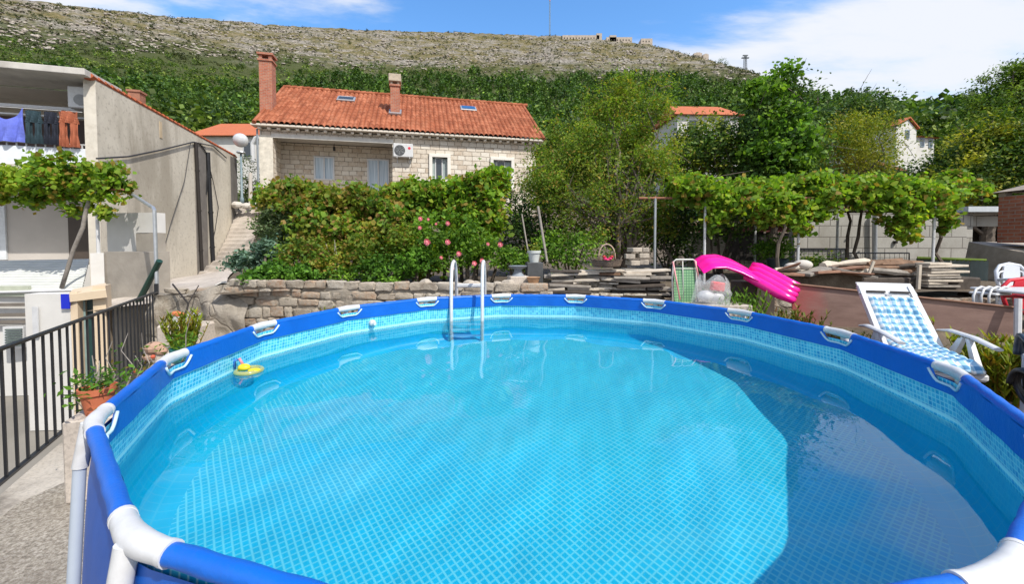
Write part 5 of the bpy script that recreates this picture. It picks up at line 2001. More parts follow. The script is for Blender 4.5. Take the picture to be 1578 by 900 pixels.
# large plum tree in the centre
make_tree('plum_tree', 'large loose plum tree with thin twiggy crown behind the wicker basket', 'tree', gbase(952, 8.6), 1.1, 0.10,
          [el(935, 285, 8.8, 215, 150, 1.2), el(960, 200, 9.0, 150, 130, 1.0), el(880, 235, 8.8, 110, 130, 0.9), el(1010, 250, 8.8, 80, 150, 0.8), el(850, 290, 8.6, 90, 90, 0.7), el(950, 350, 8.4, 200, 90, 1.0), el(940, 150, 9.0, 90, 60, .7), el(1020, 150, 9.0, 50, 60, .5)],
          470, 86, 0.24, 0.064, g_plum, 21, bark=m_bark, stems=3, limbs=16, aspect=0.5, droop=0.35)
# tall sprigs
# climbing leafy tree
make_tree('climber_tree', 'tall dark tree overgrown with bright large leaved climber', 'tree', gbase(1195, 11), 3.2, 0.13,
          [el(1195, 220, 11, 110, 150, 1.3), el(1190, 165, 11, 80, 70, .8), el(1200, 280, 10.8, 130, 70, 1.2), el(1165, 145, 11, 26, 44, .3), el(1212, 128, 11, 26, 50, .3), el(1160, 230, 11, 60, 120, .8)],
          210, 66, 0.42, 0.10, g_dark, 22, limbs=10)
rng = np.random.default_rng(77)
cc = clumps([el(1205, 225, 10.2, 90, 120, .5), el(1195, 160, 10.5, 60, 60, .5), el(1212, 122, 10.9, 26, 40, .25), el(1168, 142, 10.9, 24, 36, .25), el(1225, 200, 10.2, 60, 60, .4)], 64, rng, 0.7)
tag(foliage('climbing_vine', crown_points(cc, 80, 0.26, rng), 0.105, g_bright, None, rng, shape='lobed', up=0.3, droop=0.4), 'bright green large leaved climber draped over the tall dark tree', 'climber')
make_tree('citrus_tree', 'dark citrus tree with yellowing leaves between plum tree and climber', 'tree', gbase(1082, 12), 2.0, 0.12,
          [el(1085, 250, 12, 110, 100, 1.4), el(1090, 205, 12, 70, 50, .8), el(1060, 240, 12, 60, 90, .9), el(1110, 240, 12, 60, 90, .9)], 190, 62, 0.40, 0.10, g_citrus, 23)
make_tree('locust_tree', 'feathery yellow green tree behind the leaning pole', 'tree', gbase(1330, 14), 2.2, 0.12,
          [el(1312, 225, 14, 105, 90, 1.6), el(1290, 240, 14, 80, 90, 1.2), el(1345, 245, 14, 44, 70, .8), el(1315, 195, 14, 60, 40, .8)], 230, 70, 0.40, 0.085, g_feather, 24, droop=0.5, aspect=0.4)
make_tree('laurel_tree', 'round dark brownish tree between the climber and the white house', 'tree', gbase(1325, 27), 5, 0.25,
          [el(1315, 178, 27, 90, 56, 2.2), el(1285, 190, 27, 60, 50, 1.5), el(1345, 185, 27, 36, 40, 1.2)], 150, 60, 0.7, 0.19, g_dark, 25)
make_tree('holm_oak', 'huge green tree rising beyond the garden at the right edge', 'tree', gbase(1540, 24), 6, 0.4,
          [el(1560, 155, 24, 130, 110, 1.6), el(1530, 180, 24, 70, 90, 1.2), el(1620, 150, 24, 140, 150, 2), el(1495, 190, 24, 24, 50, .8), el(1590, 130, 24, 80, 70, 1.4)], 330, 95, 0.62, 0.15,
          leaf_mat('oak_leaves', [(0.083, 0.167, 0.028), (0.122, 0.220, 0.035), (0.056, 0.115, 0.024), (0.167, 0.263, 0.039)], (0.223, 0.281, 0.035), 0.35), 26)
make_tree('lemon_tree', 'broad dark tree with yellow green tips at the right edge above the brick oven', 'tree', gbase(1520, 13.5), 2.0, 0.18,
          [el(1520, 250, 13.5, 150, 110, 1.2), el(1565, 212, 13.5, 120, 84, 1.0), el(1470, 268, 13.5, 80, 80, 1.0), el(1600, 250, 13.5, 120, 140, 1.2), el(1500, 295, 13.2, 150, 50, .9), el(1425, 290, 13.5, 50, 40, .7)],
          560, 74, 0.42, 0.105, g_citrus, 27)
# undergrowth: dark bushes behind the hedge and under the trellis, each its own shrub
bush_list = [
    ('dark shrub filling the gap under the plum tree on the left', [el(800, 350, 9.5, 90, 120, .9), el(850, 360, 9.2, 80, 90, .7)], g_dark, 90, 70, .3, .08),
    ('leafy green shrub growing at the foot of the plum tree', [el(880, 385, 8.0, 110, 60, .6)], g_bright, 40, 60, .22, .07),
    ('dark shrub between the plum tree and the first trellis post', [el(1030, 350, 9.5, 90, 110, .8)], g_dark, 70, 60, .3, .08),
    ('dark shrub under the trellis behind the first post', [el(1110, 330, 10.0, 120, 80, .8)], g_dark, 70, 60, .3, .08),
    ('low green shrub beside the black bucket under the trellis', [el(1190, 385, 8.6, 60, 40, .5)], g_bright, 26, 50, .18, .07),
    ('low green shrub right of the pink mattress by the wire fence', [el(1262, 408, 7.6, 50, 24, .4)], g_citrus, 18, 50, .14, .05),
    ('wide dark shrub on the slope below the white house', [el(1395, 285, 15, 120, 46, 1.4), el(1320, 290, 15, 120, 50, 1.4)], g_dark, 110, 60, .5, .11),
    ('dark shrub behind the stone house right corner', [el(845, 270, 17, 60, 70, 1.2), el(830, 300, 17, 90, 50, 1.0)], g_plum, 70, 60, .45, .10),
    ('green tree crown behind the lamp on the path', [el(390, 290, 21, 30, 110, .7), el(415, 330, 16, 40, 30, .5)], g_olive, 40, 60, .35, .10),
    ('dense green tree behind the stone house chimney', [el(330, 175, 60, 90, 40, 5), el(290, 165, 60, 70, 44, 4)], g_dark, 80, 60, 1.4, .45),
]
for i, (lab, ells, m, n, per, rc, lf) in enumerate(bush_list):
    rng = np.random.default_rng(500 + i)
    cc = clumps(ells, n, rng, 0.6)
    c0 = ells[0][0]
    r_ = thing('shrub', lab, 'shrub', (c0[0], c0[1], garden_z(c0[0], c0[1]) if c0[1] < 30 else float(terr_h(c0[0], c0[1]))))
    foliage('foliage', crown_points(cc, per, rc, rng), lf, m, r_, rng, center=np.array(c0))
    q = MB()
    b_ = Vector(ROOTLOC[r_])
    for j in range(7):
        q.tube(crooked(b_ + Vector((rng.uniform(-.1, .1), rng.uniform(-.1, .1), -0.05)), Vector(cc[j]), 4, .1, j + i), [0.03 * c0[1] / 9, 0.025 * c0[1] / 9, .02, .015, .008], 5)
    q.build('stems', m_bark, r_, recalc=False)

# ------------------------------------------------------------------ hedge of grape vines behind the stone wall
def vine_row(name, label, ells, n, per, rc, leaf, m, seed, shape='lobed', droop=0.4, stems=6, cat='grape vine', group=None):
    rng = np.random.default_rng(seed)
    cc = clumps(ells, n, rng, 0.62)
    c0 = ells[0][0]
    z0 = garden_z(c0[0], c0[1])
    r_ = thing(name, label, cat, (c0[0], c0[1], z0), 0, group)
    foliage('leaves', crown_points(cc, per, rc, rng), leaf, m, r_, rng, shape=shape, droop=droop, up=0.35)
    q = MB()
    for j in range(stems):
        c_ = cc[rng.integers(0, len(cc))]
        b_ = Vector((c_[0] + rng.uniform(-.2, .2), c_[1], garden_z(c_[0], c_[1]) - 0.05))
        q.tube(crooked(b_, Vector(c_), 6, .12, seed + j), [0.04, 0.035, .03, .03, .025, .02, .012], 6)
    q.build('stem', m_bark, r_, recalc=False)
    return r_
G_ = 'grape vines and shrubs behind the stone wall'
vine_row('grape_vine', 'autumn tinted grape vine at the left end of the hedge, above the blue green spurge', [el(470, 310, 8.2, 140, 60, .6), el(440, 300, 8.4, 80, 40, .5), el(500, 350, 7.9, 110, 80, .5)], 210, 60, .15, .085, g_hedge, 41, group=G_)
vine_row('grape_vine', 'green and yellow grape vine in the middle of the hedge', [el(580, 315, 8.2, 140, 60, .6), el(560, 370, 7.7, 130, 80, .5), el(620, 350, 7.8, 80, 80, .5)], 215, 60, .15, .085, g_hedge, 42, group=G_)
vine_row('grape_vine', 'leafy vine of the hedge just left of the roses', [el(660, 310, 8.2, 110, 60, .6), el(640, 390, 7.6, 80, 60, .4)], 170, 56, .17, .088, g_vine, 43, group=G_)
vine_row('grape_vine', 'tall bright vine arching above the pool ladder', [el(735, 320, 7.8, 90, 110, .5), el(750, 280, 7.8, 60, 50, .4), el(720, 370, 7.6, 80, 60, .4)], 200, 56, .15, .085, g_vine, 44, group=G_)
vine_row('rose_bush', 'rose bush with pink blooms beside the pool ladder', [el(690, 370, 7.2, 110, 90, .4), el(740, 390, 7.1, 70, 50, .35)], 90, 50, .18, .07, g_bright, 45, 'rhomb', .2, cat='rose bush')
rb = [o for o in COL.objects if o.name.startswith('rose_bush')][0]
m_rose = mat('rose_petals', (0.80, 0.26, 0.30), 0.7, var=0.2, scale=14)
rngp = np.random.default_rng(3)
for (px, py, r) in ((648, 337, .045), (647, 351, .04), (658, 373, .065), (690, 373, .055), (690, 344, .045), (707, 391, .05), (771, 377, .05), (731, 406, .05), (743, 402, .05), (752, 376, .035), (698, 413, .035), (680, 397, .035), (660, 338, .03), (672, 345, .025)):
    p = at(px, py, 6.62)
    q = MB()
    for j in range(16):
        a_ = j * 2.4
        rr_ = r * (0.25 + 0.75 * j / 16)
        n_ = Vector((math.cos(a_) * rr_, -0.4 * r, math.sin(a_) * rr_))
        c_ = p + n_ * 0.75 + Vector((0, r * 0.7 * (j / 16), 0))
        u_ = Vector((-math.sin(a_), 0, math.cos(a_))) * r * 0.42
        v_ = Vector((math.cos(a_) * 0.5, -0.5, math.sin(a_) * 0.5)) * r * 0.6
        q.add([c_ - u_, c_ - v_ * 0.3, c_ + u_, c_ + v_], [(0, 1, 2, 3)])
    q.ball(p, r * 0.5, 8, 6)
    q.build('bloom', m_rose, rb)

vine_row('hedge_shrub', 'mixed green shrub filling the lower left of the hedge above the geraniums', [el(480, 395, 7.2, 90, 60, .4), el(520, 400, 7.2, 70, 50, .35)], 90, 56, .14, .07, g_hedge, 57, 'rhomb', .2, 3, 'shrub')
vine_row('hedge_shrub', 'green shrub filling the lower middle of the hedge', [el(580, 385, 7.2, 90, 60, .4), el(625, 375, 7.2, 60, 60, .35)], 90, 56, .14, .07, g_plum, 58, 'rhomb', .2, 3, 'shrub')
# low plants in the bed
vine_row('spurge_plant', 'pale blue green spurge cushion spilling over the stair path', [el(405, 400, 7.4, 80, 40, .35), el(420, 385, 7.5, 50, 34, .3), el(375, 405, 7.3, 40, 20, .25)], 60, 60, .12, .075, g_blue, 51, 'rhomb', .0, 3, 'spurge plant')
vine_row('lavender_bush', 'grey green needle leaved bush above the spurge', [el(432, 350, 7.9, 70, 70, .4), el(450, 375, 7.8, 60, 50, .35)], 80, 80, .16, .06, leaf_mat('lavender_leaves', [(0.096, 0.143, 0.065), (0.138, 0.195, 0.091), (0.069, 0.111, 0.052)], None, .25), 52, 'rhomb', .0, 4, 'bush')
vine_row('geranium_plant', 'bright green geranium mat on the wall top below the spurge', [el(430, 425, 6.75, 110, 34, .3), el(400, 430, 6.7, 60, 26, .25), el(470, 425, 6.8, 60, 30, .25)], 90, 50, .10, .055, g_geran, 53, 'lobed', .0, 3, 'geranium')
vine_row('broad_leaf_plant', 'round green bush on the wall top left of the ladder', [el(590, 415, 6.9, 90, 46, .3), el(640, 405, 6.9, 60, 40, .3), el(600, 440, 6.35, 30, 24, .12)], 80, 50, .11, .06, g_geran, 54, 'rhomb', .1, 3, 'bush')
vine_row('broad_leaf_plant', 'small leafy bush in front of the brown twigs, mid hedge', [el(530, 425, 6.9, 70, 26, .25)], 30, 40, .10, .05, g_bright, 55, 'rhomb', .1, 2, 'bush')
vine_row('broad_leaf_plant', 'low bush in the shade right of the ladder', [el(790, 400, 7.4, 60, 34, .3)], 34, 50, .12, .06, g_bright, 56, 'rhomb', .1, 2, 'bush')
q = MB()
rng = np.random.default_rng(8)
for j in range(9):
    b_ = at(528 + rng.uniform(-14, 14), 442, 6.9)
    q.tube(crooked(b_, at(528 + rng.uniform(-50, 50), 385 + rng.uniform(-20, 20), 7.1), 4, .1, j), [.012, .01, .008, .006, .004], 4)
tag(q.build('dead_shrub', m_bark_pale), 'bare brown twigs standing in the middle of the hedge', 'dead shrub')

# ------------------------------------------------------------------ trellis with grape vines on the right
tr = thing('trellis', 'white post trellis with rusty rails carrying the right hand vines', 'trellis', tuple(gbase(1240, 8.2)))
m_rust = mat('rusty_rail', (0.28, 0.12, 0.07), 0.8, var=0.3, scale=8)
Y0, Y1 = 7.5, 9.6
zt_ = 2.70
xs = [at(1010, 300, Y0).x, at(1087, 300, Y0).x, at(1232, 300, Y0).x, at(1441, 300, Y0).x]
for i, x in enumerate(xs):
    MB().tube([(x, Y0, 1.0), (x, Y0, zt_ + (0.1 if i == 1 else 0))], 0.023, 8).build('post', m_white_pl if i else m_steel, tr)
for x in (at(1012, 300, Y1).x, at(1165, 300, Y1).x, at(1292, 300, Y1).x, at(1350, 300, Y1).x):
    MB().tube([(x, Y1, 1.0), (x, Y1, zt_)], 0.027, 8).build('post', m_white_pl, tr)
MB().tube([(xs[0] - 0.3, Y0, zt_), (xs[-1] + 0.45, Y0, zt_)], 0.022, 6).build('rail', m_rust, tr)
MB().tube([(xs[0] - 0.3, Y1, zt_), (xs[-1] + 1.2, Y1, zt_)], 0.022, 6).build('rail', m_rust, tr)
for k_ in range(9):
    x = xs[0] + (xs[-1] - xs[0]) * k_ / 8
    MB().tube([(x, Y0, zt_ + .03), (x + 0.15, Y1, zt_ + .03)], 0.012, 5).build('wire', m_rust, tr)
segs = [(1040, 1130, 'leftmost vine on the white post trellis, beside the plum tree'), (1130, 1215, 'trellis vine in front of the tall climber'),
        (1215, 1300, 'trellis vine around the second white post, with orange leaves'), (1300, 1390, 'trellis vine hanging lowest over the block wall'), (1390, 1478, 'rightmost trellis vine, reaching past the last white post')]
for i, (a_, b_, lab) in enumerate(segs):
    m_ = (a_ + b_) / 2
    w_ = b_ - a_
    rng = np.random.default_rng(900 + i)
    ells = [el(m_, 302, 7.6, w_ * 1.05, 20, .3), el(m_, 297, 8.6, w_ * 1.2, 20, .8)]
    for k_ in range(7):
        ells.append(el(a_ + w_ * rng.random(), 290 + rng.uniform(-9, 8), rng.uniform(7.5, 9.0), rng.uniform(20, 46), rng.uniform(14, 30), .3))
    for k_ in range(6):
        px = a_ + w_ * (k_ + 0.5 + rng.uniform(-.4, .4)) / 6
        ln = rng.uniform(18, 76) * (0.75 if i == 0 else 1)
        ells.append(el(px, 300 + ln / 2, 7.5, 13, ln, .10))
    vine_row('grape_vine', lab, ells, 200, 52, .13, .088, g_vine, 60 + i, 'lobed', .5, 1, group='grape vines on the right hand trellis')

# vine over the left house entrance
vt = thing('grape_vine', 'grape vine with a twisted trunk climbing in front of the grey house', 'grape vine', tuple(at(95, 442, 7.85)))
rng = np.random.default_rng(71)
cc = clumps([el(60, 278, 7.9, 200, 50, .5), el(120, 265, 7.9, 110, 60, .4), el(20, 300, 7.9, 110, 40, .4), el(165, 290, 7.8, 50, 70, .3), el(-60, 285, 7.9, 120, 60, .5), el(165, 318, 7.75, 24, 50, .15), el(120, 300, 8.0, 40, 60, .2)], 170, rng, 0.6)
foliage('leaves', crown_points(cc, 62, .15, rng), .085, g_vine, vt, rng, shape='lobed', droop=.4, up=.35)
MB().tube([at(95, 444, 7.85), at(104, 415, 7.85), at(113, 385, 7.82), at(128, 350, 7.8), at(133, 322, 7.8), at(141, 300, 7.8), at(134, 285, 7.82), at(110, 275, 7.85)], [.035, .034, .032, .034, .034, .03, .025, .015], 8).build('trunk', m_bark_pale, vt, smooth=True)
q = MB()
for (p0, p1) in (((0, 290, 7.9), (190, 292, 7.8)), ((-60, 283, 8.3), (180, 285, 8.3))):
    q.tube([at(*p0), at(*p1)], .02, 6)
o = q.build('trellis_wires', m_rust, vt)

# ================================================================== POOL RIM, JOINTS, LADDER
def seg_pts(k):
    a, b = rim_pt(k), rim_pt(k + 1)
    return a, b, (b - a).normalized(), (b - a).length
def inward(k_angle):
    return Vector((-math.cos(k_angle), -math.sin(k_angle), 0))
m_hem = mat('pale_blue_hem', (0.50, 0.66, 0.74), 0.5, var=0.08)
JH = 0.125                                # half length of a joint along the rail
for k in range(NP_):
    a, b, d, ln = seg_pts(k)
    n_in = Vector((PC.x, PC.y, 0)) - Vector(((a.x + b.x) / 2, (a.y + b.y) / 2, 0))
    n_in.normalize()
    # sleeve over the rail: slightly wrinkled vinyl, teardrop section hanging into the skirt
    q = MB()
    NN, MM = 26, 16
    def slv(u, v):
        s = JH * 0.97 + (ln - 1.94 * JH) * u
        p = a + d * s
        th = 2 * PI * v
        r = 0.0235 + 0.0010 * math.sin(u * 31 + k * 2 + 3 * math.sin(th)) + 0.0012 * noise.noise(Vector((u * 14, th * 1.3, k)))
        return tuple(p + (n_in * math.cos(th) + Vector((0, 0, 1)) * math.sin(th)) * r)
    vs = [slv(i / NN, j / MM) for i in range(NN + 1) for j in range(MM)]
    q.v = vs
    for i in range(NN):
        for j in range(MM):
            q.f.append((i * MM + j, i * MM + (j + 1) % MM, (i + 1) * MM + (j + 1) % MM, (i + 1) * MM + j))
    sv = q.build('rail_sleeve', m_blue, pool, smooth=True)
    # inner skirt: from the rail down to the mosaic, notched at each joint
    q = MB()
    pr = []
    npt = 40
    top0, zbot = RIM_Z - 0.005, 1.100
    for i in range(npt + 1):
        s = ln * i / npt
        e = min(s, ln - s)
        f = min(1.0, max(0.0, (e - JH * 0.62) / (JH * 0.42)))
        f = f * f * (3 - 2 * f)
        zt_k = 1.140 + (top0 - 1.140) * f
        for j, z in enumerate((zbot, (zbot * 2 + zt_k) / 3, (zbot + 2 * zt_k) / 3, zt_k)):
            g = (z - zbot) / (top0 - zbot)
            off = 0.0215 + 0.002 * g + 0.002 * math.sin(s * 22 + k)
            p = a + d * s + n_in * off
            pr.append((p.x, p.y, z))
    q.v = pr
    for i in range(npt):
        for j in range(3):
            q.f.append((i * 4 + j, (i + 1) * 4 + j, (i + 1) * 4 + j + 1, i * 4 + j + 1))
    q.build('rim_skirt', m_blue, pool, smooth=True)
for k in range(NP_):
    p = rim_pt(k)
    pa, pb = rim_pt(k - 1), rim_pt(k + 1)
    da, db = (pa - p).normalized(), (pb - p).normalized()
    bis = (da + db).normalized()          # towards the pool
    q = MB()
    pts = [p + da * JH, p + da * 0.09 + bis * 0.0, p + da * 0.045 + bis * 0.002, p + bis * 0.008, p + db * 0.045 + bis * 0.002, p + db * 0.09, p + db * JH]
    q.tube(pts, [0.0262, 0.0262, 0.0282, 0.030, 0.0282, 0.0262, 0.0262], 18)
    for dd in (da, db):                   # raised lips at both ends
        q.tube([p + dd * (JH + 0.002), p + dd * (JH - 0.012)], 0.0278, 18)
    jt = q.build('joint', m_white_pl, pool, smooth=True, auto=40)
    q = MB()                              # pale hem along the notch, and the leg socket
    hp = []
    for i in range(15):
        s = -1 + 2 * i / 14
        dd = da if s < 0 else db
        z = 1.146 + 0.055 * max(0, (abs(s) - 0.55) / 0.45) ** 1.5
        hp.append(p + dd * abs(s) * JH * 1.12 + bis * 0.027 + Vector((0, 0, z - RIM_Z)))
    q.tube(hp, 0.007, 8)
    q.build('notch_hem', m_hem, jt, smooth=True)
    out = -bis
    q = MB()
    q.tube([p + out * 0.006 + Vector((0, 0, 0.0)), p + out * 0.034 + Vector((0, 0, -0.16))], [0.024, 0.0235], 14)
    q.build('leg_socket', m_white_pl, jt, smooth=True, auto=40)
    q = MB()
    q.tube([p + out * 0.034 + Vector((0, 0, -0.15)), p + out * 0.10 + Vector((0, 0, -1.20))], 0.0195, 12)
    q.box(p + out * 0.09 + Vector((0, 0, -1.205)), (0.13, 0.13, 0.02), math.atan2(out.y, out.x), 0.004)
    q.build('leg', m_leg, pool, smooth=True, auto=40)
# vinyl seams on the outer wall next to the near joints: strap round the legs
q = MB()
vs = []
for i in range(121):
    a_ = 2 * PI * i / 120
    r = PR + 0.045 + 0.008 * math.sin(a_ * 15)
    for z in (0.50, 0.575):
        vs.append((PC.x + math.cos(a_) * r, PC.y + math.sin(a_) * r, z))
q.v = vs
q.f = [(2 * i, 2 * i + 2, 2 * i + 3, 2 * i + 1) for i in range(120)]
q.build('strap', m_skin, pool, smooth=True)
# return fitting on the far left wall
c_ = Vector((-1.50, 4.335, 1.035))
ni = (Vector((PC.x, PC.y, 0)) - Vector((c_.x, c_.y, 0))).normalized()
Rf = ni.to_track_quat('Z', 'Y').to_matrix()
q = MB().lathe([(0.035, -0.02), (0.035, 0.012), (0.018, 0.03), (0.018, 0.045)], c_ + ni * 0.03, 14, Rf)
q.build('return_fitting', m_white_pl, pool, smooth=True, auto=40)

# ladder: two bent handrails, steps inside and outside
LX0, LX1, LYI, LYO = -0.725, -0.355, 4.86, 5.34
ladder = thing('pool_ladder', 'white and grey tube ladder straddling the far rim of the pool', 'ladder', (-0.54, 5.1, 0.0))
for x in (LX0, LX1):
    q = MB()
    pts = [(x, LYI - 0.10, 0.12), (x, LYI, 1.0), (x, LYI + 0.02, 1.45)]
    for i in range(9):
        a_ = PI * i / 8
        pts.append((x, (LYI + LYO) / 2 + 0.0 - math.cos(a_) * 0.20, 1.47 + 0.185 * math.sin(a_)))
    pts += [(x, LYO - 0.02, 1.45), (x, LYO + 0.04, 1.0), (x, LYO + 0.14, 0.02)]
    q.tube(pts, 0.021, 10)
    q.build('handrail', m_white_pl, ladder, smooth=True)
for i, z in enumerate((0.30, 0.55, 0.80)):
    f = (z - 0.12) / 0.9
    y = LYI - 0.10 * (1 - f)
    MB().box(((LX0 + LX1) / 2, y, z), (LX1 - LX0, 0.09, 0.03), bev=0.008).build('inner_step', mat('pale_blue_step', (0.12, 0.42, 0.66), 0.5), ladder)
    y = LYO + 0.14 - 0.12 * z
    MB().box(((LX0 + LX1) / 2, y, z + 0.05), (LX1 - LX0, 0.09, 0.03), bev=0.008).build('outer_step', m_white_pl, ladder)
MB().box(((LX0 + LX1) / 2, LYO - 0.01, 1.33), (LX1 - LX0, 0.03, 0.05), bev=0.01).build('cross_brace', m_white_pl, ladder)

# floating yellow toy
fp = at(370, 573, 2.97)
fp.z = WATER_Z
fp = Vector((-1.90, 2.93, WATER_Z))
fl = thing('float_toy', 'small clear yellow inflatable float drifting by the left pool wall', 'pool float', tuple(fp))
t = NT('clear_yellow_vinyl')
t.base((0.80, 0.76, 0.30))
t.rough(0.15)
t.p.inputs['Transmission Weight'].default_value = 0.6
m_cy = t.m
q = MB().tube([fp + Vector((math.cos(i * PI / 10) * 0.08, math.sin(i * PI / 10) * 0.08, 0.008)) for i in range(20)], 0.017, 8, closed=True)
q.build('ring', m_cy, fl, smooth=True)
m_yel = mat('bright_yellow', (0.85, 0.62, 0.02), 0.4, var=0.05)
MB().ball(fp + Vector((-0.035, 0.0, 0.032)), 0.034, 12, 8, (1.3, 1, 0.75)).build('body', m_yel, fl, smooth=True)
MB().ball(fp + Vector((0.05, -0.02, 0.018)), 0.036, 12, 8, (1.2, 1, 0.35)).build('base', m_yel, fl, smooth=True)
MB().tube([fp + Vector((-0.05, 0.01, 0.05)), fp + Vector((-0.075, 0.01, 0.095))], 0.009, 8).build('pink_tip', mat('pink_tip', (0.8, 0.25, 0.3), 0.4), fl, smooth=True)
MB().tube([fp + Vector((-0.10, 0.0, 0.02)), fp + Vector((-0.105, 0, 0.075)), fp + Vector((-0.085, 0, 0.09))], 0.009, 8).build('blue_handle', mat('toy_blue', (0.05, 0.18, 0.6), 0.4), fl, smooth=True)
# short white stick floating far left
# bowls on the concrete block
bp = Vector((-4.98, 6.12, 0.675))
q = MB().lathe([(0.08, 0), (0.12, 0.02), (0.135, 0.12), (0.125, 0.12), (0.11, 0.03)], bp, 18)
bw = q.build('bowl', m_white_pl, smooth=True, auto=40)
tag(bw, 'white bowl holding a broken orange shard on the concrete block', 'bowl')
q = MB().box(bp + Vector((-0.02, 0, 0.14)), (0.15, 0.10, 0.05), Matrix.Rotation(0.3, 3, 'Y'), 0.01).box(bp + Vector((-0.07, 0, 0.16)), (0.08, 0.08, 0.04), 0.5, 0.01)
tag(q.build('clay_shard', mat('orange_clay', (0.55, 0.17, 0.06), 0.7)), 'orange clay shard lying in the white bowl', 'clay shard')
q = MB().lathe([(0.07, 0), (0.075, 0.13), (0.06, 0.15)], bp + Vector((0.19, 0.04, 0)), 14)
tag(q.build('tin', mat('lilac_grey_tin', (0.34, 0.31, 0.38), 0.5, var=0.2)), 'lilac grey tin next to the white bowl on the concrete block', 'tin')
q = MB().tube([at(266, 438, 6.5), at(290, 468, 6.25), at(288, 478, 6.2), at(274, 505, 6.0), at(270, 530, 5.95)], 0.014, 6)
tag(q.build('rusty_rod', m_dark), 'dark bent rod running down the rock bank beside the white bowl', 'rod')
q = MB().tube([at(306, 440, 6.55), at(290, 468, 6.27)], 0.008, 5)
tag(q.build('thin_stick', m_dark), 'thin dark stick leaning on the bent rod', 'stick')

# ------------------------------------------------------------------ plants in pots by the fence
m_terra = mat('clay_pot', (0.52, 0.15, 0.07), 0.75, var=0.12, scale=8, bump=0.1)
def pot(name, label, p, r, h, m, cat='plant pot', group=None):
    t_ = thing(name, label, cat, tuple(p), 0, group)
    q = MB().lathe([(r * 0.68, 0), (r * 0.95, h * 0.78), (r * 1.06, h * 0.78), (r * 1.08, h), (r * 0.98, h), (r * 0.92, h * 0.8), (0.01, h * 0.8)], p, 20)
    q.build('pot', m, t_, smooth=True, auto=35)
    return t_
p = Vector((-3.13, 3.06, 0.0))
# the pot stands on a small block so it shows over the rim
tag(MB().box((p.x, p.y, 0.30), (0.30, 0.26, 0.60), 0.4, 0.01).build('pot_stand', m_path), 'grey block that lifts the red pot beside the fence', 'stand')
p.z = 0.60
pt = pot('potted_plant', 'terracotta pot with a spindly plant between fence and pool', p, 0.105, 0.20, m_terra)
rng = np.random.default_rng(31)
P_ = np.array([[p.x, p.y, p.z + 0.22]]) + rng.normal(0, 1, (230, 3)) * np.array([0.09, 0.09, 0.07])
foliage('leaves', P_, 0.055, g_geran, pt, rng, aspect=.4)
q = MB()
for j in range(6):
    q.tube(crooked(p + Vector((0, 0, .15)), p + Vector((rng.uniform(-.12, .12), rng.uniform(-.1, .1), rng.uniform(.25, .42))), 4, .1, j), [.006, .005, .005, .004, .003], 5)
q.build('stalks', m_bark_pale, pt)
# climbing rose by the fence
cr = thing('bramble_plant', 'straggly climbing plant growing up the black fence', 'climbing plant', (-3.75, 3.9, 0.0))
rng = np.random.default_rng(32)
q = MB()
PL = []
for j in range(14):
    a_ = Vector((-3.85 + rng.uniform(0, .3), 3.9 + rng.uniform(-.15, .7), 0.0))
    e_ = a_ + Vector((rng.uniform(-.25, .45), rng.uniform(-.3, .4), rng.uniform(.55, 1.15)))
    pts = crooked(a_, e_, 6, .15, j * 3)
    q.tube(pts, [.009, .008, .007, .006, .005, .004, .003], 5)
    for i_ in range(26):
        f = rng.uniform(.2, 1)
        c_ = pts[min(6, int(f * 6))]
        PL.append([c_.x + rng.normal(0, .05), c_.y + rng.normal(0, .05), c_.z + rng.normal(0, .05)])
q.build('stems', m_bark_pale, cr)
foliage('leaves', np.array(PL), .055, leaf_mat('mixed_leaves', [(0.07, 0.14, 0.02), (0.10, 0.18, 0.025), (0.16, 0.12, 0.03), (0.05, 0.10, 0.02)], None, .35), cr, rng, aspect=.5)
for j in range(5):
    c_ = PL[j * 37]
    MB().ball(c_, 0.022, 8, 6).build('blossom', mat('dull_orange_red', (0.50, 0.10, 0.05), 0.6), cr)
p = Vector((-3.55, 4.35, 0.0))
tag(MB().box((p.x, p.y, 0.30), (0.34, 0.3, 0.60), 0.6, 0.01).build('pot_stand', m_path), 'grey block under the teal pot next to the climbing plant', 'stand')
p.z = 0.60
pt = pot('potted_plant', 'teal plastic pot with grassy leaves behind the terracotta pot', p, 0.09, 0.16, mat('teal_plastic', (0.02, 0.16, 0.17), 0.5))
rng = np.random.default_rng(33)
P_ = np.array([[p.x, p.y, p.z + 0.22]]) + rng.normal(0, 1, (160, 3)) * np.array([0.08, 0.08, 0.06])
foliage('leaves', P_, 0.07, g_bright, pt, rng, aspect=.25)

def succulent(label, c, r, h, n, seed, m=None, group=None):
    """upright pointed leaves in a clump"""
    t_ = thing('succulent_plant', label, 'succulent', tuple(c), 0, group)
    rng = np.random.default_rng(seed)
    q = MB()
    for j in range(n):
        a_, e_ = rng.uniform(0, 2 * PI), rng.uniform(0.0, 1.0)
        b_ = Vector(c) + Vector((math.cos(a_), math.sin(a_), 0)) * r * e_ * 0.8
        l_ = h * rng.uniform(.5, 1.0)
        tip = b_ + Vector((math.cos(a_) * l_ * .35 * (e_ + .3), math.sin(a_) * l_ * .35 * (e_ + .3), l_))
        for s in range(5):
            f = (s + 1) / 5
            c_ = b_.lerp(tip, f)
            for w_ in range(3):
                aa = rng.uniform(0, 2 * PI)
                o_ = Vector((math.cos(aa), math.sin(aa), 1.2)).normalized() * l_ * .24
                s_ = Vector((-math.sin(aa), math.cos(aa), 0)) * l_ * .035
                q.add([c_ - s_, c_ + s_, c_ + o_], [(0, 1, 2)])
        q.tube([b_, tip], [.007, .004], 4)
    q.build('leaves', m or g_aloe, t_, recalc=False)
    return t_
succulent('bright yellow green succulent at the left pool rim below the bowls', (-4.02, 5.0, 0.60), 0.20, 0.42, 60, 1)
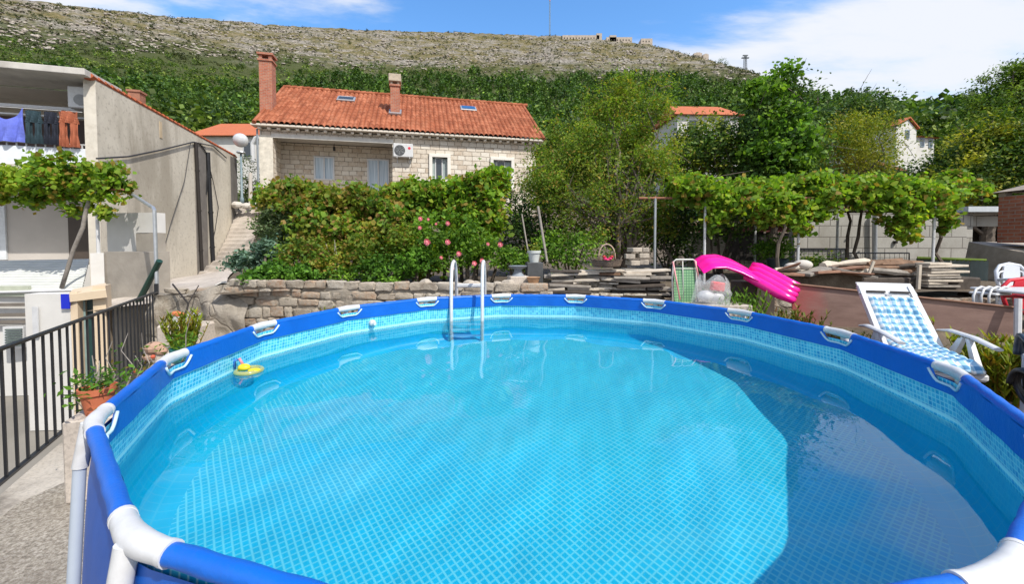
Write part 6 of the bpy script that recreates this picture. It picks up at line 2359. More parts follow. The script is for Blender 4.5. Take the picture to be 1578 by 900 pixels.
tag(MB().box((-4.02, 5.0, 0.30), (0.5, 0.4, 0.6), 0.5, 0.02).build('planter_block', m_path), 'grey block planter under the succulent at the left rim', 'planter')
for i, (px, py, s_) in enumerate(((238, 536, .09), (232, 549, .07), (248, 541, .06))):
    p = at(px, py, 4.75)
    tag(MB().ball(p, s_, 8, 6, (1.2, 1, .8)).build('stone', mat('pinkish_stone', (0.42, 0.27, 0.20), 0.9, var=0.2)), ['pinkish stone left of the succulent, largest of three', 'lowest pinkish stone beside the succulent', 'smallest pinkish stone touching the succulent'][i], 'stone', 'stones by the succulent')
p = Vector(at(518, 476, 5.85))
succulent('low yellow green tuft on the stone wall face left of the ladder', (p.x, p.y - 0.15, p.z - 0.12), 0.22, 0.16, 26, 2)

m_capst = mat('cap_limestone', (0.42, 0.37, 0.31), 0.9, var=0.25, scale=9, bump=0.5, bscale=20)
# ------------------------------------------------------------------ bed edge: stones on the wall
rng = np.random.default_rng(12)
for i in range(9):
    px = 655 + i * 16 + rng.uniform(-3, 3)
    p = at(px, 446 - 6 * (i % 3), 6.02)
    p.y = 6.1
    s = rng.uniform(0.05, 0.095)
    p.z = 1.22 + s * 0.5
    q = MB().ball(p, s, 9, 7, (1.3, 1, .8))
    for j, v in enumerate(q.v):
        d = 1 + 0.35 * noise.noise(Vector(v) * 9)
        q.v[j] = (p.x + (v[0] - p.x) * d, p.y + (v[1] - p.y) * d, p.z + (v[2] - p.z) * d)
    tag(q.build('cap_stone', m_capst), ['pale cap stone just left of the ladder on the wall', 'pale cap stone between the ladder rails, low', 'pale cap stone behind the left ladder rail', 'pale cap stone seen between the ladder rails', 'pale cap stone behind the right ladder rail',
                                       'pale cap stone just right of the ladder', 'second pale cap stone right of the ladder', 'third pale cap stone right of the ladder', 'pale cap stone farthest right on the wall top'][i], 'cap stone', 'pale stones capping the wall behind the ladder')

# ================================================================== THINGS BEHIND THE POOL, CENTRE
m_wood_g = mat('grey_board', (0.26, 0.235, 0.205), 0.9, var=0.3, scale=9, bump=0.4, bscale=20)
m_wood_p = mat('pale_board', (0.52, 0.46, 0.38), 0.85, var=0.2, scale=7, bump=0.3, bscale=20)
m_wood_b = mat('brown_board', (0.20, 0.12, 0.075), 0.85, var=0.3, scale=8, bump=0.4, bscale=20)
m_wood_r = mat('reddish_board', (0.25, 0.135, 0.09), 0.85, var=0.25, scale=8, bump=0.3, bscale=20)
m_wood_d = mat('dark_board', (0.075, 0.06, 0.05), 0.9, var=0.3, scale=8, bump=0.4)
mats_w = [m_wood_g, m_wood_p, m_wood_b, m_wood_r, m_wood_d]
WN = ['weathered grey', 'pale dry', 'brown', 'reddish', 'dark']

# first pile: cut logs and broken planks on top of the low wall, px 838-1032
rng = np.random.default_rng(40)
t = NT('peeling_white_slabs')
t.base(t.ramp(t.noise(9, 6, 0.7, sc=(1, 1, 4)), [(0.42, (0.20, 0.16, 0.12)), (0.5, (0.55, 0.50, 0.42)), (0.7, (0.72, 0.68, 0.60))]))
t.rough(0.9)
m_slab = t.m
row = 0
z = 1.05
pile_x0, pile_x1 = at(838, 420, 6.0).x, at(1034, 420, 6.0).x
cnt = 0
while z < 1.46:
    h = rng.uniform(0.025, 0.045)
    x = pile_x0 + rng.uniform(0, .15)
    while x < pile_x1 - 0.1:
        w = rng.uniform(0.25, 0.75)
        w = min(w, pile_x1 + .05 - x)
        px_mid = 789 + (x + w / 2) / 6.0 * 631.5
        lowz = z < 1.27
        if lowz and 900 < px_mid < 985:
            m_ = m_slab
            tone = 'white flaking'
        else:
            i_ = rng.choice([0, 0, 0, 1, 1, 2, 4])
            m_, tone = mats_w[i_], WN[i_]
        y = 6.08 + rng.uniform(-.05, .12)
        R_ = Matrix.Rotation(rng.normal(0, .06), 3, 'Z') @ Matrix.Rotation(rng.normal(0, .035), 3, 'Y')
        q = MB()
        if rng.random() < 0.72:
            q.box((x + w / 2, y + .12, z + h / 2), (w, rng.uniform(.12, .3), h), R_, 0.004)
            nm, ct = 'plank', 'plank'
        else:
            a_ = Vector((x, y + .02, z + h / 2)); b_ = Vector((x + w, y + rng.uniform(-.05, .2), z + h / 2 + rng.uniform(-.02, .03)))
            q.tube(crooked(a_, b_, 4, .04, cnt), h * 0.62, 7)
            nm, ct = 'log', 'log'
        lvl = 'near the bottom' if z < 1.18 else ('halfway up' if z < 1.32 else 'at the top')
        pos = 'left end' if px_mid < 900 else ('middle' if px_mid < 975 else 'right end')
        tag(q.build(nm, m_), '%s %s %s of the timber stack, %s' % (tone, ct, lvl, pos), ct, 'old timber stacked behind the pool')
        x += w + rng.uniform(0.0, 0.03)
        cnt += 1
    z += h + rng.uniform(0.0, 0.012)

def pip(px, py, Y):
    return at(px, py, Y)
# wicker basket with pink flowers on the pile
bp = at(935, 411, 6.15)
bs = thing('wicker_basket', 'wicker basket with tall hoop handle and pink flowers on the planks', 'basket', tuple(bp))
t = NT('wicker')
wv = t.n('ShaderNodeTexWave', wave_type='BANDS', bands_direction='Z')
wv.inputs['Scale'].default_value = 18
wv.inputs['Distortion'].default_value = 2
t.l(t.co.outputs['Object'], wv.inputs['Vector'])
t.base(t.ramp(t.math('MULTIPLY', wv.outputs['Fac'], t.noise(30, 2)), [(0.2, (0.10, 0.07, 0.05)), (0.5, (0.34, 0.26, 0.20))]))
t.rough(0.85)
t.normal(t.bump(wv.outputs['Fac'], .8, .01))
m_wick = t.m
MB().lathe([(0.13, 0), (0.20, 0.015), (0.225, 0.095), (0.235, 0.11), (0.21, 0.11), (0.19, 0.03), (0.01, 0.03)], bp, 22).build('bowl', m_wick, bs, smooth=True, auto=40)
q = MB()
q.tube([bp + Vector((-0.125 * math.cos(a_ * PI / 14) * (1.0), 0, 0.10 + 0.235 * math.sin(a_ * PI / 14) ** 0.75)) for a_ in range(15)], 0.011, 7)
q.tube([bp + Vector((-0.125 * math.cos(a_ * PI / 14) + 0.006 * math.sin(a_ * 2.2), 0.008, 0.105 + 0.235 * math.sin(a_ * PI / 14) ** 0.75)) for a_ in range(15)], 0.008, 6)
q.build('handle', mat('twisted_willow', (0.40, 0.29, 0.22), 0.8, var=.3, scale=20), bs, smooth=True)
rng = np.random.default_rng(44)
foliage('leaves', np.array([[bp.x, bp.y, bp.z + .15]]) + rng.normal(0, 1, (90, 3)) * np.array([.06, .05, .045]), .045, g_dark, bs, rng)
m_pinkf = mat('magenta_flower', (0.80, 0.03, 0.20), 0.6, var=.15, scale=20)
for dx, dz in ((-.035, .12), (.04, .125), (.005, .10), (.06, .15), (-.05, .15)):
    MB().ball(bp + Vector((dx, -.05, dz)), .028, 9, 6, (1.1, 1, .8)).build('flower', m_pinkf if dz < .14 else mat('red_flower', (0.5, 0.03, 0.04), .6), bs)
# planter on a pedestal, bird bath, left of the pile
pp = at(823, 404, 6.7)
tag(MB().box((pp.x, pp.y, (pp.z + 1.1) / 2), (0.26, 0.24, pp.z - 1.1), 0.1, .01).build('pedestal', mat('dark_slate_block', (0.07, 0.075, 0.08), 0.85, var=.3)), 'dark block pedestal under the white flower pot', 'pedestal')
pt = pot('flower_pot', 'white tapered pot with yellowing leaves on a dark pedestal', pp, 0.105, 0.19, mat('chalky_pot', (0.52, 0.55, 0.54), .7), 'flower pot')
rng = np.random.default_rng(45)
foliage('leaves', np.array([[pp.x, pp.y, pp.z + .22]]) + rng.normal(0, 1, (80, 3)) * np.array([.06, .06, .05]), .05, g_feather, pt, rng)
pb = at(798, 425, 6.5)
q = MB().lathe([(0.11, 0), (0.07, 0.04), (0.06, 0.10), (0.14, 0.14), (0.15, 0.16), (0.12, 0.16), (0.02, 0.14)], pb, 18)
tag(q.build('stone_dish', mat('bluish_stone', (0.20, 0.23, 0.27), .7, var=.2), smooth=True, auto=40), 'small bluish grey pedestal dish right of the pink roses', 'dish')
tag(MB().box((pb.x, pb.y, (pb.z + 1.1) / 2), (.3, .3, max(.03, pb.z - 1.1)), .2, .01).build('stone_slab', m_path), 'low grey slab the bluish dish stands on', 'slab')
pb = at(822, 438, 6.3)
q = MB().lathe([(0.07, 0), (0.10, 0.10), (0.11, 0.11), (0.09, 0.11), (0.02, 0.09)], pb, 16)
tag(q.build('clay_bowl', mat('pale_clay', (0.44, 0.26, 0.15), .8), smooth=True, auto=40), 'pale orange clay bowl below the white flower pot', 'bowl')
tag(MB().box((pb.x, pb.y, (pb.z + 1.0) / 2), (.24, .2, max(.03, pb.z - 1.0)), .2, .01).build('wood_block', m_wood_d), 'dark wood block carrying the pale clay bowl', 'block')
# stacked stones behind the basket (px 965-1000)
rng = np.random.default_rng(46)
for i, (px, py, w, h) in enumerate(((975, 405, .17, .085), (992, 404, .15, .08), (970, 395, .15, .08), (990, 394, .17, .08), (978, 385, .18, .075), (995, 385, .10, .07))):
    p = at(px, py, 7.0)
    tag(MB().box(p, (w, .2, h), rng.uniform(-.3, .3), .008).build('limestone_block', m_capst), ['bottom left block of the small limestone stack right of the basket', 'bottom right block of the small limestone stack', 'middle left block of the small limestone stack', 'middle right block of the small limestone stack',
        'top left block of the small limestone stack', 'top right small block of the limestone stack'][i], 'stone block', 'small limestone stack right of the basket')
p = at(982, 412, 7.0)
tag(MB().box((p.x, p.y, (p.z - .02 + 1.1) / 2), (.5, .3, max(.04, p.z - .02 - 1.1)), 0, .01).build('concrete_slab', m_cw), 'grey base slab under the small limestone stack', 'slab')

# ------------------------------------------------------------------ grape stems' poles in the dark garden
for i, (p0, p1, r, lab) in enumerate((((843, 404, 6.9), (829, 318, 7.1), .022, 'thin grey pole leaning left beside the white flower pot'),
                                   ((815, 396, 7.6), (804, 330, 7.8), .016, 'thin grey stake behind the white flower pot'),
                                   ((1338, 280, 16), (1348, 222, 16), .085, 'leaning wooden utility pole in front of the yellow green tree'),
                                   ((1342, 236, 15.9), (1352, 232, 15.9), .05, 'short insulator arm on top of the leaning pole'))):
    q = MB().tube(crooked(at(*p0), at(*p1), 4, .02, i), r, 7)
    tag(q.build('pole' if i < 3 else 'insulator', m_bark_pale if i < 3 else m_white_pl), lab, 'pole' if i < 3 else 'insulator')

# ------------------------------------------------------------------ green mesh folding chair, plastic bag
fc = thing('folding_chair', 'green mesh folding chair with pale tube frame, left of the pink mattress', 'chair', tuple(at(1058, 480, 5.35)))
Y = 5.35
fr = lambda *pts: [at(a, b, Y + dy) for a, b, dy in pts]
q = MB()
q.tube(fr((1037, 466, 0), (1036, 430, 0), (1038, 403, 0), (1042, 400, 0), (1068, 400, .05), (1072, 403, .05), (1073, 430, .05), (1075, 466, .05)), .011, 8)
q.build('frame', mat('champagne_tube', (0.60, 0.60, 0.55), .35), fc, smooth=True)
q = MB()
q.tube(fr((1037, 403, -.03), (1048, 462, -.06)), .010, 7)
q.tube(fr((1071, 402, .02), (1077, 430, 0)), .010, 7)
q.build('arm_tubes', mat('pink_tube', (0.72, 0.30, 0.32), .4), fc, smooth=True)
t = NT('green_mesh')
sp = t.n('ShaderNodeSeparateXYZ')
t.l(t.co.outputs['Object'], sp.inputs[0])
def gl(ax, cell):
    f = t.math('FRACT', t.math('DIVIDE', ax, cell))
    return t.ramp(t.math('ABSOLUTE', t.math('SUBTRACT', f, .5)), [(.36, 0.), (.42, 1.)])
t.base(t.mix(t.math('MAXIMUM', gl(sp.outputs[0], .036), gl(sp.outputs[2], .036)), (0.22, 0.42, 0.22), (0.05, 0.16, 0.09)))
t.rough(.7)
quadbox('mesh_back', [at(1039, 466, Y - .01), at(1072, 466, Y + .02), at(1071, 412, Y + .04), at(1039, 412, Y + .01)], .008, t.m, parent=fc)
q = MB().tube(fr((1052, 402, .01), (1053, 466, .01)), .006, 6).tube(fr((1038, 414, 0), (1072, 414, .04)), .006, 6)
q.build('struts', mat('champagne_tube', (0.60, 0.60, 0.55), .35), fc, smooth=True)
tag(MB().box((at(1057, 466, Y).x + .22, Y - .02, (at(1057, 466, Y).z + 0) / 2), (1.0, .5, at(1057, 466, Y).z), 0, .01).build('concrete_plinth', m_path), 'concrete plinth hidden behind the rim under the folding chair and bag', 'plinth')
# clear plastic bag with red contents
t = NT('clear_plastic')
t.base((0.80, 0.84, 0.86))
t.rough(.12)
t.p.inputs['Transmission Weight'].default_value = .0
tr_ = t.n('ShaderNodeBsdfTransparent')
ms = t.n('ShaderNodeMixShader')
ms.inputs[0].default_value = .74
t.l(t.p.outputs[0], ms.inputs[1])
t.l(tr_.outputs[0], ms.inputs[2])
t.l(ms.outputs[0], t.out.inputs[0])
t.normal(t.bump(t.noise(14, 4, .7), .9, .03))
m_clear = t.m
bc = at(1098, 468, 5.2)
bg = thing('plastic_bag', 'crumpled clear plastic bag with something red inside, behind the rim', 'bag', tuple(bc))
q = MB()
def bagf(u, v):
    th = 2 * PI * u
    ph = v
    r = .245 * (1 - .35 * ph ** 3) * (1 + .22 * noise.noise(Vector((math.cos(th) * 1.6, math.sin(th) * 1.6, ph * 3))))
    return (bc.x + math.cos(th) * r, bc.y + math.sin(th) * r * .6, bc.z + ph * (.33 + .05 * math.sin(th * 3)))
q.grid(bagf, 28, 10, closed_u=True)
q.build('film', m_clear, bg, smooth=True, recalc=False)
MB().box(bc + Vector((.06, 0, .22)), (.17, .07, .12), Matrix.Rotation(.15, 3, 'Y'), .015).build('red_packet', mat('packet_red', (0.62, 0.02, 0.03), .4), bg)
MB().ball(bc + Vector((-.08, .02, .10)), .10, 12, 8, (1.1, .7, .7)).ball(bc + Vector((.06, .02, .08)), .09, 12, 8, (1.1, .7, .7)).build('white_contents', m_white_pl, bg, smooth=True)

# ------------------------------------------------------------------ pink inflatable mattress
m_pink = mat('hot_pink_vinyl', (0.90, 0.006, 0.30), .22, var=.05, scale=4, bump=.1, bscale=12)
pk = thing('pool_mattress', 'hot pink inflatable mattress draped over the clutter behind the rim', 'air mattress', tuple(at(1160, 440, 5.4)))
# head pillow then four long tubes bent over
A0, A1 = at(1080, 408, 5.55), at(1163, 425, 5.55)
q = MB()
path = [at(1076, 411, 5.6), at(1090, 403, 5.6), at(1110, 402.5, 5.6), at(1132, 410, 5.55), at(1150, 419, 5.5), at(1162, 424, 5.45)]
wid = .50
side_v = Vector((.12, .92, .30)).normalized()
def matt(path, ntube, width, rad, name, sv, endr=1.0):
    q = MB()
    for j in range(ntube):
        o = sv * (width * (j + .5) / ntube - width / 2)
        rs = [rad * (.72 if i in (0, len(path) - 1) else 1.0) for i in range(len(path))]
        q.tube([p + o for p in path], rs, 12)
    return q.build(name, m_pink, pk, smooth=True)
q = MB()
NU, NV = 26, 16
def pillow(u, v):
    s = u * (len(path) - 1)
    i = min(int(s), len(path) - 2)
    p = path[i].lerp(path[i + 1], s - i)
    tdir = (path[i + 1] - path[i]).normalized()
    nrm = tdir.cross(side_v).normalized()
    th = 2 * PI * v
    e = math.sin(PI * min(1, max(0, .06 + .88 * u))) ** .45
    return tuple(p + side_v * math.cos(th) * wid / 2 + nrm * math.sin(th) * .05 * e * (1 + .10 * math.cos(th * 8)))
q.grid(pillow, NU, 48)
q.build('pillow', m_pink, pk, smooth=True)
path2 = [at(1152, 421, 5.50), at(1164, 425, 5.42), at(1184, 436, 5.28), at(1205, 448, 5.15), at(1226, 457, 5.0)]
sv2 = Vector((.62, .62, .40)).normalized()
for j in range(4):
    o = sv2 * (.46 * (j + .5) / 4 - .16)
    MB().tube([p + o for p in path2], [.050, .066, .070, .068, .048], 12, flat=.9).build('air_tube', m_pink, pk, smooth=True)
tag(MB().box((at(1150, 450, 5.9).x, 5.75, .70), (.5, .25, 1.30), .1, .01).build('rubble_heap', m_wood_d), 'dark heap that props up the middle of the pink mattress', 'heap')

# roof tiles / slabs heap right of the mattress: (1180-1300, 405-435)
rng = np.random.default_rng(50)
for i in range(13):
    px = 1185 + i * 11 + rng.uniform(-6, 6)
    p = at(px, 418 + rng.uniform(-8, 8), 6.6 + rng.uniform(-.2, .3))
    R_ = Matrix.Rotation(rng.uniform(-.5, .5), 3, 'Z') @ Matrix.Rotation(rng.normal(0, .14), 3, 'Y') @ Matrix.Rotation(rng.normal(0, .15), 3, 'X')
    i_ = int(rng.choice([3, 3, 2, 0, 1]))
    tag(MB().box(p, (rng.uniform(.35, .7), rng.uniform(.15, .35), rng.uniform(.02, .05)), R_, .005).build('board', mats_w[i_]), '%s board lying behind the pink mattress, %s' % (WN[i_], 'number %d from the left' % (i + 1)) if False else
        '%s board in the heap right of the pink mattress' % WN[i_] + (', far left' if i < 3 else ', left of centre' if i < 6 else ', right of centre' if i < 10 else ', next to the driftwood pile'), 'board', 'boards heaped right of the pink mattress')
tag(MB().box((at(1240, 430, 6.7).x, 6.75, 1.22), (1.6, .5, .36), 0, .02).build('rubble_bank', m_soil), 'brown earth bank under the loose boards right of the mattress', 'bank')
for i, (px, py, s) in enumerate(((1237, 408, .11), (1221, 411, .09))):
    p = at(px, py, 6.6)
    q = MB().ball(p, s, 9, 7, (1.4, 1, .75))
    tag(q.build('stone', m_pale, smooth=True), ['pale rounded stone behind the pink mattress tip', 'smaller pale stone left of the rounded one'][i], 'stone', 'stones on the board heap')
p = at(1198, 408, 8.0)
q = MB().lathe([(0.16, 0), (0.19, 0.22), (0.20, 0.24), (0.17, 0.24), (0.15, .05)], (p.x, p.y, p.z - .12), 16)
tag(q.build('bucket', mat('dark_plastic', (0.02, 0.035, 0.045), .4), smooth=True, auto=40), 'black bucket under the trellis beyond the mattress', 'bucket')
p = at(1250, 402, 7.9)
q = MB().lathe([(0.10, 0), (0.17, 0.10), (0.18, .11), (0.15, .11)], (p.x, p.y, p.z - .06), 16)
tag(q.build('basin', mat('pale_teal', (0.38, 0.50, 0.50), .4), smooth=True, auto=40), 'pale grey green basin at the foot of a trellis post', 'basin')
p = at(1222, 279, 10.5)
t_ = thing('garden_lamp', 'white globe lamp peeking over the trellis vines', 'lamp', (p.x, p.y, 1.1))
MB().ball(p, .13, 16, 10).build('globe', m_white_pl, t_, smooth=True)
MB().tube([(p.x, p.y, 1.1), (p.x, p.y, p.z - .1)], .03, 8).build('pole', m_steel, t_)

# ------------------------------------------------------------------ driftwood and plank pile (1250-1482, 398-446)
rng = np.random.default_rng(52)
tag(MB().box((at(1370, 440, 7).x, 7.1, 1.2), (2.6, .7, .22), 0, .02).build('pallet', m_wood_d), 'dark pallet base below the driftwood pile', 'pallet')
k_ = 0
poss = []
for i in range(26):
    px0 = 1262 + rng.uniform(0, 90)
    ln = rng.uniform(60, 120)
    py0 = 428 + rng.uniform(-20, 8)
    side_ = rng.random()
    a_ = at(px0, py0, 6.9 + rng.uniform(-.2, .3))
    b_ = at(min(px0 + ln, 1470), py0 + rng.uniform(-8, 9) - (8 if px0 < 1300 else 0), 6.95 + rng.uniform(-.2, .3))
    i_ = int(rng.choice([0, 2, 2, 2, 4, 1, 2]))
    q = MB()
    if rng.random() < .7:
        q.tube(crooked(a_, b_, 6, .13, i * 5), [rng.uniform(.028, .07) * f for f in (1, 1.1, 1, 1.05, .9, .8, .5)], 7)
        nm = 'branch'
    else:
        c_ = (a_ + b_) / 2
        d_ = (b_ - a_)
        R_ = d_.to_track_quat('X', 'Z').to_matrix() @ Matrix.Rotation(rng.normal(0, .4), 3, 'X')
        q.box(c_, (d_.length, rng.uniform(.12, .24), rng.uniform(.02, .035)), R_, .004)
        nm = 'plank'
    loc = 'left part' if px0 + ln / 2 < 1345 else ('middle part' if px0 + ln / 2 < 1400 else 'right part')
    hgt = 'low down' if py0 > 426 else ('halfway up' if py0 > 417 else 'on top')
    tag(q.build(nm, mats_w[i_]), '%s %s %s in the %s of the driftwood pile' % (WN[i_], nm, hgt, loc), nm, 'driftwood and planks piled before the block wall')
# pale stacked ends at right
for i in range(9):
    py = 440 - i * 4.2
    a_ = at(1416 + rng.uniform(-4, 4), py, 6.75)
    b_ = at(1462 + rng.uniform(-22, 16) + (16 if i == 3 else 0), py - rng.uniform(-1, 2), 6.85)
    c_ = (a_ + b_) / 2
    tag(MB().box(c_, ((b_ - a_).length, .3, .035), (b_ - a_).to_track_quat('X', 'Z').to_matrix(), .004).build('plank', m_wood_p if i % 3 else m_wood_g),
        'pale plank in the neat stack beside the driftwood, %s' % ['bottom', 'second from bottom', 'third from bottom', 'the longest one', 'just above the longest', 'in the middle', 'third from top', 'second from top', 'topmost'][i], 'plank', 'pale planks stacked right of the driftwood')
q = MB().box(at(1416, 427, 6.65), (.05, .04, .40), Matrix.Rotation(.03, 3, 'Y'), .004)
tag(q.build('stake', m_wood_p), 'upright pale stake at the left of the neat plank stack', 'stake')
q = MB().box(at(1342, 414, 6.7), (.04, .03, .26), Matrix.Rotation(.35, 3, 'Y'), .004)
tag(q.build('stake', m_wood_p), 'short pale stake stuck upright in the driftwood', 'stake')

# ------------------------------------------------------------------ block wall, shed recess, corrugated sheet, oven
t = NT('concrete_blocks')
brk = t.n('ShaderNodeTexBrick')
brk.inputs['Scale'].default_value = 1.0
brk.inputs['Brick Width'].default_value = .55
brk.inputs['Row Height'].default_value = .28
brk.inputs['Mortar Size'].default_value = .010
brk.inputs['Color1'].default_value = (0.42, 0.41, 0.38, 1)
brk.inputs['Color2'].default_value = (0.33, 0.32, 0.29, 1)
brk.inputs['Mortar'].default_value = (0.14, 0.13, 0.12, 1)
cb3 = t.n('ShaderNodeCombineXYZ')
sp = t.n('ShaderNodeSeparateXYZ')
t.l(t.co.outputs['Object'], sp.inputs[0])
t.l(t.math('ADD', sp.outputs[0], sp.outputs[1]), cb3.inputs[0])
t.l(sp.outputs[2], cb3.inputs[1])
t.l(cb3.outputs[0], brk.inputs['Vector'])
t.base(t.mix(t.ramp(t.noise(1.5, 7, .7), [(.45, 0.), (.7, .5)]), brk.outputs['Color'], (0.20, 0.18, 0.15)))
t.rough(.92)
t.normal(t.bump(t.math('ADD', t.math('MULTIPLY', brk.outputs['Fac'], -1.), t.math('MULTIPLY', t.noise(25, 5), .4)), .5, .02))
m_block = t.m
bw_ = thing('block_wall', 'grey concrete block wall behind the trellis on the right', 'wall', tuple(at(1380, 400, 10.2)))
WL = at(1225, 330, 10.2); WR = at(1491, 330, 10.2)
MB().box(((WL.x + WR.x) / 2, 10.3, 1.7), (WR.x - WL.x, .2, at(0, 328, 10.2).z * 2 - 3.4)).build('blocks', m_block, bw_)
for px in (1348,):
    MB().tube([at(px, 400, 10.1), at(px, 330, 10.1)], .05, 8).build('drain', m_steel, bw_)
MB().tube([at(1380, 375, 10.17), at(1380, 371, 10.17)], .045, 10).build('hole', m_dark, bw_)
q = thing('garden_shed', 'low dark shed opening with a pale slab roof between block wall and oven', 'shed', tuple(at(1515, 400, 10.6)))
a_, b_ = at(1491, 325, 10.2), at(1545, 323, 10.2)
MB().box(((a_.x + b_.x) / 2 + .3, 10.9, a_.z + .03), (b_.x - a_.x + 1.0, 1.8, .13)).build('roof', mat('pale_blue_slab', (0.46, 0.50, 0.54), .7), q)
MB().box(((a_.x + b_.x) / 2 + .3, 10.5, at(0, 340, 10.2).z), (b_.x - a_.x + .8, .12, .26)).build('lintel', m_block, q)
MB().box(((a_.x + b_.x) / 2 + .3, 12.0, 1.9), (b_.x - a_.x + 1, .1, 1.6)).build('back_wall', mat('shed_inside', (0.14, 0.13, 0.12), .9), q)
MB().box((WR.x + .1, 11.2, 1.7), (.2, 1.9, 1.9)).build('side_wall', m_block, q)
q = thing('long_shed', 'old wall with a dark red beam half hidden behind the left trellis vines', 'shed', tuple(at(1130, 400, 11)))
a_, b_ = at(1062, 358, 11), at(1222, 358, 11)
MB().box(((a_.x + b_.x) / 2, 11.2, 1.5), (b_.x - a_.x, .2, 1.3)).build('wall', m_cw, q)
MB().box(((a_.x + b_.x) / 2, 11.05, at(0, 353, 11).z), (b_.x - a_.x, .14, .15)).build('beam', mat('dark_red_beam', (0.14, 0.035, 0.03), .6), q)
MB().box(((a_.x + b_.x) / 2, 11.4, at(0, 346, 11).z), (b_.x - a_.x + .3, 1.0, .06)).build('roof', m_wood_r, q)
MB().box((at(1150, 375, 11).x, 11.08, 1.85), (1.0, .04, .9)).build('doorway', m_dark, q)
q = thing('corrugated_fence', 'grey green corrugated sheets with a mossy top right of the plank stack', 'fence', tuple(at(1482, 445, 8.6)))
a_, b_ = at(1412, 398, 8.8), at(1518, 402, 8.2)
n_ = 64
for j in range(4):
    qq = MB()
    for i in range(17):
        f = (j * 16 + i) / 64
        p = a_.lerp(b_, f)
        p.y += .022 * math.sin(f * 64 * PI / 2)
        qq.v += [(p.x, p.y - .02 * j % 2, .95), (p.x, p.y - .02 * j % 2, p.z)]
        if i:
            m0 = 2 * (i - 1)
            qq.f.append((m0, m0 + 2, m0 + 3, m0 + 1))
    qq.build('sheet', mat('corrugated_grey_green', (0.20, 0.25, 0.25), .6, var=.25, scale=2, metal=.2), q, recalc=False)
MB().tube([a_ + Vector((0, -.02, .01)), b_ + Vector((0, -.02, .01))], .035, 6).build('moss', mat('moss_green', (0.13, 0.20, 0.03), .9, var=.3), q)
# wire mesh fence panels (1215-1415, 384-410)
q = thing('wire_fence', 'thin dark wire mesh fence in front of the block wall', 'fence', tuple(at(1320, 410, 9.0)))
for (x0, x1, yt) in ((1140, 1303, 384), (1304, 1401, 390)):
    qq = MB()
    qq.tube([at(x0, 412, 9), at(x0, yt, 9), at(x1, yt, 9), at(x1, 412, 9)], .016, 5)
    nb_ = int((x1 - x0) / 7)
    for i in range(1, nb_):
        px = x0 + (x1 - x0) * i / nb_
        qq.tube([at(px, 412, 9), at(px, yt, 9)], .0045, 4)
    for j in range(1, 4):
        qq.tube([at(x0, yt + j * 7, 9), at(x1, yt + j * 7, 9)], .0045, 4)
    qq.build('mesh_panel', m_black, q)
# brick oven chimney on concrete base
ov = thing('brick_oven', 'red brick chimney oven on a rough concrete base at the right edge', 'oven', tuple(at(1560, 440, 8.1)))
a_ = at(1538, 283, 7.9)
x0 = a_.x + .81
MB().box((x0 + .35, 8.25, (at(0, 374, 7.9).z + at(0, 297, 7.9).z) / 2), (.66, .66, at(0, 297, 7.9).z - at(0, 374, 7.9).z)).build('chimney_stack', m_brick, ov)
qq = MB()
for dx in (.08, .62):
    for dy in (-.27, .27):
        qq.box((x0 + dx, 8.25 + dy, at(0, 293, 7.9).z), (.14, .12, .12))
qq.hexa([(x0 - .06, 7.85, at(0, 290, 7.9).z), (x0 + .80, 7.85, at(0, 290, 7.9).z), (x0 + .80, 8.65, at(0, 290, 7.9).z), (x0 - .06, 8.65, at(0, 290, 7.9).z),
         (x0 + .26, 8.2, at(0, 279, 7.9).z), (x0 + .5, 8.2, at(0, 279, 7.9).z), (x0 + .5, 8.3, at(0, 279, 7.9).z), (x0 + .26, 8.3, at(0, 279, 7.9).z)])
qq.build('chimney_hood', mat('old_stone_grey', (0.32, 0.27, 0.22), .9, var=.3, scale=6), ov)
ztop = at(0, 374, 7.9).z
qq = MB().hexa([(x0 - .32, 7.6, .7), (x0 + 1.7, 7.6, .7), (x0 + 1.7, 9.0, .7), (x0 - .32, 9.0, .7), (x0 - .32, 7.7, ztop - .22), (x0 + 1.7, 7.7, ztop - .12), (x0 + 1.7, 9.0, ztop + .02), (x0 - .1, 9.0, ztop + .02)])
qq.build('base', mat('oven_base_concrete', (0.36, 0.31, 0.26), 0.9, var=0.3, scale=3, bump=0.5, bscale=18, dirt=(0.14, 0.12, 0.10), dirt_amt=0.6), ov)
rng = np.random.default_rng(61)
cc = clumps([((x0 + .75, 7.8, at(0, 335, 7.9).z), (.25, .15, .35)), ((x0 + .3, 7.75, ztop + .02), (.4, .15, .08))], 26, rng, .6)
r_ = thing('ivy_plant', 'ivy hanging on the brick chimney at the right edge', 'ivy', (x0 + .7, 7.8, ztop))
foliage('leaves', crown_points(cc, 26, .12, rng), .07, g_bright, r_, rng, shape='lobed', droop=.5)
MB().tube([(x0 + .9, 7.85, ztop), (x0 + .8, 7.85, ztop + .3), (x0 + .85, 7.85, ztop + .7)], .012, 5).build('stem', m_bark, r_)
# bright yellow shrub by the chimney
rng = np.random.default_rng(62)

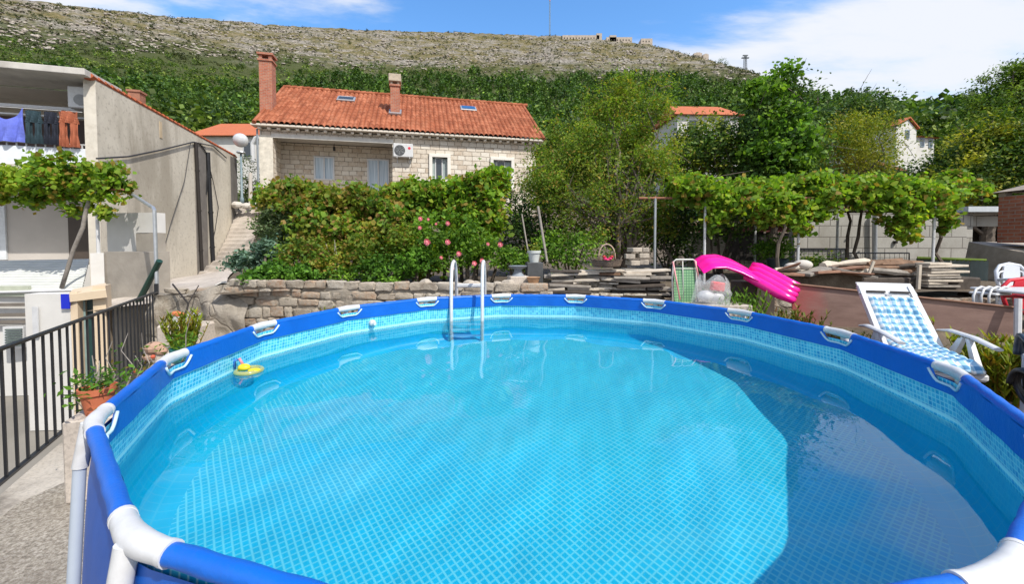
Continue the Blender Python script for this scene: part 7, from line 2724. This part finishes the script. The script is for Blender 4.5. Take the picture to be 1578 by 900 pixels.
# ================================================================== RIGHT: BOARD, CHAIRS, LOUNGER, HOSE
t = NT('faded_red_board')
sp = t.n('ShaderNodeSeparateXYZ')
t.l(t.co.outputs['Object'], sp.inputs[0])
base_c = t.ramp(t.noise(3, 6, .65, sc=(1, 1, 4)), [(.3, (0.19, 0.115, 0.095)), (.7, (0.28, 0.18, 0.15))])
redp = t.ramp(t.math('ADD', sp.outputs[0], t.math('MULTIPLY', t.noise(2.5, 5), .5)), [(0.0, (0.0, 0, 0)), (1.0, (1, 1, 1))])
m_ = t.n('ShaderNodeMapRange')
m_.inputs['From Min'].default_value = -0.40
m_.inputs['From Max'].default_value = -0.85
t.l(t.math('ADD', sp.outputs[0], t.math('MULTIPLY', t.noise(3.5, 5), .5)), m_.inputs['Value'])
c = t.mix(t.math('MULTIPLY', m_.outputs[0], .8), base_c, (0.42, 0.055, 0.06))
c = t.mix(t.ramp(t.noise(14, 5, .7, sc=(1, 1, 6)), [(.58, 0.), (.7, .5)]), c, (0.30, 0.22, 0.19))
t.base(c)
t.rough(.7)
t.normal(t.bump(t.noise(20, 4, .6, sc=(1, 1, 8)), .2, .01))
m_board = t.m
A, B = at(1222, 437, 5.15), at(1566, 475, 4.55)
ztA, ztB = at(1240, 438, 5.1).z, at(1566, 474, 4.55).z
qb = MB()
d_ = (Vector((B.x, B.y, 0)) - Vector((A.x, A.y, 0))).normalized()
nn = Vector((-d_.y, d_.x, 0)) * .03
A_, B_ = Vector((A.x, A.y, 0)), Vector((B.x, B.y, 0))
qb.hexa([(p.x, p.y, .70) for p in (A_, B_, B_ + nn, A_ + nn)] + [(p.x, p.y, z) for p, z in ((A_, ztA), (B_, ztB), (B_ + nn, ztB), (A_ + nn, ztA))])
ob_ = qb.build('wooden_board', m_board)
MB().tube([(A.x, A.y - .012, ztA), (B.x, B.y - .012, ztB)], .013, 6).build('top_batten', m_wood_r, ob_)
tag(ob_, 'long brown board with a faded red left end standing behind the lounger', 'board')

# ------------------------------------------------------------------ sun lounger with gingham cushion
# local frame: x = length (head at -x), y = width
LOC = Vector((3.02, 2.98, LOW))
ang = math.atan2(-0.62, 0.42)
sf = Vector((2.95, 2.55, 0))
# head and foot points on the ground
head = Vector((3.22, 3.42, 0))
foot = Vector((2.98, 2.30, 0))
head = Vector((3.90, 4.30, 0))
foot = Vector((3.50, 3.27, 0))
dirv = (foot - head)
pass  # print('LOUNGER', head, foot, dirv.length)
rz = math.atan2(dirv.y, dirv.x)
hz = at(1360, 441, 4.3).z - LOW
szv = at(1465, 556, 3.27).z - LOW
pass  # print('heights', hz, szv)
Lg = dirv.length
lo = thing('sun_lounger', 'white plastic reclining lounger with a blue gingham cushion by the rim', 'sun lounger', (head.x, head.y, LOW), rz)
SE = szv - .05                     # seat height
W2 = .205
BX = Lg * .52                      # where the back meets the seat
def plate(x0, z0, x1, z1, w0, w1, th, name, m, parent, yoff=0, crown=0.0, n=10):
    q = MB()
    def f(u, v):
        x, z = x0 + (x1 - x0) * u, z0 + (z1 - z0) * u
        w = w0 + (w1 - w0) * u
        y = (v - .5) * 2 * w
        nx, nz_ = -(z1 - z0), (x1 - x0)
        l_ = math.hypot(nx, nz_)
        c_ = crown * math.sin(PI * u)
        return Vector((x + nx / l_ * c_, y + yoff, z + nz_ / l_ * c_))
    vs = []
    nx, nz_ = -(z1 - z0), (x1 - x0)
    l_ = math.hypot(nx, nz_)
    off = Vector((nx / l_, 0, nz_ / l_)) * th
    for layer in (0, 1):
        for i in range(n + 1):
            for j in range(5):
                vs.append(tuple(f(i / n, j / 4) + off * layer))
    q.v = vs
    k = 5 * (n + 1)
    for i in range(n):
        for j in range(4):
            a = i * 5 + j
            q.f.append((a, a + 1, a + 6, a + 5))
            q.f.append((k + a, k + a + 5, k + a + 6, k + a + 1))
    for i in range(n):
        for j in (0, 4):
            a = i * 5 + j
            q.f.append((a, a + 5, k + a + 5, k + a))
    for j in range(4):
        q.f.append((j, j + 1, k + j + 1, k + j))
        a = n * 5 + j
        q.f.append((a, a + 1, k + a + 1, k + a))
    return q.build(name, m, parent, local=True, smooth=True, auto=40)
# back frame: side rails, slats, head plate with slots
q = MB()
for s in (-1, 1):
    q = MB()
    q.hexa([(0.0, s * W2 - .02, hz - .02), (0.0, s * W2 + .02, hz - .02), (BX, s * W2 + .02, SE), (BX, s * W2 - .02, SE),
            (0.05, s * W2 - .02, hz + .01), (0.05, s * W2 + .02, hz + .01), (BX + .05, s * W2 + .02, SE + .03), (BX + .05, s * W2 - .02, SE + .03)])
    q.build('side_rail', m_white_pl, lo, local=True)

for i in range(9):
    f = .16 + i * .1
    x, z = BX * f, hz + (SE - hz) * f
    MB().box((x + .02, 0, z + .005), (.05, 2 * W2 - .02, .018), Matrix.Rotation(math.atan2(hz - SE, BX), 3, 'Y')).build('slat', m_white_pl, lo, local=True)
plate(-.01, hz + .02, BX * .19, hz + (SE - hz) * .19 + .02, W2 + .02, W2 + .03, .02, 'head_panel', m_white_pl, lo)
plate(-.085, hz - .075, -.005, hz + .018, W2 - .03, W2 + .02, .02, 'head_curl', m_white_pl, lo)
_r = Matrix.Rotation(math.atan2(hz - SE, BX), 3, 'Y')
for _s in (-1, 1):
    _f = .165
    MB().box((BX * _f + .022, _s * W2 * .48, hz + (SE - hz) * _f + .042), (.022, W2 * .78, .006), _r).build('slot_shade', m_dark, lo, local=True)  # dark strips laid on the panel paint the shade inside its slots
fx = BX * .24
MB().box((fx, 0, hz + (SE - hz) * .24 + .025), (.02, 2 * W2 - .02, .02)).box((fx * .9, 0, hz + (SE - hz) * .215 + .03), (.05, .04, .03)).build('head_bar', m_white_pl, lo, local=True)
# seat frame
MB().box(((BX + Lg + .02) / 2, 0, SE - .02), (Lg - BX + .02, 2 * W2 + .06, .05), bev=.015).build('seat', m_white_pl, lo, local=True)
MB().box((Lg + .03, 0, SE - .055), (.06, 2 * W2 + .06, .07), bev=.02).build('front_lip', m_white_pl, lo, local=True)
# armrests
for s in (-1, 1):
    q = MB()
    az_ = SE + .19
    pts = [(BX * .62, s * (W2 + .09), az_ - .02), (BX * .9, s * (W2 + .10), az_ + .01), (BX + .25, s * (W2 + .10), az_ + .01), (Lg + .02, s * (W2 + .09), az_ - .02)]
    q2 = []
    for i, p in enumerate(pts):
        pass
    q.tube([Vector(p) for p in pts], [.026, .034, .034, .030], 10, flat=.45)
    ar = q.build('armrest', m_white_pl, lo, local=True, smooth=True, auto=50)
    q = MB()
    q.hexa([(BX - .05, s * (W2 + .06), SE - .02), (BX + .06, s * (W2 + .06), SE - .02), (BX + .06, s * (W2 + .10), SE - .02), (BX - .05, s * (W2 + .10), SE - .02),
            (BX + .10, s * (W2 + .08), az_ - .01), (BX + .15, s * (W2 + .08), az_ - .01), (BX + .15, s * (W2 + .11), az_ - .01), (BX + .10, s * (W2 + .11), az_ - .01)])
    q.hexa([(BX + .30, s * (W2 + .06), SE - .02), (BX + .37, s * (W2 + .06), SE - .02), (BX + .37, s * (W2 + .10), SE - .02), (BX + .30, s * (W2 + .10), SE - .02),
            (BX + .18, s * (W2 + .08), az_ - .01), (BX + .23, s * (W2 + .08), az_ - .01), (BX + .23, s * (W2 + .11), az_ - .01), (BX + .18, s * (W2 + .11), az_ - .01)])
    q.build('arm_support', m_white_pl, ar, local=True)
    MB().hexa([(BX - .25, s * W2 - .02, 0), (BX - .20, s * W2 - .02, 0), (BX - .20, s * W2 + .02, 0), (BX - .25, s * W2 + .02, 0),
               (BX - .02, s * W2 - .02, SE), (BX + .05, s * W2 - .02, SE), (BX + .05, s * W2 + .02, SE), (BX - .02, s * W2 + .02, SE)]).build('leg', m_white_pl, lo, local=True)
    MB().hexa([(Lg - .02, s * W2 - .02, 0), (Lg + .03, s * W2 - .02, 0), (Lg + .03, s * W2 + .02, 0), (Lg - .02, s * W2 + .02, 0),
               (Lg - .12, s * W2 - .02, SE - .04), (Lg - .04, s * W2 - .02, SE - .04), (Lg - .04, s * W2 + .02, SE - .04), (Lg - .12, s * W2 + .02, SE - .04)]).build('leg', m_white_pl, lo, local=True)
# cushion, a separate thing lying on it
t = NT('blue_gingham')
uvn = t.n('ShaderNodeUVMap')
sp = t.n('ShaderNodeSeparateXYZ')
t.l(uvn.outputs[0], sp.inputs[0])
def stripe(ax):
    f = t.math('FRACT', t.math('MULTIPLY', ax, 1.0))
    return t.ramp(f, [(.0, 0.), (.48, 0.), (.52, 1.), (.98, 1.)], 'LINEAR')
sx_, sy_ = stripe(sp.outputs[0]), stripe(sp.outputs[1])
s_ = t.math('MULTIPLY', t.math('ADD', sx_, sy_), .5)
t.base(t.ramp(s_, [(0.0, (0.74, 0.78, 0.80)), (.5, (0.30, 0.50, 0.64)), (1.0, (0.08, 0.24, 0.42))]))
t.rough(.9)
m_ging = t.m
q = MB()
cu_path = [(BX * .27, hz + (SE - hz) * .27 + .05), (BX * .6, hz + (SE - hz) * .6 + .05), (BX * .97, SE + .09), (BX + .07, SE + .05), (BX + .3, SE + .045), (Lg + .06, SE + .035), (Lg + .10, SE - .02)]
cl = [0]
for a_, b_ in zip(cu_path, cu_path[1:]):
    cl.append(cl[-1] + math.hypot(b_[0] - a_[0], b_[1] - a_[1]))
NU, NV = 90, 30
uv = []
def cpt(u, v):
    s = u * cl[-1]
    for i in range(len(cl) - 1):
        if s <= cl[i + 1] + 1e-9:
            f = (s - cl[i]) / (cl[i + 1] - cl[i])
            x = cu_path[i][0] + (cu_path[i + 1][0] - cu_path[i][0]) * f
            z = cu_path[i][1] + (cu_path[i + 1][1] - cu_path[i][1]) * f
            tx, tz = cu_path[i + 1][0] - cu_path[i][0], cu_path[i + 1][1] - cu_path[i][1]
            break
    l_ = math.hypot(tx, tz)
    nx, nz_ = -tz / l_, tx / l_
    if nz_ < 0:
        nx, nz_ = -nx, -nz_
    y = (v - .5) * 2 * (W2 - .015)
    quilt = (abs(math.sin(s / .115 * PI)) * abs(math.sin(v * 5 * PI))) ** .5
    edge = min(1, min(v, 1 - v) * 12) ** .5
    h = (.008 + .030 * quilt) * edge
    return (x + nx * h, y, z + nz_ * h), (s / .075, (v * 2 * W2) / .075)
q.v = []
for j in range(NV + 1):
    for i in range(NU + 1):
        p, w = cpt(i / NU, j / NV)
        q.v.append(p)
        uv.append(w)
fuv = []
for j in range(NV):
    for i in range(NU):
        ids = (j * (NU + 1) + i, j * (NU + 1) + i + 1, (j + 1) * (NU + 1) + i + 1, (j + 1) * (NU + 1) + i)
        q.f.append(ids)
        fuv += [uv[x] for x in ids]
me_o = thing('lounger_cushion', 'quilted blue and white gingham cushion lying on the white lounger', 'cushion', (head.x, head.y, LOW), rz)
o = q.build('pad', m_ging, me_o, local=True, smooth=True, recalc=False)
ul = o.data.uv_layers.new(name='UVMap')
ul.data.foreach_set('uv', np.array(fuv, np.float32).ravel())
sm = o.modifiers.new('thickness', 'SOLIDIFY')
sm.thickness = .03
sm.offset = -1

# ------------------------------------------------------------------ plants beside the lounger and under the mattress tip
succulent('yellow green succulent clump between the lounger and the hose', (at(1540, 585, 3.6).x, 3.6, .50), .26, .50, 170, 5, group='succulents on the right')
succulent('reddish green succulent clump behind the rim below the mattress tip', (at(1240, 500, 4.35).x, 4.45, .80), .26, .33, 90, 6, leaf_mat('red_green_succulent', [(0.12, 0.15, 0.02), (0.18, 0.20, 0.03), (0.20, 0.10, 0.03), (0.09, 0.13, 0.02)], None, .3), group='succulents on the right')
succulent('small yellow tuft behind the lounger back', (at(1318, 520, 4.3).x, 4.4, .72), .20, .22, 36, 7, group='succulents on the right')
succulent('thin green tuft at the foot of the board right of the lounger', (at(1425, 500, 4.2).x, 4.35, .74), .12, .34, 16, 8, group='succulents on the right')
succulent('dark green sprawling plant behind the rim below the mattress', (at(1165, 470, 4.9).x, 5.3, .85), .34, .40, 90, 9, g_bright, group='succulents on the right')

# hoses: two coiled loops
def coil(label, c, r, turns, axis_rot, tube_r, m, dz=0.0, wob=.01, seed=0):
    q = MB()
    pts = []
    n = 30
    R_ = axis_rot
    rng = np.random.default_rng(seed)
    for i in range(int(n * turns)):
        a_ = 2 * PI * i / n
        rr_ = r * (1 + .06 * math.sin(i * .21 + seed)) 
        pts.append(Vector(c) + R_ @ Vector((math.cos(a_) * rr_, math.sin(a_) * rr_, (i / (n * turns) - .5) * tube_r * 2 * turns * .8 + wob * math.sin(i * .5))))
    q.tube(pts, tube_r, 8)
    return tag(q.build('hose_coil', m, smooth=True), label, 'hose', 'coiled hoses at the right edge')
m_hose = mat('dark_blue_grey_hose', (0.035, 0.05, 0.07), .4, var=.3, scale=14)
m_hose2 = mat('black_hose', (0.015, 0.016, 0.018), .4, var=.3)
RV = Matrix.Rotation(math.radians(80), 3, 'X') @ Matrix.Rotation(math.radians(20), 3, 'Y')
ph = at(1602, 552, 2.95)
coil('upper grey blue hose coil hanging at the right edge', (ph.x, ph.y, ph.z), .16, 4.5, Matrix.Rotation(math.radians(35), 3, 'Z') @ RV, .018, m_hose, seed=1)
ph2 = at(1600, 598, 2.9)
coil('lower black hose coil below the grey blue one', (ph2.x, ph2.y, ph2.z), .13, 4.5, Matrix.Rotation(math.radians(55), 3, 'Z') @ RV, .018, m_hose2, seed=2)
hh = thing('hose_stand', 'white hose holder at the right edge behind the coils', 'hose holder', (ph.x + .06, ph.y + .12, LOW))
MB().box((ph.x + .06, ph.y + .12, (LOW + ph.z) / 2), (.05, .04, ph.z - LOW), .2, .01).build('post', m_white_pl, hh)
MB().tube([(ph.x - .02, ph.y - .05, ph.z - .04), (ph.x + .1, ph.y + .1, ph.z - .03)], .035, 10).build('hub', m_white_pl, hh, smooth=True)

# ------------------------------------------------------------------ plastic chairs and table behind the board
def plastic_chair(name, label, loc, rotz, m, group=None, full=True):
    t_ = thing(name, label, 'chair', loc, rotz, group)
    # local: seat centre at origin, faces -y
    MB().box((0, 0, .43), (.46, .44, .035), bev=.012).build('seat', m, t_, local=True)
    # back: arched frame with fan shaped cut outs
    q = MB()
    arch = [(-.24, .20, .44), (-.265, .24, .62), (-.25, .265, .76), (-.17, .28, .84), (0, .285, .87), (.17, .28, .84), (.25, .265, .76), (.265, .24, .62), (.24, .20, .44)]
    q.tube(arch, .024, 8)
    q.build('back_frame', m, t_, local=True, smooth=True)
    q = MB()
    q.prism([(-.12, .46), (.12, .46), (.15, .70), (.13, .83), (0, .855), (-.13, .83), (-.15, .70)], .02, 'Y', (0, .25, 0))
    q.build('back_panel', m, t_, local=True)
    for s in (-1, 1):
        q = MB()
        q.tube([(s * .14, .262, .76), (s * .20, .262, .74), (s * .225, .262, .68), (s * .20, .262, .63), (s * .155, .262, .62)], .014, 6)
        q.build('back_scroll', m, t_, local=True, smooth=True)
    for s in (-1, 1):
        MB().tube([(s * .26, .24, .63), (s * .285, .05, .655), (s * .28, -.16, .65), (s * .265, -.22, .60), (s * .25, -.23, .44)], .022, 8).build('armrest', m, t_, local=True, smooth=True)
        MB().tube([(s * .21, -.20, .43), (s * .25, -.24, 0)], [.026, .02], 8).build('leg', m, t_, local=True)
        MB().tube([(s * .20, .20, .43), (s * .24, .27, 0)], [.026, .02], 8).build('leg', m, t_, local=True)
    return t_
m_wchair = mat('chair_white', (0.62, 0.66, 0.72), .4, var=.05)
p = at(1550, 410, 5.9)
plastic_chair('plastic_chair', 'pale plastic garden chair with scrolled back below the brick oven', (p.x + .42, p.y, p.z - .87 + .02), .1, m_wchair, 'garden chairs behind the board')
zc0 = p.z - .87 + .02
tag(MB().box((p.x + .6, 5.9, (zc0 + LOW) / 2 - .01), (2.6, 1.4, max(.02, zc0 - LOW - .02)), 0, .005).build('paved_step', m_path), 'low paved step that the pale chair stands on', 'step')
m_redp = mat('red_plastic', (0.62, 0.03, 0.05), .4, var=.08)
p = at(1580, 440, 5.2)
plastic_chair('red_chair', 'red plastic chair at the right edge behind the white table', (p.x + .28, p.y, at(0, 432, 5.2).z - .87), -.2, m_redp, 'garden chairs behind the board')
tag(MB().box((p.x + .28, 5.2, (at(0, 432, 5.2).z - .87 + LOW) / 2 - .005), (.7, .6, max(.01, at(0, 432, 5.2).z - .87 - LOW)), 0, .001).build('paving_slab', m_path), 'flat paving slab beneath the red chair', 'slab')
# white table, top edge seen at py 445-452
tb = thing('garden_table', 'white plastic table at the right edge behind the board', 'table', (at(1600, 450, 4.9).x, 4.95, LOW))
zt_ = at(1560, 449, 4.9).z
xt = at(1545, 449, 4.9).x
MB().box((xt + .55, 4.95, zt_), (1.1, .62, .03), 0, .01).build('tabletop', m_white_pl, tb)
for dx, dy in ((.06, -.26), (1.04, -.26), (.06, .26), (1.04, .26)):
    MB().tube([(xt + dx, 4.95 + dy, zt_), (xt + dx, 4.95 + dy, LOW)], .025, 8).build('leg', m_white_pl, tb)
# upturned curved chair legs / arms seen at (1497-1545, 440-465)
st2 = thing('stacked_chair', 'white tubular chair lying on its side at the end of the board', 'chair', tuple(at(1520, 470, 5.0)))
MB().box(at(1525, 452, 5.05), (.30, .25, .03), .3, .01).build('seat', m_white_pl, st2)
for i, px in enumerate((1500, 1512, 1524, 1536)):
    pts = [at(px, 474, 4.85 + i * .03), at(px, 456, 4.85 + i * .03), at(px + 4, 446, 4.88 + i * .03), at(px + 12, 442, 4.95 + i * .03), at(px + 20, 444, 5.0 + i * .03)]
    MB().tube(pts, .013, 7).build('leg', m_white_pl, st2, smooth=True)
# white board leg at the far right of the board
q = MB().tube([at(1569, 460, 4.5), at(1568, 520, 4.45)], .03, 8)
tag(q.build('white_stake', m_white_pl), 'white post at the right end of the brown board', 'post')

# ------------------------------------------------------------------ cables crossing the garden
q = MB().tube([at(480, 262, 17), at(560, 270, 18), at(620, 280, 18.5)], .008, 4)

# sunlight is refracted through the water surface onto the liner
water.cycles.is_caustics_caster = True
sun.data.cycles.is_caustics_light = True
for o in list(pool.children) + [o for o in COL.objects if o.parent and o.parent.name.startswith('pool_ladder')]:
    o.cycles.is_caustics_receiver = True
